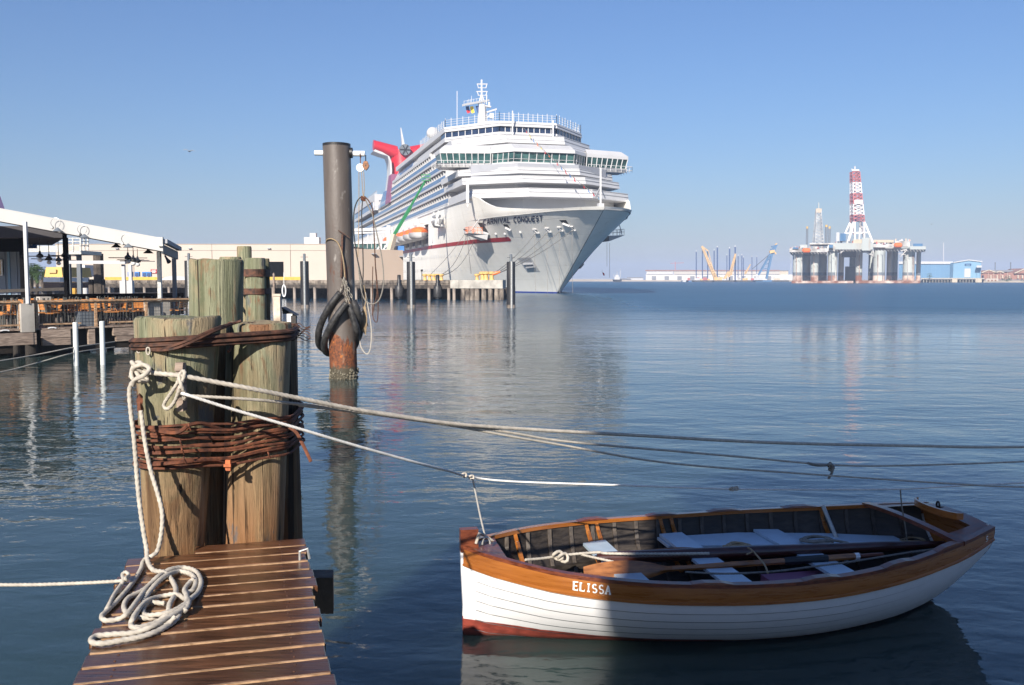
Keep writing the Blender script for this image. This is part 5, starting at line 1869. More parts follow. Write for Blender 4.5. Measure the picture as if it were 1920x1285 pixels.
# mono-pitch roof shelter
P0, P1 = ony(-140, 366, 31.8), ony(305, 448, 31.2)
BK = V((-1.0, 4.2, -.12))
rs = thing('roof_shelter', 'white edged sloping shelter roof on slim posts over the restaurant deck', 'shelter', rq(1, 2, 0))
FH = V((0, 0, -.42))
mb = MB()
mb.obox(P0 + FH, P1 - P0, V((-.03, .12, 0)), -FH)
part(mb, 'fascia', rs, m_roofw)
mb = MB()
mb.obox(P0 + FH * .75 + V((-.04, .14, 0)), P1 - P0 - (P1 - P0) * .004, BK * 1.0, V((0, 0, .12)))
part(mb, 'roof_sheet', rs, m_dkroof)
mb = MB()
mb.obox(P0 + V((-.06, .0, .004)), P1 - P0, BK, V((0, 0, .03)))
part(mb, 'roof_top', rs, m_roofw)
mb = MB()
mb.bar(P1 + V((.06, .02, -.08)), P1 + BK + V((.06, 0, -.08)), .16, .14)
part(mb, 'gutter', rs, m_shipd)
mb = MB()
mb.obox(P1 + FH * 1.15 + V((-.1, .1, 0)), BK * .98, V((.08, 0, 0)), V((0, 0, .3)))
part(mb, 'end_beam', rs, m_rigd)
mb = MB()
mb.box(P1 + V((-.05, -.04, -.1)), (.16, .12, .3))
part(mb, 'gutter_outlet', rs, m_gal)
for u, yy, v0, z0, w, m in ((47, 30.1, 416, 1.72, .10, m_shipw), (298, 33.8, 472, .9, .13, m_gal), (326, 36.6, 478, .9, .13, m_rigd), (121, 35.5, 436, .9, .12, m_dark)):
    t = ony(u, v0, yy)
    mb = MB()
    mb.box((t.x, t.y, (t.z + z0) / 2), (w, w, t.z - z0))
    part(mb, 'post', rs, m)
def gooseneck(u, v, lab):
    c = ony(u, v, 31.35)
    t = thing('gooseneck_lamp', lab, 'lamp', c, 'gooseneck lamps on the roof edge')
    mb = MB()
    mb.tube([c + V((.16 * math.cos(a) , -.06, .16 * math.sin(a) + .14)) for a in [-.9 + k * .45 for k in range(12)]], .011, 5)
    part(mb, 'arm', t, m_gal, True)
    mb = MB()
    mb.lathe([(.02, .06), (.05, .03), (.17, -.07), (.165, -.075)], c + V((.08, -.1, -.08)), 12)
    part(mb, 'shade', t, m_rigd, True)
    mb = MB()
    mb.cone(c + V((-.13, 0, -.02)), c + V((-.13, -.1, -.02)), .05, .05, 8)
    part(mb, 'wall_mount', t, m_gal, True)
gooseneck(106, 426, 'gooseneck lamp on the white roof edge, leftmost of three')
gooseneck(156, 438, 'gooseneck lamp on the white roof edge beside a joint, middle of three')
gooseneck(238, 456, 'gooseneck lamp on the white roof edge above the ceiling fans')
for u, v, lab in ((218, 461, 'left'), (278, 472, 'right')):
    c = ony(u, v, 35.2)
    t = thing('pendant_lamp', 'dark shaded lamp under the roof edge, %s of two' % lab, 'lamp', c, 'dark lamps under the roof')
    mb = MB()
    mb.lathe([(.03, .12), (.06, .05), (.19, -.06), (.18, -.065)], c, 12)
    part(mb, 'shade', t, m_black, True)
c = ony(313, 486, 36.0)
mb = MB()
mb.tube([c + V((-.08, 0, .14)), c, c + V((.1, -.06, -.12))], [.03, .05, .09], 8)
single(mb, 'spotlight', 'dark spotlight under the right end of the roof', 'spotlight', m_black, smooth=True)
def fan(u, v, yy, zt, lab, rot):
    c = ony(u, v, yy)
    t = thing('ceiling_fan', lab, 'fan', c, 'ceiling fans under the shelter roofs')
    mb = MB()
    mb.cone(c + V((0, 0, .05)), V((c.x, c.y, zt)), .014, .014, 6)
    part(mb, 'down_rod', t, m_dkwire if u > 200 else m_black)
    mb = MB()
    mb.lathe([(.04, -.02), (.13, .0), (.13, .09), (.05, .16), (.03, .26)], c, 12)
    part(mb, 'motor', t, m_black, True)
    mb = MB()
    mb.lathe([(.03, -.18), (.09, -.14), (.10, -.08), (.05, -.02)], c, 12)
    part(mb, 'globe', t, m_white, True)
    for k in range(4):
        a = rot + k * math.pi / 2
        d, n_ = V((math.cos(a), math.sin(a), 0)), V((-math.sin(a), math.cos(a), 0))
        mb = MB()
        mb.obox(c + d * .14 - n_ * .055 + V((0, 0, .03)), d * .56, n_ * .13 + V((0, 0, .02)), V((0, 0, .012)))
        part(mb, 'blade', t, m_black)
fan(240, 486, 36.5, ony(240, 462, 36.5).z, 'black ceiling fan hanging lowest left under the roof end', .3)
fan(250, 490, 38.5, ony(250, 464, 38.5).z, 'black ceiling fan, middle of the right hand trio', .9)
fan(258, 492, 40.0, ony(258, 467, 40.0).z, 'black ceiling fan, right one of the trio by the warehouse', .5)
fan(75, 483, 37.5, ony(75, 447, 37.5).z, 'dark ceiling fan nearest the building wall', .2)
fan(92, 488, 40, ony(92, 447, 40).z, 'dark ceiling fan hanging above the yellow truck', .7)
fan(110, 490, 42, ony(110, 450, 42).z, 'dark ceiling fan right above the truck edge', .4)
fan(122, 482, 36, ony(122, 445, 36).z, 'dark ceiling fan beside the black column', 1.1)

# dark roofed building behind
bd = thing('restaurant_building', 'blue grey restaurant building with dark roof behind the shelter', 'building', ony(-60, 560, 42))
def bq(u, v, y=41):
    return ony(u, v, y)
a, b = bq(-420, 445), bq(46, 560)
mb = MB()
zz = bq(0, 470).z
fp = [V((a.x, 41, .9)), V((b.x, 41, .9)), V((b.x * 49 / 41 - 1.5, 49, .9)), V((a.x, 49, .9))]
mb.loft(fp, [V((p.x, p.y, zz)) for p in fp])
part(mb, 'wall', bd, m_bluegrey)
for u in (-20, 6, 15, 28, 40):
    mb = MB()
    x = bq(u, 500).x
    mb.obox((x, 40.96, .9), (.1, 0, 0), (0, .06, 0), (0, 0, bq(0, 472).z - .9))
    part(mb, 'wall_batten', bd, m_lblue2 if u in (15, 40) else m_bluegrey)
mb = MB()
a, b = bq(-18, 515), bq(7, 487)
mb.obox((a.x, 40.9, a.z), (b.x - a.x, 0, 0), (0, .1, 0), (0, 0, b.z - a.z))
wn_ = part(mb, 'window', bd, M('yellow_curtain', (.62, .48, .17), .7))
mb = MB()
mb.obox((b.x - .07, 40.86, a.z), (.07, 0, 0), (0, .1, 0), (0, 0, b.z - a.z))
mb.obox((a.x, 40.86, a.z - .06), (b.x - a.x, 0, 0), (0, .1, 0), (0, 0, .06))
part(mb, 'window_frame', wn_, m_white)
mb = MB()
a, b = bq(-420, 424, 37), bq(121, 446, 37)
fp = [V((a.x, 37, b.z)), V((b.x, 37, b.z)), V((b.x * 45 / 37 - .6, 45, b.z)), V((a.x, 45, b.z))]
mb.loft(fp, [V((p.x, p.y, a.z)) for p in fp])
part(mb, 'roof', bd, m_dkroof)
mb = MB()
a, b = bq(-420, 446, 38), bq(40, 472, 38)
mb.obox((a.x, 38, b.z), (b.x - a.x, 0, 0), (0, .3, 0), (0, 0, a.z - b.z + .2))
part(mb, 'rolled_awning', bd, m_dark)
for u in (40, 123):
    mb = MB()
    t = bq(u, 446, 37.4)
    mb.box((t.x, 37.4, (t.z + .9) / 2), (.14, .14, t.z - .9))
    part(mb, 'column', bd, m_dark)
mb = MB()
a, b = bq(0, 546, 36), bq(125, 542, 36)
mb.bar(a, b, .16, .12)
part(mb, 'counter', bd, m_beam)
mb = MB()
p = ony(-12, 390, 60)
mb.loft([p + V((x, y, -.5)) for x, y in ((-4, 0), (.85, 0), (-.8, 3), (-6, 3))], [p + V((x, y, .75)) for x, y in ((-4, 0), (.45, 0), (-1.2, 3), (-6, 3))])
single(mb, 'purple_roof', 'purple roof corner rising above the shelter at the far left', 'roof', m_purple)
bs = thing('blue_sign', 'blue round ended sign with white marks behind the shelter post', 'sign', bq(57, 456, 44))
a, b = bq(42, 466, 44), bq(68, 449, 44)
mb = MB()
mb.box(((a.x + b.x) / 2, 44, (a.z + b.z) / 2), (b.x - a.x, .12, b.z - a.z))
part(mb, 'board', bs, m_blue)
mb = MB()
for x0, z0, x1, z1 in ((.1, .2, .45, .8), (.1, .8, .45, .2), (.55, .15, .55, .85), (.7, .3, .8, .7)):
    mb.bar((a.x + (b.x - a.x) * x0, 43.92, a.z + (b.z - a.z) * z0), (a.x + (b.x - a.x) * x1, 43.92, a.z + (b.z - a.z) * z1), .07)
part(mb, 'white_marks', bs, m_white, kind='stuff')

# observation platform, frames, vehicles further back
op = thing('lookout_platform', 'grey steel lookout platform with railings beyond the shelter', 'platform', ony(143, 560, 60))
def oq(u, v, y=60):
    return ony(u, v, y)
a, b = oq(112, 477), oq(152, 470)
mb = MB()
mb.obox((a.x, 60, a.z), (b.x - a.x, 0, 0), (0, 3, 0), (0, 0, b.z - a.z))
part(mb, 'floor_slab', op, m_gal)
for u, y in ((124, 60), (137, 60), (151, 60), (165, 63), (158, 61.5)):
    mb = MB()
    p, q = ony(u, 472 if y < 63 else 470, y), ony(u, 447, y)
    mb.bar(p, q, .09)
    part(mb, 'rail_post', op, m_gal)
for v in (447, 453, 461):
    mb = MB()
    mb.bar(ony(112, v, 60), ony(151, v, 60), .06)
    mb.bar(ony(151, v, 60), ony(165, v, 63), .06)
    part(mb, 'rail', op, m_gal)
for u in (128, 148):
    mb = MB()
    p = oq(u, 478, 61)
    mb.box((p.x, 61, (p.z - .3) / 2 + .6), (.25, .25, p.z - .6))
    part(mb, 'leg', op, m_rigd)
mb = MB()
a, b = oq(46, 470, 62), oq(121, 464, 62)
mb.obox((a.x, 62, a.z - .1), (b.x - a.x, 0, 0), (0, .4, 0), (0, 0, b.z - a.z + .2))
part(mb, 'long_beam', op, m_gal)
fr = thing('white_gate_frame', 'white beam on two thick posts in front of the warehouse', 'frame', ony(235, 560, 50))
mb = MB()
a, b = ony(128, 489, 50), ony(234, 495, 50)
mb.obox((a.x, 50, b.z), (b.x - a.x, 0, 0), (0, .25, 0), (0, 0, a.z - b.z))
part(mb, 'beam', fr, m_shipw)
for u, m in ((227, m_shipw), (240, m_shipd)):
    p = ony(u, 496, 50)
    q = ony(u, 527, 50)
    mb = MB()
    mb.box((p.x, 50.3, (p.z + .9) / 2), (.16, .16, p.z - .9))
    part(mb, 'post', fr, m_shipw)
    mb = MB()
    mb.box((q.x, 50.3, (q.z + .9) / 2), (.30, .30, q.z - .9))
    part(mb, 'post_casing', fr, m_shipw)
for u, w in ((171, .2), (184, .36), (193, .16)):
    p = ony(u, 476 if u == 184 else 524, 66)
    mb = MB()
    mb.lathe([(w, .4), (w, p.z)], (p.x, 66, 0), 8)
    single(mb, 'dark_post', 'dark post standing before the yellow barrier, %s' % {171: 'left of three', 184: 'thick tall middle one', 193: 'right of three'}[u], 'post', m_tar, group='dark posts near the yellow barrier', smooth=True)
tk = thing('yellow_truck', 'yellow and white truck parked behind the restaurant columns', 'truck', ony(101, 548, 72))
def tq(u, v):
    return ony(u, v, 72)
a, b = tq(83, 520), tq(117, 501)
mb = MB()
w = b.x - a.x
mb.loft([V((a.x, 72, a.z)), V((b.x, 72, a.z)), V((b.x, 77, a.z)), V((a.x, 77, a.z))], [V((a.x + w * .08, 72.1, b.z)), V((b.x - w * .08, 72.1, b.z)), V((b.x - w * .08, 77, b.z)), V((a.x + w * .08, 77, b.z))])
part(mb, 'yellow_body', tk, m_yellow)
mb = MB()
p, q = tq(92, 512), tq(106, 505)
mb.obox((p.x, 71.9, p.z), (q.x - p.x, 0, 0), (0, .08, 0), (0, 0, q.z - p.z))
part(mb, 'vent_panel', tk, m_crane)
mb = MB()
p, q = tq(85, 529), tq(116, 520.5)
mb.obox((p.x, 71.7, p.z), (q.x - p.x, 0, 0), (0, 5, 0), (0, 0, q.z - p.z))
part(mb, 'white_hood', tk, m_white)
mb = MB()
p, q = tq(86, 541), tq(116, 529.5)
mb.obox((p.x, 71.75, p.z), (q.x - p.x, 0, 0), (0, 5, 0), (0, 0, q.z - p.z))
part(mb, 'grille', tk, m_dglass)
for u in (89, 113):
    p = tq(u, 543)
    mb = MB()
    mb.cone((p.x - .2, 71.9, 1.4), (p.x + .2, 71.9, 1.4), .45, .45, 12)
    part(mb, 'wheel', tk, m_rubber, True)
vn = thing('white_van', 'white van body parked by the warehouse corner', 'van', ony(152, 530, 90))
a, b = ony(144, 519, 90), ony(160, 497, 90)
mb = MB()
mb.loft([V((a.x, 90, a.z)), V((b.x, 90, a.z)), V((b.x, 94, a.z)), V((a.x, 94, a.z))], [V((a.x + .1, 90.1, b.z)), V((b.x - .1, 90.1, b.z)), V((b.x - .1, 94, b.z)), V((a.x + .1, 94, b.z))])
part(mb, 'body', vn, m_shipw)
mb = MB()
mb.box(((a.x + b.x) / 2, 89.98, (a.z + b.z) / 2 + .25), (.16, .05, .16))
part(mb, 'lamp', vn, m_black)
for x in (a.x + .15, b.x - .15):
    mb = MB()
    mb.cone((x - .08, 90.4, a.z), (x + .08, 90.4, a.z), .32, .32, 10)
    part(mb, 'wheel', vn, m_rubber, True)
def palm(u, v, yy, h, lab):
    p = ony(u, v, yy)
    t = thing('palm_tree', lab, 'palm', (p.x, yy, 2.0), 'palms behind the restaurant')
    mb = MB()
    mb.tube([V((p.x, yy, 1.0)), V((p.x + .1, yy, p.z))], [.16, .12], 7)
    part(mb, 'trunk', t, m_tar, True)
    mb = MB()
    rr = random.Random(u)
    for k in range(22):
        a, el = rr.uniform(0, 6.283), rr.uniform(-.3, 1.2)
        d = V((math.cos(a) * math.cos(el), math.sin(a) * math.cos(el), math.sin(el)))
        L = h * rr.uniform(.75, 1.1)
        pts = [V((p.x + .1, yy, p.z)) + d * L * f + V((0, 0, -.55 * L * f * f)) for f in (0, .35, .7, 1)]
        sd = d.cross(V((0, 0, 1))).normalized()
        for i in range(3):
            for s_ in (-1, 1):
                for f in (.1, .5, .9):
                    c = pts[i] + (pts[i + 1] - pts[i]) * f
                    tip = c + (pts[i + 1] - pts[i]).normalized() * .3 + sd * s_ * .32 * h * (1 - .25 * i) + V((0, 0, -.12))
                    mb.add([c, c + (pts[i + 1] - pts[i]) * .22, tip], [(0, 1, 2)])
    part(mb, 'crown', t, m_leaf)
palm(58, 508, 84, 1.5, 'bushy palm left of the yellow truck')
palm(68, 506, 90, 1.6, 'taller palm close behind the yellow truck')
palm(79, 511, 80, 1.0, 'small palm touching the truck corner')
mb = MB()
fp = [V((-75, 37, .2)), V((-18, 37, .2)), V((-42, 118, .2)), V((-120, 118, .2))]
mb.loft(fp, [p + V((0, 0, .62)) for p in fp])
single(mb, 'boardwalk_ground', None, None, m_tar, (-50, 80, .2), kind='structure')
for i, (u, m) in enumerate(((132, m_conc), (138, m_yellow), (153, m_yellow), (160, m_shipw))):
    p = ony(u, 528, 80)
    mb = MB()
    mb.lathe([(.22, .7), (.22, p.z)], (p.x, 80, 0), 8)
    single(mb, 'guard_post', ['grey guard post left of the yellow ones', 'yellow guard post left of the white van', 'yellow guard post below the white van', 'white guard post right of the white van'][i], 'post', m, group='guard posts', smooth=True)
rb = ony(330, 529, 130)
t = thing('upturned_dinghy', 'white upturned dinghy lying on the quay behind the shelter post', 'dinghy', rb)
mb = MB()
rows = []
for k in range(9):
    x = -2.2 + 4.4 * k / 8
    w = .7 * math.sqrt(max(1 - (x / 2.25) ** 2, 0))
    rows.append([V((rb.x + x, 130 - w, 2.4)), V((rb.x + x, 130 - w * .6, 2.4 + .5 * w)), V((rb.x + x, 130, 2.4 + .8 * w)), V((rb.x + x, 130 + w * .6, 2.4 + .5 * w)), V((rb.x + x, 130 + w, 2.4))])
mb.sheet(rows, flip=True)
part(mb, 'hull', t, m_shipw, True)
mb = MB()
mb.bar((rb.x - 2, 130, 2.75), (rb.x + 2, 130, 2.75), .06)
part(mb, 'keel', t, m_shipd)

# ================================================================ CRUISE SHIP  (s aft of the waterline stem, t to starboard, z up)
HBT = [(0, .25), (.8, 2.2), (1.6, 3.7), (4, 5.8), (8, 7.7), (13.8, 9.8), (20, 12.4), (26, 14.4), (32, 15), (300, 15)]
HBW = [(0, .2), (5, 1.9), (10, 3.7), (20, 7.2), (30, 10.2), (45, 13), (60, 14.5), (75, 15), (300, 15)]
ZT = 13.4
def sstem(z):
    return -23.5 * max(z, 0) / ZT
def bulw(s):
    return sinterp(s, [(-24, 13.6), (-19.5, 13.5), (-15.5, 13.65), (-12, 13.9), (-9.7, 14.1), (-6, 14.45), (-3.5, 14.8), (-1, 15.6), (1, 16.5), (2.5, 17.1), (300, 17.1)])
def hb(s, z):
    u = s - sstem(min(z, ZT))
    if u <= 0:
        return .05
    w = max(0, min(1, z / bulw(s))) ** 1.25
    return sinterp(u, HBW) * (1 - w) + sinterp(u, HBT) * w
ship = thing('cruise_ship', 'huge white cruise ship moored bow on with red stripe and red winged funnel', 'cruise ship', SB)
def hp(s, z, side=1, off=0.0):
    return S0(s, side * (hb(s, z) + off), z)
FL_ = [z / 17.1 for z in (-1.2, 0, .3, 1.2, 2.5, 4, 5.5, 7, 8.5, 9.6, 10.4, 11.5, 12.6, 13.6, 14.6, 15.4, 16.2, 16.7, 17.1)]
UL = [0, .15, .3, .6, .9, 1.3, 1.8, 2.4, 3.1, 4, 5, 6, 7, 8, 9, 10, 11, 12, 13, 14, 15, 16, 17, 18, 19, 20, 21, 22, 23, 24, 25, 26, 27, 28.5, 30, 32, 34, 36, 39, 42, 46, 50, 60, 70, 80, 90, 100, 120, 150, 180, 210]
def hgrid(f, u):
    s, z = u - 23.5 * max(0, 1 - u / 36), f * 17.1
    for _ in range(8):
        z = f * bulw(s)
        s = sstem(min(z, ZT)) * max(0, 1 - u / 36) + u
    return s, z
for side in (1, -1):
    mb = MB()
    G = [[hgrid(f, u) for u in UL] for f in FL_]
    rows = [[S0(s, side * hb(s, z), z) for s, z in g] for g in G]
    mb.sheet(rows, flip=(side > 0), skip=lambda i, j: side > 0 and 10.39 / 17.1 <= FL_[i] < 14.59 / 17.1 and 42 <= UL[j] < 100)
    # inside of the bulwark
    top = G[-1]
    ks = [k for k in range(len(UL)) if top[k][0] < 2.6]
    inner = [[rows[-1][k] for k in ks]]
    for f in (0, .25, .5, .75, 1):
        r = []
        for k in ks:
            z = top[k][1] + (ZT - .4 - top[k][1]) * f
            r.append(S0(top[k][0] + (.5 if k < 4 else 0), side * max(hb(top[k][0] + (.5 if k < 4 else 0), z) - .3, 0), z))
        inner.append(r)
    mb.sheet(inner, flip=(side > 0))
    part(mb, 'hull', ship, m_hull, 50)
mb = MB()
r = []
for k in range(25):
    s = -23.4 + 34 * k / 24
    r.append([S0(s, t * (hb(s, ZT) - .1), ZT - .3) for t in (-1, -.5, 0, .5, 1)])
mb.sheet(r)
part(mb, 'foredeck', ship, m_shipd)
mb = MB()
for k in range(2):
    pass
mb.sheet([[S0(210, 15, z), S0(210, -15, z)] for z in (-1, 17.1)])
part(mb, 'stern_plate', ship, m_hull)
def hithull(u, v):
    r = ray(u, v)
    def f(k):
        q = EYEP + r * k - SB
        s, t, z = q.dot(SA), q.dot(ST), q.z
        return (t - hb(s, z)) if s > sstem(min(z, ZT)) else max(t, .3), s, z
    k, last = 120.0, None
    while k < 330:
        d = f(k)[0]
        if d < 0:
            break
        last = k
        k += 1.0
    lo, hi = last, k
    for _ in range(30):
        m = (lo + hi) / 2
        if f(m)[0] < 0:
            hi = m
        else:
            lo = m
    return f(hi)[1:]
# red stripe
mb = MB()
_h = hithull(958, 449)[0]
sa = []
x = _h
while x < 40:
    sa.append(x)
    x += 1.0
sa += [42, 50, 60, 80, 110, 150, 209]
mb.sheet([[hp(s + (.6 if z < 9.4 and s < _h + .1 else 0), z, 1, .07) for s in sa] for z in (9.15, 9.4, 9.62, 9.85)], flip=True)
part(mb, 'red_stripe', ship, m_stripe)

def hullpatch(mb, px, off):
    P = [hithull(u, v) for u, v in px]
    mb.add([hp(s, z, 1, off) for s, z in P], [tuple(range(len(P)))[::-1]])
    return P
# mooring openings with white rims
for px in (((869, 430), (876, 430), (878, 438), (871, 434)), ((896, 418), (905, 418), (918, 439), (908, 436)), ((943, 421), (952, 421), (959, 432), (949, 427)), ((1049, 413), (1062, 413), (1069, 424), (1056, 419))):
    mb = MB()
    hullpatch(mb, px, .06)
    part(mb, 'mooring_opening', ship, m_black)
    mb = MB()
    P = [hp(*hithull(u, v), 1, .1) for u, v in (px[3], px[2])]
    mb.bar(P[0], P[1], .35)
    part(mb, 'opening_sill', ship, m_shipw)
for u, v in ((1005, 434), (1028, 432), (1051, 430), (1074, 429)):
    mb = MB()
    P = [hp(*hithull(u + du, v + dv), 1, .12) for du, dv in ((-5, -4), (2, -4), (-1, 3), (7, 3), (-3, -3), (3, 2))]
    mb.bar(P[0], P[1], .18)
    mb.bar(P[2], P[3], .22)
    mb.bar(P[4], P[5], .22)
    part(mb, 'fairlead', ship, m_shipw)
for u, v in ((947, 439), (976, 436), (930, 439)):
    mb = MB()
    mb.sphere(hp(*hithull(u, v), 1, .0), .28, 8, 5)
    part(mb, 'fairlead', ship, m_shipw, True)
# anchor pockets
for side in (1, -1):
    P = [hithull(u, v) for u, v in ((970, 484), (995, 482), (1013, 509), (989, 510))]
    Q = [hithull(u, v) for u, v in ((973, 485), (994, 484), (999, 492), (981, 493))]
    K = [hithull(u, v) for u, v in ((984, 496), (1002, 495), (1004, 500), (989, 502))]
    mb = MB()
    mb.add([hp(s, z, side, .07) for s, z in P], [(0, 1, 2, 3) if side < 0 else (3, 2, 1, 0)])
    a = part(mb, 'anchor_pocket', ship, m_shipw)
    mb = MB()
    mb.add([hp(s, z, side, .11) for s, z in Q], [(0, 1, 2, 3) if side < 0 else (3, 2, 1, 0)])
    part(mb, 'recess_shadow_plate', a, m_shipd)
    mb = MB()
    mb.tube([hp(s, z, side, .2) for s, z in K], .22, 6)
    part(mb, 'anchor', a, m_shipd, True)
# mooring platforms folded out on both bows
for side in (1, -1):
    c = hithull(907, 446)
    s0, z0 = c
    mb = MB()
    tb = hb(s0, z0)
    lo = [S0(s0 - 2.6, side * (tb + .0), z0 - .5), S0(s0 + 1.4, side * (tb + .2), z0 - .5), S0(s0 + 1.0, side * (tb + 2.6), z0 + .35), S0(s0 - 1.6, side * (tb + 2.6), z0 + .35)]
    hi = [S0(s0 - 3.0, side * (tb - .1), z0 + .5), S0(s0 + 1.8, side * (tb + .2), z0 + .5), S0(s0 + 1.6, side * (tb + 3.3), z0 + .7), S0(s0 - 2.2, side * (tb + 3.3), z0 + .7)]
    if side < 0:
        lo, hi = lo[::-1], hi[::-1]
    mb.loft(lo, hi)
    pl_ = part(mb, 'mooring_platform', ship, m_shipw)
    mb = MB()
    pr = [S0(s0 + 1.5, side * (tb + 1.0), z0 + .6), S0(s0 + 1.4, side * (tb + 3.2), z0 + .7), S0(s0 - 2.0, side * (tb + 3.2), z0 + .7), S0(s0 - 2.2, side * (tb + .8), z0 + .6)]
    for p, q in zip(pr, pr[1:]):
        for h in (.6, 1.1):
            mb.bar(p + V((0, 0, h)), q + V((0, 0, h)), .06)
        for k in range(4):
            c_ = p + (q - p) * k / 3
            mb.bar(c_, c_ + V((0, 0, 1.1)), .06)
    part(mb, 'platform_rail', pl_, m_orange if side > 0 else m_shipd)
    mb = MB()
    mb.bar(S0(s0 - 1.5, side * (tb + 3), z0 + .8), S0(s0 - 3.4, side * hb(s0 - 3.4, z0 + 3), z0 + 3.2), .12)
    part(mb, 'stay', pl_, m_shipw)
# ship name on the bow
m_letter = M('navy_letter_paint', (.025, .035, .08), .5)
NAME = 'CARNIVAL CONQUEST'
us = []
x = 0.0
for ch in NAME:
    w = .55 if ch == ' ' else (.28 if ch == 'I' else .82)
    us.append((x, w))
    x += w + .30
tot = x - .30
for (x0, w), ch in zip(us, NAME):
    if ch == ' ':
        continue
    def place(x, y, x0=x0, w=w):
        f = (x0 + x * w) / tot
        u = 907 + 111 * f
        v = interp(f, [(0, 422), (.35, 418), (1, 415)]) - y * interp(f, [(0, 9.2), (1, 9.4)])
        return hp(*hithull(u, v), 1, .10)
    mb = MB()
    strokes(mb, ch, place, .27 if ch != 'I' else .75)
    part(mb, 'letter', ship, m_letter)
# portholes, panes painted white for the light they reflect
for z, sa_, sb_ in ((7.4, 14, 100), (4.6, 26, 100)):
    mb = MB()
    s = sa_
    while s < sb_:
        p, q = hp(s, z - .35, 1, .05), hp(s, z + .35, 1, .05)
        p2, q2 = hp(s + 1.0, z - .35, 1, .05), hp(s + 1.0, z + .35, 1, .05)
        mb.add([p, p2, q2, q], [(3, 2, 1, 0)])
        s += 3.0 if s < 30 else 2.0
    part(mb, 'porthole_row', ship, m_white, kind='stuff')
# lifeboat recess
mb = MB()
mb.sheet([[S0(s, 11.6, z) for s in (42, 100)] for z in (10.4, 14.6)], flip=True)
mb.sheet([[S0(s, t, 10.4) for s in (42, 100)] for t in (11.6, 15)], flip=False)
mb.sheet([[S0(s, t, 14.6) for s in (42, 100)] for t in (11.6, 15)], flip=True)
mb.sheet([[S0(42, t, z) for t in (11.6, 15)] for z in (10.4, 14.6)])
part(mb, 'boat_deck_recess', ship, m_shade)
for k in range(7):
    s = 43 + k * 9.2
    mb = MB()
    mb.bar(S0(s, 15.1, 9.9), S0(s, 15.1, 14.8), .9, .6)
    mb.bar(S0(s, 15.1, 14.6), S0(s, 17.4, 14.9), .6)
    part(mb, 'davit', ship, m_shipw)
def lifeboat(s, label, cap=True):
    L, B = 8.4, 2.1
    tc = 16.9
    t = thing('lifeboat', label, 'lifeboat', S0(s, tc, 11.2), 'lifeboats along the ship side')
    mb, mc = MB(), MB()
    r1, r2 = [], []
    for k in range(11):
        x = -1 + 2 * k / 10
        w = B * (1 - abs(x) ** 3.0) ** .6 + .05
        a, b = [], []
        for i in range(9):
            th = math.pi * i / 8
            a.append(S0(s + x * L / 2, tc + w * math.cos(th), 12.7 - 1.6 * (1 - .25 * abs(x) ** 3) * math.sin(th) ** .7))
            b.append(S0(s + x * L / 2, tc + w * math.cos(th) * .96, 12.7 + 1.35 * (1 - abs(x) ** 4 * .6) * math.sin(th) ** .7))
        r1.append(a)
        r2.append(b)
    mb.sheet(r1, flip=True)
    mc.sheet(r2)
    part(mb, 'hull', t, m_shipw, True)
    part(mc, 'canopy', t, m_orange, True)
    mb = MB()
    mb.box(S0(s, tc, 14.0), (3.4, 1.4, .8), math.pi / 2 + TH)
    part(mb, 'wheelhouse', t, m_shipw)
    return t
for k, nm in enumerate(('nearest the bow', 'second from the bow', 'third from the bow', 'fourth from the bow', 'fifth, beside the boom lift arm', 'farthest aft')):
    lifeboat(48 + k * 9.2, 'orange and white lifeboat on the ship side, ' + nm)
# boat station forward of the recess
st_ = thing('rescue_boat', 'white rescue boat stowed high on the ship side ahead of the lifeboats', 'rescue boat', S0(30, 16, 14))
mb = MB()
r1 = []
for k in range(9):
    x = -1 + 2 * k / 8
    w = .9 * (1 - abs(x) ** 2.5) ** .6 + .04
    r1.append([S0(30 + x * 3.4, 16.2 + w * math.cos(R(a)), 14.3 + (.9 if math.sin(R(a)) < 0 else .35) * math.sin(R(a))) for a in range(0, 360, 40)])
mb.sheet([q + q[:1] for q in r1])
part(mb, 'hull', st_, m_shipw, True)
mb = MB()
for ds in (-2.6, 2.6):
    mb.bar(S0(30 + ds, 15, 13.2), S0(30 + ds, 17, 13.4), .4)
    mb.bar(S0(30 + ds, 16.9, 13.4), S0(30 + ds, 16.2, 16.2), .35)
part(mb, 'davit', st_, m_shipw)
mb = MB()
mb.box(S0(30, 16.2, 15.2), (3.2, 1.2, .5), math.pi / 2 + TH)
part(mb, 'cover', st_, m_shipd)

# ---- superstructure core and the balcony side
def plan(sc_, w, slope, aft, wc=5.8):
    """closed outline, seen from above counter-clockwise"""
    sw = sc_ + (w - wc) * slope
    return [(sc_, -wc), (sc_, wc), (sw, w), (aft, w), (aft, -w), (sw, -w)]
def tier(name, z0, z1, sc_, w, slope, aft, mat, rake=0.0, wt=None, wc=5.8):
    mb = MB()
    lo = [S0(s, t, z0) for s, t in plan(sc_, w, slope, aft, wc)]
    hi = [S0(s, t, z1) for s, t in plan(sc_ + rake, w if wt is None else wt, slope, aft, wc)]
    lo.reverse()
    hi.reverse()
    mb.loft(lo, hi)
    return part(mb, name, ship, mat)
tier('core_block', 13.2, 17.0, 2.0, 13.6, .75, 205, m_shipw)
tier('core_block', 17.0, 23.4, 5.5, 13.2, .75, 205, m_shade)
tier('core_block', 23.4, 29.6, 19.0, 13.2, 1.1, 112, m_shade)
tier('front_tier', 16.75, 16.95, -2.2, 15.2, .70, 60, m_shipw)
tier('front_tier', 16.95, 18.2, -2.2, 15.2, .70, 22, m_shipw, .45)
tier('front_tier', 19.6, 20.75, 1.6, 15.2, .78, 27, m_shipw, .6)
tier('front_tier', 21.5, 22.6, 4.6, 15.2, .85, 30, m_shipw, .7)
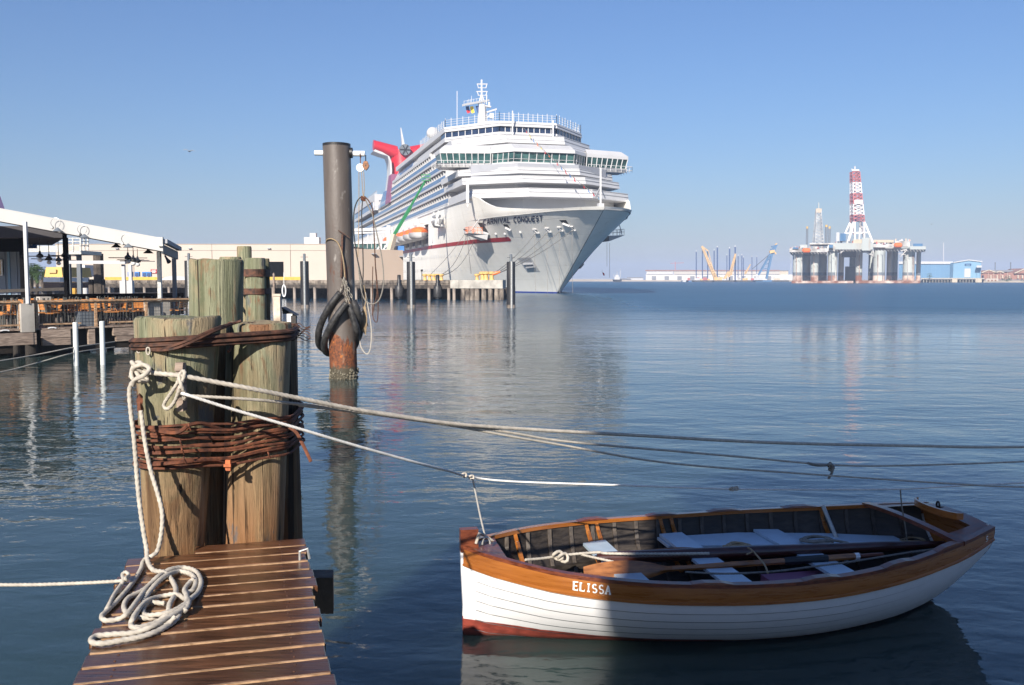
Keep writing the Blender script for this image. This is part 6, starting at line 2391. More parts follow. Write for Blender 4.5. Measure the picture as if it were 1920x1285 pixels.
tier('bridge_deck', 23.3, 23.95, 7.8, 13.4, 1.05, 26, m_shipw, .1)
tier('bridge_glazing', 23.95, 25.75, 8.6, 13.0, 1.05, 26, m_gglass, -.55)
tier('bridge_roof', 25.75, 26.35, 7.6, 13.6, 1.05, 30, m_shipw, .1)
tier('bridge_roof', 26.35, 27.55, 7.9, 13.6, 1.05, 34, m_shipw, 2.6)
tier('front_tier', 28.2, 29.65, 13.6, 14.3, 1.1, 44, m_shipw, .8)
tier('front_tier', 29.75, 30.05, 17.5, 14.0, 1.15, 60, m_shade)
tier('front_tier', 30.05, 30.95, 18.4, 14.6, 1.2, 62, m_shipw, .2)
tier('lounge_glazing', 30.95, 32.05, 19.0, 14.4, 1.2, 34, m_dglass)
tier('front_tier', 32.05, 33.1, 18.5, 14.6, 1.2, 100, m_shipw, .5)
for (z, sc_, w, sl_) in ((17.6, -2.02, 15.2, .70), (20.25, 1.87, 15.2, .78), (22.15, 4.92, 15.2, .85), (28.9, 13.95, 14.3, 1.1), (26.95, 9.2, 13.6, 1.05), (30.5, 18.45, 14.6, 1.2), (32.6, 18.7, 14.6, 1.2)):
    pl = plan(sc_, w, sl_, 30)
    for i, j in ((0, 1), (1, 2), (5, 0)):
        mb = MB()
        mb.bar(S0(pl[i][0], pl[i][1], z), S0(pl[j][0], pl[j][1], z), .12, .07)
        part(mb, 'tier_seam', ship, m_shipd)
# bridge wings
for side in (1, -1):
    pts = [(11.2, 9.4), (13.2, 18.6), (18.2, 18.6), (19.5, 12.0)]
    def wing(name, z0, z1, mat, g0=0.0, g1=0.0):
        mb = MB()
        lo = [S0(s + (g0 if k in (0, 1) else -g0), side * (t - (g0 if k in (1, 2) else 0)), z0) for k, (s, t) in enumerate(pts)]
        hi = [S0(s + (g1 if k in (0, 1) else -g1), side * (t - (g1 if k in (1, 2) else 0)), z1) for k, (s, t) in enumerate(pts)]
        if side > 0:
            lo.reverse()
            hi.reverse()
        mb.loft(lo, hi)
        return part(mb, name, ship, mat)
    wing('bridge_wing_floor', 23.2, 23.95, m_shipw, .5, .1)
    wg = wing('bridge_wing_glazing', 23.95, 25.7, m_gglass, .45, .1)
    wing('bridge_wing_roof', 25.7, 26.3, m_shipw, 0, 0)
    wing('bridge_wing_roof', 26.3, 27.3, m_shipw, 0, 1.1)
    for k in range(9):
        f = k / 8
        mb = MB()
        a = S0(pts[0][0] + (pts[1][0] - pts[0][0]) * f + .42, side * (pts[0][1] + (pts[1][1] - pts[0][1]) * f - .45 * f), 23.95)
        b = S0(pts[0][0] + (pts[1][0] - pts[0][0]) * f + .06, side * (pts[0][1] + (pts[1][1] - pts[0][1]) * f - .08 * f), 25.72)
        mb.bar(a, b, .16, .12)
        part(mb, 'mullion', wg, m_shipw)
    mb = MB()
    r_ = [S0(10.9, side * 9.6, 0), S0(12.7, side * 19.2, 0), S0(18.4, side * 19.2, 0)]
    for a, b in zip(r_, r_[1:]):
        for z in (23.6, 24.3):
            mb.bar(a + V((0, 0, z)), b + V((0, 0, z)), .08)
        n_ = max(3, int((b - a).length / 1.2))
        for k in range(n_ + 1):
            c = a + (b - a) * k / n_
            mb.bar(c + V((0, 0, 23.2)), c + V((0, 0, 24.3)), .08)
    part(mb, 'wing_rail', ship, m_shipw)
def mullions(z0, z1, sc0, sc1, w, slope, n_c, n_s, name, parent, th=.17, mid=None):
    pl0, pl1 = plan(sc0, w, slope, 60), plan(sc1, w, slope, 60)
    for (i, j, n_) in ((0, 1, n_c), (1, 2, n_s), (5, 0, n_s)):
        for k in range(n_ + 1):
            f = k / n_
            a = S0(pl0[i][0] + (pl0[j][0] - pl0[i][0]) * f - .05, pl0[i][1] + (pl0[j][1] - pl0[i][1]) * f, z0)
            b = S0(pl1[i][0] + (pl1[j][0] - pl1[i][0]) * f - .05, pl1[i][1] + (pl1[j][1] - pl1[i][1]) * f, z1)
            mb = MB()
            mb.bar(a, b, th, .12)
            part(mb, 'mullion', parent, m_shipw)
        if mid:
            mb = MB()
            f0 = mid
            a = S0(pl0[i][0] * (1 - f0) + pl1[i][0] * f0 - .08, pl0[i][1], z0 + (z1 - z0) * f0)
            b = S0(pl0[j][0] * (1 - f0) + pl1[j][0] * f0 - .08, pl0[j][1], z0 + (z1 - z0) * f0)
            mb.bar(a, b, .10, .06)
            part(mb, 'transom_bar', parent, m_shipw)
bg = [o for o in ship.children if o.name.startswith('bridge_glazing')][0]
mullions(23.95, 25.75, 8.6, 8.05, 13.0, 1.05, 8, 9, 'mullion', bg, .15, .32)
lg = [o for o in ship.children if o.name.startswith('lounge_glazing')][0]
mullions(30.95, 32.05, 19.0, 19.0, 14.4, 1.2, 10, 8, 'mullion', lg, .14)
# seams and small fittings on the white tiers
for (z, sc_, w, sl_) in ((18.25, -1.72, 15.2, .70), (20.8, 2.25, 15.2, .78), (22.65, 5.35, 15.2, .85), (29.7, 14.45, 14.3, 1.1)):
    mb = MB()
    pl = plan(sc_, w, sl_, 30)
    for i, j in ((0, 1), (1, 2), (5, 0)):
        a, b = S0(pl[i][0], pl[i][1], z), S0(pl[j][0], pl[j][1], z)
        mb.bar(a, b, .25, .12)
    part(mb, 'tier_cap', ship, m_shipw)
for (z, sc_, w, sl_, n_) in ((33.1, 19.0, 14.4, 1.2, 12),):
    pl = plan(sc_, w, sl_, 60)
    for i, j, nn in ((0, 1, n_), (1, 2, 9), (2, 3, 16), (5, 0, 9), (4, 5, 16)):
        mb = MB()
        a, b = S0(pl[i][0], pl[i][1], z), S0(pl[j][0], pl[j][1], z)
        for h in (.45, .9, 1.35):
            mb.bar(a + V((0, 0, h)), b + V((0, 0, h)), .055)
        for k in range(nn + 1):
            c = a + (b - a) * k / nn
            mb.bar(c, c + V((0, 0, 1.5 if k % 2 else 1.7)), .10)
        part(mb, 'top_rail', ship, m_shipw)
tier('sun_deck_house', 33.1, 34.3, 26, 7.5, 1.0, 60, m_shipw, .3)

# balcony rows on both sides
BR = [(17.15, 24, 205), (19.55, 25.5, 205), (21.95, 27, 205), (24.35, 29, 203), (26.75, 36, 108)]
for side in (1, -1):
    for ri, (z, sa_, sb_) in enumerate(BR):
        mb = MB()
        mb.obox(S0(sa_, side * 13.0, z), SA * (sb_ - sa_), ST * side * 2.05, V((0, 0, .42)))
        row = part(mb, 'balcony_slab', ship, m_shipw)
        mb = MB()
        mb.obox(S0(sa_, side * 14.93, z + .42), SA * (sb_ - sa_), ST * side * .07, V((0, 0, .84)))
        part(mb, 'glass_balustrade', row, m_bglass)
        if side > 0:
            dv, dr, gl = MB(), MB(), MB()
            s = sa_
            while s < min(sb_, 150):
                dv.obox(S0(s, side * 13.2, z + .5), SA * .22, ST * side * 1.62, V((0, 0, 1.9)))
                dr.obox(S0(s + .24, side * 14.0, z + .5), SA * 1.1, ST * side * .32, V((0, 0, 1.9)))
                gl.obox(S0(s + 1.36, side * 14.0, z + .5), SA * 1.32, ST * side * .3, V((0, 0, 1.9)))
                s += 2.7
            part(dv, 'balcony_dividers', row, m_shipw, kind='stuff')
            part(dr, 'cabin_doors', row, m_door, kind='stuff')
            part(gl, 'cabin_windows', row, m_dglass, kind='stuff')
mb = MB()
for side in (1, -1):
    mb.obox(S0(45, side * 13.0, 29.15), SA * 60, ST * side * 1.9, V((0, 0, .7)))
part(mb, 'deck_slab', ship, m_shipw)
# sloping side of the top decks with vents
mb = MB()
mb.loft([S0(s, t, 29.85) for s, t in ((33, 14.3), (33, -14.3), (108, -14.3), (108, 14.3))], [S0(s, t, 33.0) for s, t in ((38, 13.2), (38, -13.2), (100, -13.2), (100, 13.2))])
part(mb, 'top_deck_house', ship, m_shipw)
mb = MB()
for k in range(14):
    s = 48 + k * 1.5
    mb.obox(S0(s, 13.95, 30.9), SA * .5, ST * .12, V((0, 0, 1.1)) - ST * .38)
part(mb, 'vent_slots', ship, m_shipd, kind='stuff')
mb = MB()
mb.obox(S0(74, 14.0, 30.3), SA * 22, ST * .25, V((0, 0, 1.5)) - ST * .5)
part(mb, 'blue_side_screen', ship, m_bglass)
mb = MB()
mb.loft([S0(s, t, 24.3) for s, t in ((108, 15.3), (108, 12), (118, 12), (118, 15.3))], [S0(s, t, 32.0) for s, t in ((106, 15), (106, 12), (112, 12), (112, 15))])
part(mb, 'plum_stair_tower', ship, m_plum)
mb = MB()
mb.loft([S0(s, t, 24.3) for s, t in ((118, 15.3), (118, 12), (134, 12), (134, 15.3))], [S0(s, t, 28.5) for s, t in ((119, 15), (119, 12), (124, 12), (124, 15))])
part(mb, 'blue_stair_screen', ship, m_bglass)
# aft upper block standing slightly proud of the side
mb = MB()
mb.obox(S0(138, -15.5, 24.2), SA * 66, ST * 31.5, V((0, 0, 1.0)))
mb.obox(S0(138, -15.5, 27.3), SA * 66, ST * 31.5, V((0, 0, 1.9)))
part(mb, 'aft_block', ship, m_shipw)
mb = MB()
mb.obox(S0(138.6, -15.2, 25.2), SA * 65, ST * 30.9, V((0, 0, 2.1)))
part(mb, 'aft_glazing', ship, m_bglass)
mb = MB()
mb.obox(S0(137.9, 14.6, 25.2), SA * 1.2, ST * 1.45, V((0, 0, 2.1)))
mb.obox(S0(142, 14.6, 25.2), SA * 1.0, ST * 1.45, V((0, 0, 2.1)))
part(mb, 'aft_frame', ship, m_shipw)
mb = MB()
for k in range(34):
    s = 112 + k * 2.7
    mb.bar(S0(s, 15.2, 28.9 if s > 138 else 24.0), S0(s, 15.2, 30.2 if s > 138 else 25.6), .12)
mb.bar(S0(138, 15.3, 30.2), S0(204, 15.3, 30.2), .1)
part(mb, 'aft_rail', ship, m_shipw)

# ---- funnel
def fz(u, v, s=185):
    r = ray(u, v)
    k = (s - (EYEP - SB).dot(SA)) / r.dot(SA)
    q = EYEP + r * k - SB
    return q.dot(ST), q.z
fn = MB()
tp, zp = fz(760, 282)
rows = []
for z, h, ln_ in ((28, 6.2, 11), (34, 5.4, 10), (40, 4.6, 9), (44, 4.3, 8.5), (47, 4.6, 8), (49.3, 5.8, 7.5)):
    rows.append([S0(185 + ln_ / 2 * math.sin(2 * math.pi * k / 16) * (1 if True else 0), tp * 0 + h * math.cos(2 * math.pi * k / 16), z) for k in range(17)])
fn.sheet(rows, flip=True)
fu = part(fn, 'funnel', ship, m_red, 50)
for side in (1, -1):
    mb = MB()
    rows = []
    for f in (0, .2, .5, .8, 1.0):
        c = S0(185 - .5 * f, side * (2.2 + 8.6 * f), 48.2 + 2.6 * f)
        h, l = 2.7 - .75 * f, 3.6 - .8 * f
        rows.append([c + V((0, 0, h * math.sin(a))) + SA * l * math.cos(a) for a in [2 * math.pi * k / 14 for k in range(15)]])
    mb.sheet(rows, flip=(side > 0))
    mb.add(rows[-1][:-1], [tuple(range(14)) if side < 0 else tuple(range(14))[::-1]])
    part(mb, 'funnel_wing', fu, m_red, 50)
    mb = MB()
    prof = [(10.6, 49.2), (8, 48.3), (5.5, 46.9), (4.75, 45), (4.55, 42), (4.7, 39.5), (5.3, 35)]
    rows = [[S0(185 - 4.6, side * (t + .1), z - .35), S0(185 - 4.6, side * (t + .75), z - .95 if t > 6 else z - .2), S0(185 + 4.6, side * (t + .75), z - .95 if t > 6 else z - .2)] for t, z in prof]
    mb.sheet(rows, flip=(side < 0))
    part(mb, 'white_edge', fu, m_shipw, 40)
mb = MB()
mb.tube([S0(181, 0, 49.0), S0(179.5, 0, 49.0)], [2.0, 2.0], 16)
hbz = part(mb, 'exhaust_ring', fu, m_rigd, True)
mb = MB()
for a in (0, 1.05, 2.1):
    d = V((0, 0, math.sin(a))) + ST * math.cos(a)
    mb.bar(S0(179.3, 0, 49.0) - d * 1.9, S0(179.3, 0, 49.0) + d * 1.9, .25)
part(mb, 'exhaust_grid', hbz, m_black)
mb = MB()
mb.loft([S0(183 + x, t, 50) for x, t in ((-.8, .5), (-.8, -.5), (1.5, -.5), (1.5, .5))], [S0(184.5 + x, t + .8, 57.5) for x, t in ((-.2, .12), (-.2, -.12), (.5, -.12), (.5, .12))])
part(mb, 'white_fin', fu, m_shipw)

# ---- radome, mast, masts and flags
def sph(u, v, r, s, name, mat):
    t, z = fz(u, v, s)
    mb = MB()
    mb.sphere(S0(s, t, z), r, 16, 10)
    part(mb, name, ship, mat, True)
    mb = MB()
    mb.cone(S0(s, t, 33), S0(s, t, z - r * .8), .5, .5, 8)
    part(mb, 'radome_stand', ship, m_shipw)
sph(811, 250, 1.35, 50, 'radome', m_shipw)
MS = 46.0
def mq(u, v, ds=0):
    t, z = fz(u, v, MS + ds)
    return S0(MS + ds, t, z)
mast = part(MB().tube([mq(904, 232), mq(904, 196)], [1.1, .8], 8), 'mast', ship, m_shipw)
mm = [(903, 196, 903, 150, .34), (894, 158, 914, 158, .22), (895, 158, 897, 165, .16), (913, 158, 911, 165, .16), (896, 165, 912, 165, .16), (893, 172, 914, 172, .22), (895, 172, 897, 179, .16), (913, 172, 911, 179, .16), (896, 179, 912, 179, .16), (903, 176, 897, 196, .22), (903, 176, 909, 194, .22), (913, 178, 912, 196, .14)]
mb = MB()
for u0, v0, u1, v1, w in mm:
    mb.bar(mq(u0, v0), mq(u1, v1), w)
part(mb, 'yard_frame', ship, m_shipw)
mb = MB()
mb.bar(mq(870, 197, -1), mq(914, 189, 1), 1.6, .42)
for k in range(8):
    f = k / 7
    mb.bar(mq(870 + 42 * f, 196 - 7.5 * f), mq(870 + 42 * f, 189 - 7.5 * f), .07)
mb.bar(mq(870, 190), mq(912, 182), .06)
part(mb, 'mast_platform', ship, m_shipw)
mb = MB()
mb.bar(mq(912, 211), mq(931, 205), .5, .35)
mb.bar(mq(908, 199), mq(920, 201), 1.0, .3)
mb.bar(mq(917, 192), mq(917, 201), .45)
mb.bar(mq(911, 222), mq(922, 214), .3)
mb.bar(mq(922, 213), mq(922, 222), .9)
mb.bar(mq(899, 198), mq(899, 226), .35)
mb.bar(mq(911, 198), mq(906, 226), .4)
part(mb, 'radar_arms', ship, m_shipw)
for u0, v0, v1, s, w in ((857, 171, 240, 44, .12), (961, 208, 258, 17.5, .22), (1037, 226, 262, 17.5, .26), (884, 180, 192, 46, .08), (879, 186, 194, 46, .06), (990, 214, 226, 30, .08), (1086, 246, 270, 36, .10), (1089, 258, 272, 36, .08), (929, 205, 225, 40, .06)):
    t0, z0 = fz(u0, v0, s)
    t1, z1 = fz(u0, v1, s)
    mb = MB()
    mb.bar(S0(s, t0, z0), S0(s, t1, z1), w)
    part(mb, 'antenna', ship, m_shipw)
def pxs(u, v, s):
    t, z = fz(u, v, s)
    return S0(s, t, z)
fw_ = thing('foremast', 'slim white foremast standing on the bow bulwark of the ship', 'mast', pxs(1126, 388, -18))
mb = MB()
mb.bar(pxs(1126, 388, -18), pxs(1126, 315, -18), .28)
part(mb, 'pole', fw_, m_shipw)
mb = MB()
mb.bar(pxs(1117, 370, -16), pxs(1126, 350, -18), .18)
mb.bar(pxs(1135, 372, -16), pxs(1126, 352, -18), .14)
part(mb, 'strut', fw_, m_shipw)
mb = MB()
mb.box(pxs(1126, 386, -18), (.9, .8, .7), TH)
part(mb, 'foot', fw_, m_shipw)
# string of signal flags from the top deck down to the foremast, and ensigns on the mast
fl = thing('signal_flag_string', 'string of small coloured signal flags slanting down the ship front', 'flags', pxs(983, 241, 17))
a, b = pxs(982, 240, 16.5), pxs(1126, 372, -17.5)
def fpos(f):
    return a + (b - a) * f + V((0, 0, 1.2 * 4 * f * (1 - f) * -.6))
mb = MB()
mb.tube([fpos(k / 12) for k in range(13)], .035, 4)
part(mb, 'line', fl, m_ropeg)
m_fy = M('flag_yellow', (.75, .55, .05), .7)
m_fr = M('flag_red', (.60, .02, .03), .7)
fcols = [m_fr, m_fy, m_blue, m_orange, m_fy, m_fr, m_orange, m_shipw, m_fr, m_blue, m_fr, m_blue, m_fr, m_shipw, m_fr, m_blue, m_fr, m_lblue2]
for k, m in enumerate(fcols):
    f = .02 + .94 * k / (len(fcols) - 1)
    p, q = fpos(f), fpos(f + .02)
    sw = V((.2, -.15, -.5 - .3 * random.random()))
    mb = MB()
    mb.sheet([[p, q], [p + sw * .6 + V((.1, 0, 0)), q + sw * .6], [p + sw, q + sw + V((.1, 0, 0))]])
    part(mb, 'flag', fl, m)
for u, v, m, lab in ((876, 204, m_navy, 'dark blue and red flag hanging under the ship mast platform'), (884, 204, m_fy, 'yellow flag hanging under the ship mast platform'), (895, 203, m_navy, 'small blue flag beside the ship mast')):
    p = mq(u - 3, v - 4)
    t = thing('flag', lab, 'flag', p, 'flags under the mast platform')
    mb = MB()
    mb.sheet([[p, p + V((.75, 0, .1))], [p + V((.15, 0, -.9)), p + V((.9, .1, -.75))]])
    part(mb, 'upper_cloth', t, m)
    mb = MB()
    mb.sheet([[p + V((.15, 0, -.9)), p + V((.9, .1, -.75))], [p + V((.4, 0, -1.5)), p + V((1.05, .1, -1.3))]])
    part(mb, 'lower_cloth', t, m_fr if u == 876 else m)
# stair and gear at the break of the hull, lines from the bow
mb = MB()
for u0, v0, u1, v1, w in ((857, 340, 857, 381, .5), (862, 345, 862, 372, .3), (853, 352, 866, 350, .35), (856, 366, 872, 380, .3), (856, 381, 868, 388, .3)):
    s1 = 3
    mb.bar(S0(s1, 15.6, hithull(u0, v0)[1] * 0 + fz(u0, v0, s1)[1]) , S0(s1, 15.6, fz(u1, v1, s1)[1]), w)
part(mb, 'side_ladder', ship, m_shipw)
def line(u0, v0, p1, lab, r=.05, sag=.6):
    a = hp(*hithull(u0, v0), 1, .15)
    mb = MB()
    mb.tube([a + (p1 - a) * k / 8 + V((0, 0, -sag * 4 * (k / 8) * (1 - k / 8))) for k in range(9)], r, 4)
    single(mb, 'ship_mooring_line', lab, 'rope', m_ropeg, group='mooring lines of the cruise ship')
pe = QE + QD * quayk(913) + QN * 1.4 + V((0, 0, 3.0))
pf = QE + QD * quayk(815) + QN * 1.5 + V((0, 0, 3.0))
line(1006, 437, pe, 'mooring line from the first fairlead right of the ship name')
line(1029, 435, pe + V((.2, .2, 0)), 'mooring line from the second fairlead on the ship bow')
line(1052, 433, pe + V((.4, .2, 0)), 'mooring line from the third fairlead on the ship bow')
line(1076, 431, pe + V((.6, .1, .1)), 'mooring line from the fourth fairlead, nearest the stem')
line(878, 437, pf, 'dark mooring line drooping to the left yellow bollards', .05, 1.6)
line(890, 452, pf + V((.3, 0, 0)), 'mooring line under the folded platform going left', .05, 1.4)
line(872, 440, pf + V((-1.2, 0, 0)), 'thin mooring line leftmost from the ship bow', .04, .4)
line(877, 439, pe + V((-2.4, 0, .2)), 'mooring line falling steeply to the pier end bollards', .04, .2)
for u, v0, v1 in ((1006, 440, 546), (1029, 438, 546), (1052, 436, 546), (1076, 433, 500)):
    s1, z1 = hithull(u, v0)
    p = hp(s1, z1, 1, .3)
    mb = MB()
    mb.tube([p, V((p.x, p.y - .4, z1 * .5)), V((p.x + .1, p.y - .3, .3))], .035, 4)
    single(mb, 'hanging_line', 'thin line hanging straight down the ship bow, number ' + {1006: 'one from the left', 1029: 'two from the left', 1052: 'three from the left', 1076: 'four, nearest the stem'}[u], 'rope', m_ropeg, group='lines hanging down the ship bow')

# ================================================================ FAR SHORE
mb = MB()
mb.loft([V((x, y, -.5)) for x, y in ((40, 1100), (520, 1000), (1500, 1400), (1500, 2600), (-400, 2600), (-60, 1900))], [V((x, y, 1.6)) for x, y in ((40, 1102), (520, 1002), (1500, 1402), (1500, 2600), (-400, 2600), (-60, 1900))])
single(mb, 'far_shore', None, None, m_shore, (400, 1500, 0), kind='structure')
mb = MB()
mb.loft([V((x, y, -.5)) for x, y in ((272, 735), (700, 720), (1000, 800), (1000, 1000), (300, 900))], [V((x, y, 1.5)) for x, y in ((274, 737), (700, 722), (1000, 800), (1000, 1000), (300, 900))])
single(mb, 'near_shore', None, None, m_shore, (500, 800, 0), kind='structure')
def far(u, v, y):
    return ony(u, v, y)
def fbox(mb, u0, v0, u1, v1, y, d, m=None):
    a, b = far(u0, v1, y), far(u1, v0, y)
    mb.obox((a.x, y, a.z), (b.x - a.x, 0, 0), ((a.x + b.x) / 2 / y * d, d, 0), (0, 0, b.z - a.z), m)
    return mb
def lattice(p0, p1, w0, w1, bays, r, mats, name, parent, colours):
    p0, p1 = V(p0), V(p1)
    X, Y = V((1, 0, 0)), V((0, 1, 0))
    def cs(f):
        c, w = p0 + (p1 - p0) * f, (w0 + (w1 - w0) * f) / 2
        return [c - X * w - Y * w, c + X * w - Y * w, c + X * w + Y * w, c - X * w + Y * w]
    for k in range(bays):
        A, B = cs(k / bays), cs((k + 1) / bays)
        mb = MB()
        for i in range(4):
            mb.bar(A[i], B[i], r * 1.5)
            mb.bar(A[i], B[(i + 1) % 4], r)
            mb.bar(A[(i + 1) % 4], B[i], r)
            mb.bar(B[i], B[(i + 1) % 4], r)
        part(mb, name, parent, colours[k % len(colours)])
# long pale warehouse
t = thing('far_warehouse', 'long pale warehouse on the far shore right of the ship bow', 'warehouse', far(1290, 527, 1110))
part(fbox(MB(), 1211, 515, 1500, 526.5, 1110, 40), 'wall', t, M('far_white_cladding', (.58, .56, .53), .7, .05, .02))
part(fbox(MB(), 1212, 508.5, 1262, 514.5, 1109, 41), 'white_band', t, m_shipw)
part(fbox(MB(), 1263, 508.5, 1462, 514.5, 1109, 41), 'upper_band', t, M('far_tan_cladding', (.46, .43, .39), .7, .05, .02))
part(fbox(MB(), 1210, 506.5, 1462, 508.3, 1108, 42), 'roof_edge', t, m_brick)
for k in range(10):
    part(fbox(MB(), 1222 + k * 24, 518, 1230 + k * 24, 526, 1109, 1), 'loading_door', t, m_roofg)
for u0, v0, u1, v1, y, lab, m in ((1176, 521, 1206, 527, 1300, 'low white shed left of the long far warehouse', m_shipw), (1457, 508, 1478, 521, 1120, 'two pale tanks beside the rig seen as one block', m_tan), (1400, 519, 1480, 527, 1115, 'low cream sheds between the crane and the rig', m_cream), (1160, 523.5, 1182, 527, 1290, 'low grey shed left of the white one', m_roofg)):
    t = thing('far_shed', lab, 'shed', far((u0 + u1) / 2, v1, y))
    part(fbox(MB(), u0, v0, u1, v1, y, 20), 'wall', t, m)
    part(fbox(MB(), u0 - .6, v0 - 1.2, u1 + .6, v0, y - 1, 22), 'roof', t, m_roofg)
cw = MB()
for u0, u1 in ((1062, 1100), (1100, 1150)):
    fbox(cw, u0, 523.3, u1, 524.6, 1600, 8)
cwt = thing('causeway_bridge', 'thin grey causeway bridge on the horizon by the ship stem', 'bridge', far(1105, 526, 1600))
part(cw, 'bridge_deck', cwt, m_conc)
for k in range(9):
    part(fbox(MB(), 1064 + k * 10, 524.6, 1065.2 + k * 10, 526.6, 1601, 4), 'bridge_pier', cwt, m_conc)
t = thing('far_tugboat', 'white and grey tugboat on the horizon right of the ship stem', 'tugboat', far(1157, 527, 900))
mb = MB()
a, b = far(1149, 526.8, 900), far(1166, 524.4, 900)
mb.loft([V((a.x + 1, 897, -.2)), V((b.x - .5, 899, -.2)), V((b.x - .5, 902, -.2)), V((a.x + 1, 903, -.2))], [V((a.x, 896, b.z)), V((b.x, 899, b.z)), V((b.x, 902, b.z)), V((a.x, 904, b.z))])
part(mb, 'hull', t, m_barge)
part(fbox(MB(), 1152, 519, 1162, 524.4, 899, 3), 'deckhouse', t, m_shipw)
part(fbox(MB(), 1154, 515.5, 1160, 519, 899, 2), 'wheelhouse', t, m_shipw)
mb = MB()
for u, v in ((1157, 509), (1163, 505), (1151, 514)):
    mb.bar(far(u, 520, 900), far(u, v, 900), .3)
part(mb, 'mast', t, m_rigg)
t = thing('red_pennant', 'small red flag hanging on the thin line beside the ship stem', 'flag', far(1130, 514, 170))
mb = MB()
p = far(1129, 511, 170)
mb.sheet([[p, p + V((.35, 0, -.1))], [p + V((.25, 0, -.6)), p + V((.5, 0, -.55))]])
part(mb, 'cloth', t, m_fr)
mb = MB()
mb.bar(p, p + V((0, 0, .5)), .03)
part(mb, 'halyard', t, m_ropeg)
for u, v0, v1, s_, lab in ((1143, 456, 521, -16, 'thin line hanging from the far side mooring platform'), (1138, 455, 500, -15, 'fainter short line under the far side platform')):
    mb = MB()
    mb.bar(far(u, v0, 176), far(u, v1, 176), .05)
    single(mb, 'hanging_line', lab, 'rope', m_ropeg)

# jack-up barges, cranes
JY = 930.0
for i, (u, v0, v1, w) in enumerate(((1305.5, 472, 519, 1.8), (1317, 471, 528, 1.9), (1327, 471, 526, 1.9), (1339, 470, 528, 1.9), (1345, 464, 520, 2.4), (1363, 479, 519, 1.4), (1368, 466, 520, 2.4), (1378.5, 463, 519, 2.6), (1384, 480, 519, 1.6), (1391, 479, 519, 1.6), (1394, 483, 519, 1.4), (1410, 482, 518, 1.3), (1419, 482, 518, 1.3))):
    a, b = far(u, v1, JY), far(u, v0, JY)
    t = thing('jackup_leg', 'dark tubular barge leg with pale tip on the far shore, number %s from the left' % ('one', 'two', 'three', 'four', 'five', 'six', 'seven', 'eight', 'nine', 'ten', 'eleven', 'twelve', 'thirteen')[i], 'barge leg', a, 'dark barge legs on the far shore')
    r = w * JY / F / 2
    mb = MB()
    mb.cone(V((a.x, JY, -.5)), b, r, r, 8)
    part(mb, 'tube', t, m_navy, True)
    mb = MB()
    mb.cone(b, b + V((0, 0, 1.2)), r * 1.05, r * .8, 8)
    part(mb, 'tip', t, m_shipw, True)
def hullbox(name, label, u0, u1, v0, v1, y, m, cat='barge'):
    t = thing(name, label, cat, far((u0 + u1) / 2, v1, y))
    a, b = far(u0, v1, y), far(u1, v0, y)
    mb = MB()
    w = b.x - a.x
    mb.loft([V((a.x + w * .04, y, -.3)), V((b.x - w * .04, y, -.3)), V((b.x - w * .04, y + 10, -.3)), V((a.x + w * .04, y + 10, -.3))], [V((a.x, y, b.z)), V((b.x, y, b.z)), V((b.x, y + 10, b.z)), V((a.x, y + 10, b.z))])
    part(mb, 'hull', t, m)
    return t
rr = random.Random(5)
for u0, u1, lab in ((1300, 1336, 'dark flat barge under the left crane'), (1338, 1378, 'dark flat barge under the leaning yellow crane'), (1380, 1418, 'dark flat barge left of the blue crane'), (1446, 1480, 'dark flat barge right of the blue crane')):
    t = hullbox('work_barge', lab, u0, u1, 525.8, 528.2, 915, m_barge)
    for k in range(6):
        u = u0 + 3 + rr.random() * (u1 - u0 - 12)
        h = rr.uniform(2.5, 6.5)
        part(fbox(MB(), u, 526 - h, u + rr.uniform(4, 9), 525.8, 917 + k, 2), 'deck_cargo', t, rr.choice([m_shipw, m_crane, m_rigg, m_tan, m_rred]))
def crane(label, base, tip, w, m, y, cab=True):
    a, b = far(*base, y), far(*tip, y)
    t = thing('crane', label, 'crane', a, 'cranes on the far barges')
    d = (b - a)
    n_ = d.normalized()
    x = V((0, 1, 0))
    z = n_.cross(x).normalized()
    r = w * y / F / 2
    for s in (-1, 1):
        for q in (-1, 1):
            mb = MB()
            mb.bar(a + x * r * s + z * r * q, b + x * r * s * .4 + z * r * q * .4, r * .45)
            part(mb, 'chord', t, m)
    mb = MB()
    nb = 14
    for k in range(nb):
        for s in (-1, 1):
            f, g = k / nb, (k + 1) / nb
            mb.bar(a + d * f + x * r * s * (1 - .6 * f) + z * r * (1 - .6 * f), a + d * g + x * r * s * (1 - .6 * g) - z * r * (1 - .6 * g), r * .35)
            mb.bar(a + d * f + x * r * s * (1 - .6 * f) - z * r * (1 - .6 * f), a + d * f + x * r * s * (1 - .6 * f) + z * r * (1 - .6 * f), r * .35)
    part(mb, 'lacing', t, m)
    if cab:
        mb = MB()
        mb.box(a + V((0, 0, .5)), (5, 4, 3.4))
        part(mb, 'cab', t, m)
    return t
t = crane('long yellow crane boom leaning left over the dark legs', (1343, 525), (1316, 462), 5.5, m_crane, 925)
mb = MB()
mb.bar(far(1316, 462, 925), far(1328, 471, 925), 1.1)
mb.bar(far(1328, 471, 925), far(1341, 520, 925), .5)
part(mb, 'jib_head', t, m_crane)
t = crane('short yellow crane with raised arm between the tall legs', (1369, 516), (1379, 476), 4.5, m_crane, 925, False)
mb = MB()
mb.bar(far(1358, 524, 925), far(1366, 510, 925), 2.2)
mb.bar(far(1366, 510, 925), far(1367, 520, 925), 1.5)
part(mb, 'rear_arm', t, m_crane)
crane('small faded yellow crane boom left of the blue crane', (1397, 514), (1407, 496), 2.6, m_crane, 940, False)
ab = hullbox('crane_barge', 'blue crane barge with tall leaning blue A frame', 1416, 1448, 525.6, 528.4, 905, m_cblue, 'crane barge')
mb = MB()
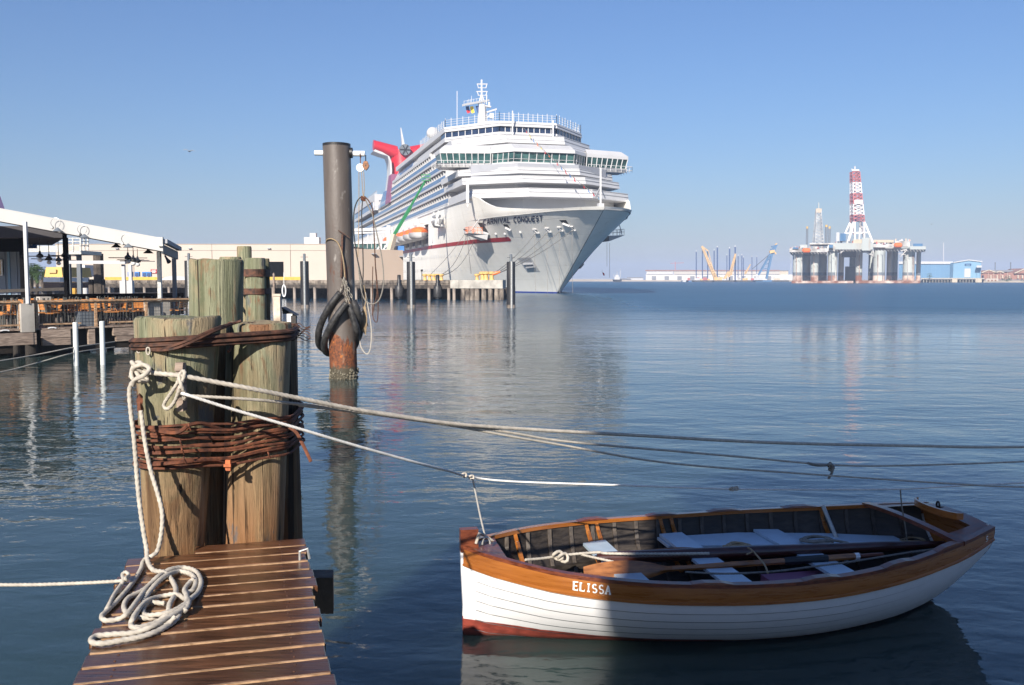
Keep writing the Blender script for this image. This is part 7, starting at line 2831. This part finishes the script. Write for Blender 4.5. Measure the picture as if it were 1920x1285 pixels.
for u0, v0, u1, v1, w in ((1422, 516, 1444, 477, 1.7), (1437, 523, 1447, 477, 1.9), (1447, 479, 1456, 459, 2.0), (1444, 475, 1452, 461, 1.2), (1431, 505, 1441, 503, .7), (1428, 509, 1439, 508, .7), (1434, 496, 1443, 494, .7), (1438, 488, 1445, 486, .7), (1444, 468, 1452, 466, .8), (1446, 463, 1456, 461, 1.4)):
    mb.bar(far(u0, v0, 905), far(u1, v1, 905), w)
    if v0 - v1 > 12:
        mb.bar(far(u0, v0, 911), far(u1, v1, 911), w)
part(mb, 'a_frame', ab, m_cblue)
mb = MB()
mb.bar(far(1443, 473, 904), far(1452, 471, 904), 2.6)
mb.bar(far(1453, 473, 904), far(1455, 477, 904), 1.2)
mb.bar(far(1453, 459, 904), far(1457, 457, 904), 1.0)
part(mb, 'yellow_head', ab, m_crane)
mb = MB()
mb.bar(far(1410, 505, 905), far(1441, 479, 905), .5)
part(mb, 'stay', ab, m_barge)
part(fbox(MB(), 1417, 514, 1421, 525.6, 904, 4), 'deckhouse', ab, m_shipw)
part(fbox(MB(), 1414, 521, 1430, 525.6, 903, 5), 'white_deckhouse', ab, m_shipw)
for u, lab, m in ((1291, 'small red and blue workboat left of the dark legs', m_rred), (1285, 'tiny white launch at the left of the red workboat', m_shipw)):
    t = hullbox('workboat', lab, u - 5, u + 6, 526, 528.4, 905, m_cblue if m == m_rred else m_shipw, 'boat')
    part(fbox(MB(), u - 2, 521.5, u + 3, 526, 906, 3), 'deckhouse', t, m)
    mb = MB()
    mb.bar(far(u, 521.5, 906), far(u, 516, 906), .25)
    part(mb, 'mast', t, m_rigg)
for u, v0, lab in ((1266, 491, 'faint distant lattice mast above the long far warehouse'), (1769, 455, 'thin white radio mast behind the blue building')):
    t = thing('radio_mast', lab, 'mast', far(u, 527, 1250), 'thin masts on the skyline')
    mb = MB()
    a, b = far(u, 524, 1250), far(u, v0, 1250)
    mb.bar(a, b, .7)
    if u < 1300:
        mb.bar(far(u - 9, 494, 1250), far(u + 16, 493, 1250), .5)
    part(mb, 'pole', t, m_shipw if u > 1300 else m_rred)

# ================================================================ DRILLING RIG
RY = 625.0
rig = thing('drilling_rig', 'semi submersible drilling rig with red and white derrick on pale grey columns', 'drilling rig', far(1608, 531, 640))
def rcol(u0, u1, y, vtop=470, m=m_rigw, sq=False, vb=511, vr=517):
    a, b = far(u0, 531, y), far(u1, 531, y)
    cx_, r = (a.x + b.x) / 2, (b.x - a.x) / 2
    zs = [-.5, far(u0, vr, y).z, far(u0, vb, y).z, far(u0, vtop, y).z]
    for k, mm_ in enumerate((m_rigr, m_rigd, m)):
        mb = MB()
        q = r * (1 + .006 * (2 - k))
        if sq:
            mb.box((cx_, y + r, (zs[k] + zs[k + 1]) / 2), (2 * q, 2 * q, zs[k + 1] - zs[k]))
        else:
            mb.lathe([(q, zs[k]), (q, zs[k + 1])], (cx_, y + r, 0), 20)
        part(mb, ('column_foot', 'column_band', 'column')[k], rig, mm_, 50)
for u0, u1, y in ((1489, 1507, 612), (1522, 1536, 618), (1555, 1572, 612), (1606, 1618, 622), (1641, 1662, 608), (1697, 1718, 612), (1719, 1727, 630)):
    rcol(u0, u1, y)
for u0, u1, y in ((1507, 1521, 660), (1537, 1552, 662), (1573, 1583, 640), (1594, 1605, 668), (1630, 1642, 665), (1664, 1674, 640), (1674, 1684, 655)):
    rcol(u0, u1, y)
part(fbox(MB(), 1484, 527, 1600, 531.4, 606, 60), 'pontoon', rig, m_rigr)
part(fbox(MB(), 1606, 526.5, 1725, 531.4, 603, 60), 'pontoon', rig, m_rigr)
part(fbox(MB(), 1584, 500, 1604, 528, 650, 14), 'moonpool_gear', rig, m_rigd)
part(fbox(MB(), 1578, 470, 1605, 482, 640, 14), 'moonpool_gear', rig, m_rigd)
deck_items = [(1480, 466, 1552, 473, 606, 70, m_rigg), (1484, 473, 1530, 476, 610, 60, m_rigd), (1566, 456, 1637, 468, 604, 74, m_rigw), (1552, 460, 1568, 471, 610, 60, m_rigg), (1637, 458, 1678, 464, 606, 70, m_rigg), (1660, 464, 1712, 466, 606, 70, m_rigw), (1678, 452, 1706, 463, 606, 60, m_rigg), (1706, 462, 1736, 468, 604, 60, m_rigw), (1616, 446, 1633, 470, 602, 12, m_rigw), (1500, 459, 1514, 467, 607, 20, m_rigw), (1518, 456, 1575, 458.5, 620, 30, m_rigg), (1554, 459, 1562, 465, 606, 10, m_cblue), (1638, 450, 1676, 455, 620, 20, m_tan), (1486, 464, 1497, 467, 605, 8, m_cblue), (1712, 457, 1730, 462, 604, 20, m_cblue), (1600, 449, 1625, 457, 606, 30, m_tan), (1575, 438, 1586, 452, 608, 10, m_cblue), (1568, 436, 1574, 452, 610, 8, m_shipw)]
for (u0, v0, u1, v1, y, d, m) in deck_items:
    part(fbox(MB(), u0, v0, u1, v1, y, d), 'deck_module', rig, m)
rr = random.Random(9)
for k in range(130):
    u = rr.uniform(1482, 1730)
    if 1560 < u < 1640 and rr.random() < .5:
        continue
    w, h = rr.uniform(.8, 5), rr.uniform(1, 6)
    vb_ = interp(u, [(1480, 466), (1551, 466), (1552, 460), (1565, 460), (1566, 456), (1636, 456), (1637, 458), (1677, 458), (1678, 452), (1705, 452), (1706, 462), (1736, 462)])
    part(fbox(MB(), u, vb_ - h * .8, u + w, vb_ + .4, 605 + rr.uniform(0, 25), 3), 'deck_equipment', rig, rr.choice([m_rigw, m_rigg, m_rigd, m_shipw, m_tan, m_rigr, m_rred]))
for u, y in ((1493, 611.6), (1503, 611.6), (1526, 617.6), (1559, 611.6), (1567, 611.6), (1611, 621.6), (1646, 607.6), (1655, 607.6), (1702, 611.6), (1712, 611.6)):
    mb = MB()
    mb.bar(far(u, 478, y), far(u, 529, y), .35)
    part(mb, 'riser_pipe', rig, rr.choice([m_rigd, m_rigr, m_rigg]))
for v in (474, 476.5):
    mb = MB()
    for u in range(1484, 1736, 6):
        mb.bar(far(u, 473.5 if u < 1560 else 468.5, 603.5), far(u + 3, 477 if u < 1560 else 472, 603.5), .22)
    part(mb, 'deck_truss', rig, m_rigg, kind='stuff')
    break
for u, lab in ((1512, ''), (1684, '')):
    mb = MB()
    c = far(u, 470 if u < 1600 else 460, 602)
    mb.lathe([(.3, -2.8), (1.6, -1.8), (1.6, 1.8), (.3, 2.8)], (0, 0, 0), 10)
    mb.v = [(c.x + p[2], c.y + p[1], c.z + p[0]) for p in mb.v]
    part(mb, 'orange_lifeboat', rig, m_orange, True)
mb = MB()
for u0, v0, u1, v1, w in ((1684, 471, 1700, 468, .6), (1688, 482, 1700, 469, .5), (1684, 476, 1698, 478, .4), (1483, 478, 1483, 520, .15), (1490, 478, 1491, 520, .15), (1575, 475, 1583, 468, .8), (1620, 470, 1637, 480, 1.0), (1637, 470, 1636, 482, .8)):
    mb.bar(far(u0, v0, 606), far(u1, v1, 606), w)
part(mb, 'brace', rig, m_rigg, kind='stuff')
# derrick
dy = 640
cx0 = far(1607, 440, dy).x
cxt = far(1603, 320, dy).x
zb_, zm_, zt_ = far(1605, 457, dy).z, far(1605, 417, dy).z, far(1604, 323, dy).z
lattice((cx0, dy, zm_), (cxt, dy, zt_), 7.2, 4.8, 14, .34, None, 'derrick_bay', rig, [m_rred, m_rred, m_rwht, m_rwht, m_rwht, m_rred, m_rred, m_rred, m_rwht, m_rwht, m_rwht, m_rred, m_rred, m_rred])
mb = MB()
for sx in (-1, 1):
    for sy in (-1, 1):
        mb.bar((cx0 + sx * 8.6, dy + sy * 7, zb_), (cx0 + sx * 3.6, dy + sy * 3.6, zm_), 1.1)
        mb.bar((cx0 + sx * 3.2, dy + sy * 5, zb_), (cx0 + sx * 3.2, dy + sy * 3.6, zm_), .9)
    mb.bar((cx0 - 6, dy + sx * 5, (zb_ + zm_) / 2), (cx0 + 6, dy + sx * 5, (zb_ + zm_) / 2), .7)
part(mb, 'derrick_legs', rig, m_rwht)
part(fbox(MB(), 1598, 318, 1611, 320.5, dy - 3, 6), 'crown_platform', rig, m_rwht)
mb = MB()
mb.bar(far(1603, 320, dy), far(1602.5, 312, dy), .8)
mb.bar(far(1597, 320, dy), far(1597, 316, dy), .4)
part(mb, 'crown_mast', rig, m_shipw)
part(fbox(MB(), 1602, 375, 1618, 382, dy - 4, 5), 'monkey_board', rig, m_rwht)
part(fbox(MB(), 1599, 405, 1612, 415, dy - 2, 4), 'travelling_block', rig, m_navy)
part(fbox(MB(), 1600, 325, 1606, 440, dy - .4, .8), 'drill_string', rig, m_rred)
# second derrick and yellow tipped legs behind
t = thing('grey_derrick', 'slim grey lattice derrick behind the left part of the rig', 'derrick', far(1534, 527, 800))
y = 800
lattice(far(1534, 458, y), far(1534.5, 392, y), 7.4, 3.4, 11, .22, None, 'derrick_bay', t, [m_rigg])
part(fbox(MB(), 1530, 391, 1541, 399, y - 2, 4), 'crown_block', t, m_tan)
mb = MB()
mb.bar(far(1535, 391, y), far(1535, 380, y), .7)
part(mb, 'top_pole', t, m_rigw)
part(fbox(MB(), 1524, 458, 1546, 526, y, 8), 'substructure', t, m_rigd)
for u, v0, w, lab in ((1513.5, 429, 3.8, 'left one standing apart'), (1549.5, 426, 4.6, 'taller one of the close pair'), (1555.5, 429, 4.0, 'shorter one of the close pair')):
    b = far(u, v0, 780)
    t = thing('yellow_tipped_leg', 'dark platform leg with a yellow tip behind the rig, ' + lab, 'platform leg', (b.x, 780, 0), 'yellow tipped legs behind the rig')
    r = w * 780 / F / 2
    mb = MB()
    mb.cone((b.x, 780, -.5), b, r, r, 10)
    part(mb, 'tube', t, m_rigd, True)
    mb = MB()
    mb.cone(b, b + V((0, 0, 1.8)), r * 1.05, r * .9, 10)
    part(mb, 'yellow_tip', t, m_yellow, True)

# ================================================================ BLUE BUILDING, BRICK BUILDING, WHARF
BY = 735.0
bb = thing('blue_building', 'large blue metal building with white roof edge behind the rig', 'building', far(1785, 527, BY))
part(fbox(MB(), 1685, 495, 1787.4, 522, BY + 6, 60), 'side_wall', bb, m_lblue)
mb = MB()
zz = [far(1800, v, BY).z for v in (523, 493, 488.5, 491.5)]
x0, xm, x1 = far(1787.5, 500, BY).x, far(1815, 500, BY).x, far(1839.5, 500, BY).x
mb.loft([V((x0, BY, zz[0])), V((x0, BY, zz[1])), V((xm, BY, zz[2])), V((x1, BY, zz[3])), V((x1, BY, zz[0]))], [V((x0, BY + 55, zz[0])), V((x0, BY + 55, zz[1])), V((xm, BY + 55, zz[2])), V((x1, BY + 55, zz[3])), V((x1, BY + 55, zz[0]))])
part(mb, 'gable_wall', bb, m_lblue2)
mb = MB()
mb.bar(V((x0 - .4, BY - .6, zz[1] + .3)), V((xm, BY - .6, zz[2] + .3)), .8)
mb.bar(V((xm, BY - .6, zz[2] + .3)), V((x1 + .4, BY - .6, zz[3] + .3)), .8)
part(mb, 'white_verge', bb, m_shipw)
part(fbox(MB(), 1685, 490.5, 1787, 495.2, BY + 5, 60), 'white_roof_edge', bb, m_shipw)
part(fbox(MB(), 1808, 504, 1820, 520, BY - .3, .4), 'roller_door', bb, M('pale_roller_door', (.52, .49, .48), .6))
ls = part(fbox(MB(), 1809, 494.6, 1821, 498.6, BY - .5, .4), 'sign_board', bb, m_navy)
part(fbox(MB(), 1811, 496.4, 1819, 498.2, BY - .8, .3), 'sign_band', ls, m_lblue2)
for u in range(1690, 1787, 8):
    part(fbox(MB(), u, 496, u + .5, 522, BY + 5.6, .4), 'cladding_rib', bb, m_lblue2)
t = thing('white_tank_stand', 'white tank on dark legs at the right of the blue building', 'tank', far(1836, 524, 728))
part(fbox(MB(), 1831, 498, 1841, 502, 728, 5), 'tank', t, m_shipw)
for u in (1832.5, 1839):
    part(fbox(MB(), u, 492, u + .9, 524, 730, 1), 'leg', t, m_rigd)
br = thing('brick_building', 'red brick harbour building with gables at the right edge', 'building', far(1880, 527, 745))
part(fbox(MB(), 1838, 512, 1990, 524.5, 745, 30), 'wall', br, m_brick)
def gable(u0, u1, v0, v1, y):
    a, b = far(u0, v0, y), far(u1, v0, y)
    tp_ = far((u0 + u1) / 2, v1, y)
    mb = MB()
    lo = [a, b, V((tp_.x, y, tp_.z))]
    mb.loft([p for p in lo], [p + V((0, 24, 0)) for p in lo])
    part(mb, 'gable', br, m_brick)
    mb = MB()
    mb.bar(a + V((0, -.3, .2)), V((tp_.x, y - .3, tp_.z + .2)), .7)
    mb.bar(V((tp_.x, y - .3, tp_.z + .2)), b + V((0, -.3, .2)), .7)
    part(mb, 'coping', br, m_tan)
gable(1840, 1868, 512, 507, 744)
gable(1866, 1882, 512, 509.5, 744)
gable(1902, 1945, 513, 503.5, 743)
part(fbox(MB(), 1855, 506.5, 1908, 510, 755, 20), 'grey_roof', br, m_roofg)
for u in (1843, 1858, 1870, 1880, 1893, 1909, 1917):
    w_ = part(fbox(MB(), u - 1.3, 516, u + 1.3, 521.5, 743.2, .6), 'window', br, m_dglass if u == 1843 else m_tan)
    part(fbox(MB(), u - 1.8, 521.5, u + 1.8, 522.2, 743.0, .8), 'sill', w_, m_tan)
for u in (1853, 1863, 1876, 1889):
    part(fbox(MB(), u - .6, 511, u + .6, 524, 744.2, .8), 'pilaster', br, m_tan)
part(fbox(MB(), 1849, 522.5, 1872, 528.5, 733, 8), 'cream_annex', br, m_cream)
for u in (1853.5, 1860, 1866.5):
    part(fbox(MB(), u - 1.6, 525, u + 1.6, 527.5, 732.6, .5), 'annex_opening', br, m_door)
wf = thing('far_wharf', 'low concrete wharf on short piles below the blue building', 'wharf', far(1780, 529, 725))
part(fbox(MB(), 1727, 521.5, 1846, 523.8, 726, 14), 'deck', wf, m_conc)
for k in range(20):
    u = 1731 + k * 5.7
    part(fbox(MB(), u, 523.8, u + 1.6, 530.2, 727, 2), 'wharf_pile', wf, m_conc)
part(fbox(MB(), 1728, 524, 1846, 530, 738, 1), 'back_wall', wf, m_tar)
for u0, u1 in ((1785, 1795), (1829, 1841)):
    part(fbox(MB(), u0, 523, u1, 529.8, 725, 2), 'wharf_block', wf, m_tan)
for i, (u, v0) in enumerate(((1866, 492), (1895, 492), (1900, 505))):
    t = thing('utility_pole', 'thin dark utility pole above the brick building, %s' % ('left one', 'middle one with a lamp', 'short right one')[i], 'pole', far(u, 524, 760), 'utility poles by the brick building')
    mb = MB()
    mb.bar(far(u, 512, 760), far(u, v0, 760), .5)
    mb.bar(far(u - 1.2, v0 + 1.5, 760), far(u + 1.2, v0 + 1.5, 760), .4)
    part(mb, 'pole', t, m_rigd)
def bush(u, v, y, w, h, label, cat='bush'):
    c = far(u, v, y)
    t = thing(cat, label, cat, c, 'greenery on the far shore')
    mb = MB()
    rr = random.Random(int(u))
    for k in range(130):
        a, b_, q = rr.uniform(0, 6.28), rr.uniform(-.2, 1), rr.random() ** .4
        p = c + V((w * q * math.cos(a) * math.sqrt(1 - max(b_, 0) ** 2), w * .6 * q * math.sin(a), h * max(b_, 0) * q))
        s = w * .2
        d1, d2 = V((rr.uniform(-1, 1), rr.uniform(-1, 1), rr.uniform(-1, 1))) * s, V((rr.uniform(-1, 1), rr.uniform(-1, 1), rr.uniform(-1, 1))) * s
        mb.add([p, p + d1, p + d2], [(0, 1, 2)])
    part(mb, 'foliage', t, m_leaf)
    mb = MB()
    mb.cone(V((c.x, c.y, .5)), c + V((0, 0, h * .5)), .25, .15, 6)
    part(mb, 'stem', t, m_tar)
bush(1743, 519, 724, 2.0, 3.0, 'small palm like bush on the wharf before the blue building')
bush(1888, 526, 734, 4.0, 3.4, 'rounded green bush before the brick building')
bush(1917, 528, 733, 2.2, 1.2, 'low green bush at the right edge of the shore')

# ================================================================ GULLS
def gull(u, v, y, span, label, bank):
    c = far(u, v, y)
    t = thing('seagull', label, 'seagull', c, 'birds in the sky')
    mb = MB()
    mb.tube([c + V((-.02, -.22 * span, 0)), c + V((0, -.08 * span, .0)), c + V((0, .1 * span, 0)), c + V((0, .24 * span, .01))], [.012 * span, .055 * span, .05 * span, .015 * span], 8)
    mb.sphere(c + V((0, -.2 * span, .015)), .035 * span, 8, 5)
    part(mb, 'body', t, m_skin, True)
    for s in (-1, 1):
        mb = MB()
        rows = []
        for f, zz_, ch in ((0, .0, .16), (.35, .13, .15), (.7, .15, .11), (1, .06, .02)):
            x = s * f * span * .5
            z = zz_ * span * .9 + bank * x
            rows.append([c + V((x, -ch * span * .5, z)), c + V((x, ch * span * .5, z - .01)), c + V((x, ch * span * .5, z - .022)), c + V((x, -ch * span * .5, z - .016)), c + V((x, -ch * span * .5, z))])
        mb.sheet(rows)
        part(mb, 'wing', t, m_skin, 50)
    mb = MB()
    mb.add([c + V((-.05, .2 * span, 0)), c + V((.05, .2 * span, 0)), c + V((.08, .34 * span, .01)), c + V((-.08, .34 * span, .01))], [(0, 1, 2, 3)])
    part(mb, 'tail', t, m_skin)
gull(355, 284, 62, .78, 'gull gliding in the open sky left of the steel pile', -.12)
gull(443, 257, 150, .5, 'tiny distant gull nearer the steel pile top', .1)
gull(1747, 421, 170, .7, 'tiny distant gull in the sky right of the rig', .05)

# ================================================================ ADDED SHED BEHIND THE CAMERA (unseen, put in to shade the rowing boat)
sh = thing('added_shade_shed', 'unseen gabled grey timber tower added behind the viewpoint to shade the boat', 'shed', (-1, -8, 0))
XL, XR = -3.30, 1.0
def gab(y):
    return [V((XL, y, .3)), V((XR, y, .3)), V((XR, y, 9.6)), V(((XL + XR) / 2, y, 11.4)), V((XL, y, 9.6))]
mb = MB()
mb.loft(gab(-6.0)[::-1], gab(-11)[::-1])
part(mb, 'wall', sh, m_grey)
xm_ = (XL + XR) / 2
mb = MB()
mb.obox((XL - .2, -5.8, 9.48), (xm_ - XL + .2, 0, 1.96), (0, -5.4, 0), (-.06, 0, .14))
part(mb, 'roof', sh, m_roofg)
mb = MB()
mb.obox((XR + .2, -5.8, 9.48), (xm_ - XR - .2, 0, 1.96), (0, -5.4, 0), (.06, 0, .14))
part(mb, 'roof', sh, m_roofg)
mb = MB()
mb.obox((-2, -5.96, .3), (1.4, 0, 0), (0, .06, 0), (0, 0, 2.2))
part(mb, 'door', sh, m_bluegrey)
mb = MB()
mb.obox((-5, -12, -.5), (9, 0, 0), (0, 7, 0), (0, 0, .85))
single(mb, 'added_shed_base', None, None, m_conc, (-1, -8, 0), kind='structure')  # slab added under the shade-casting shed
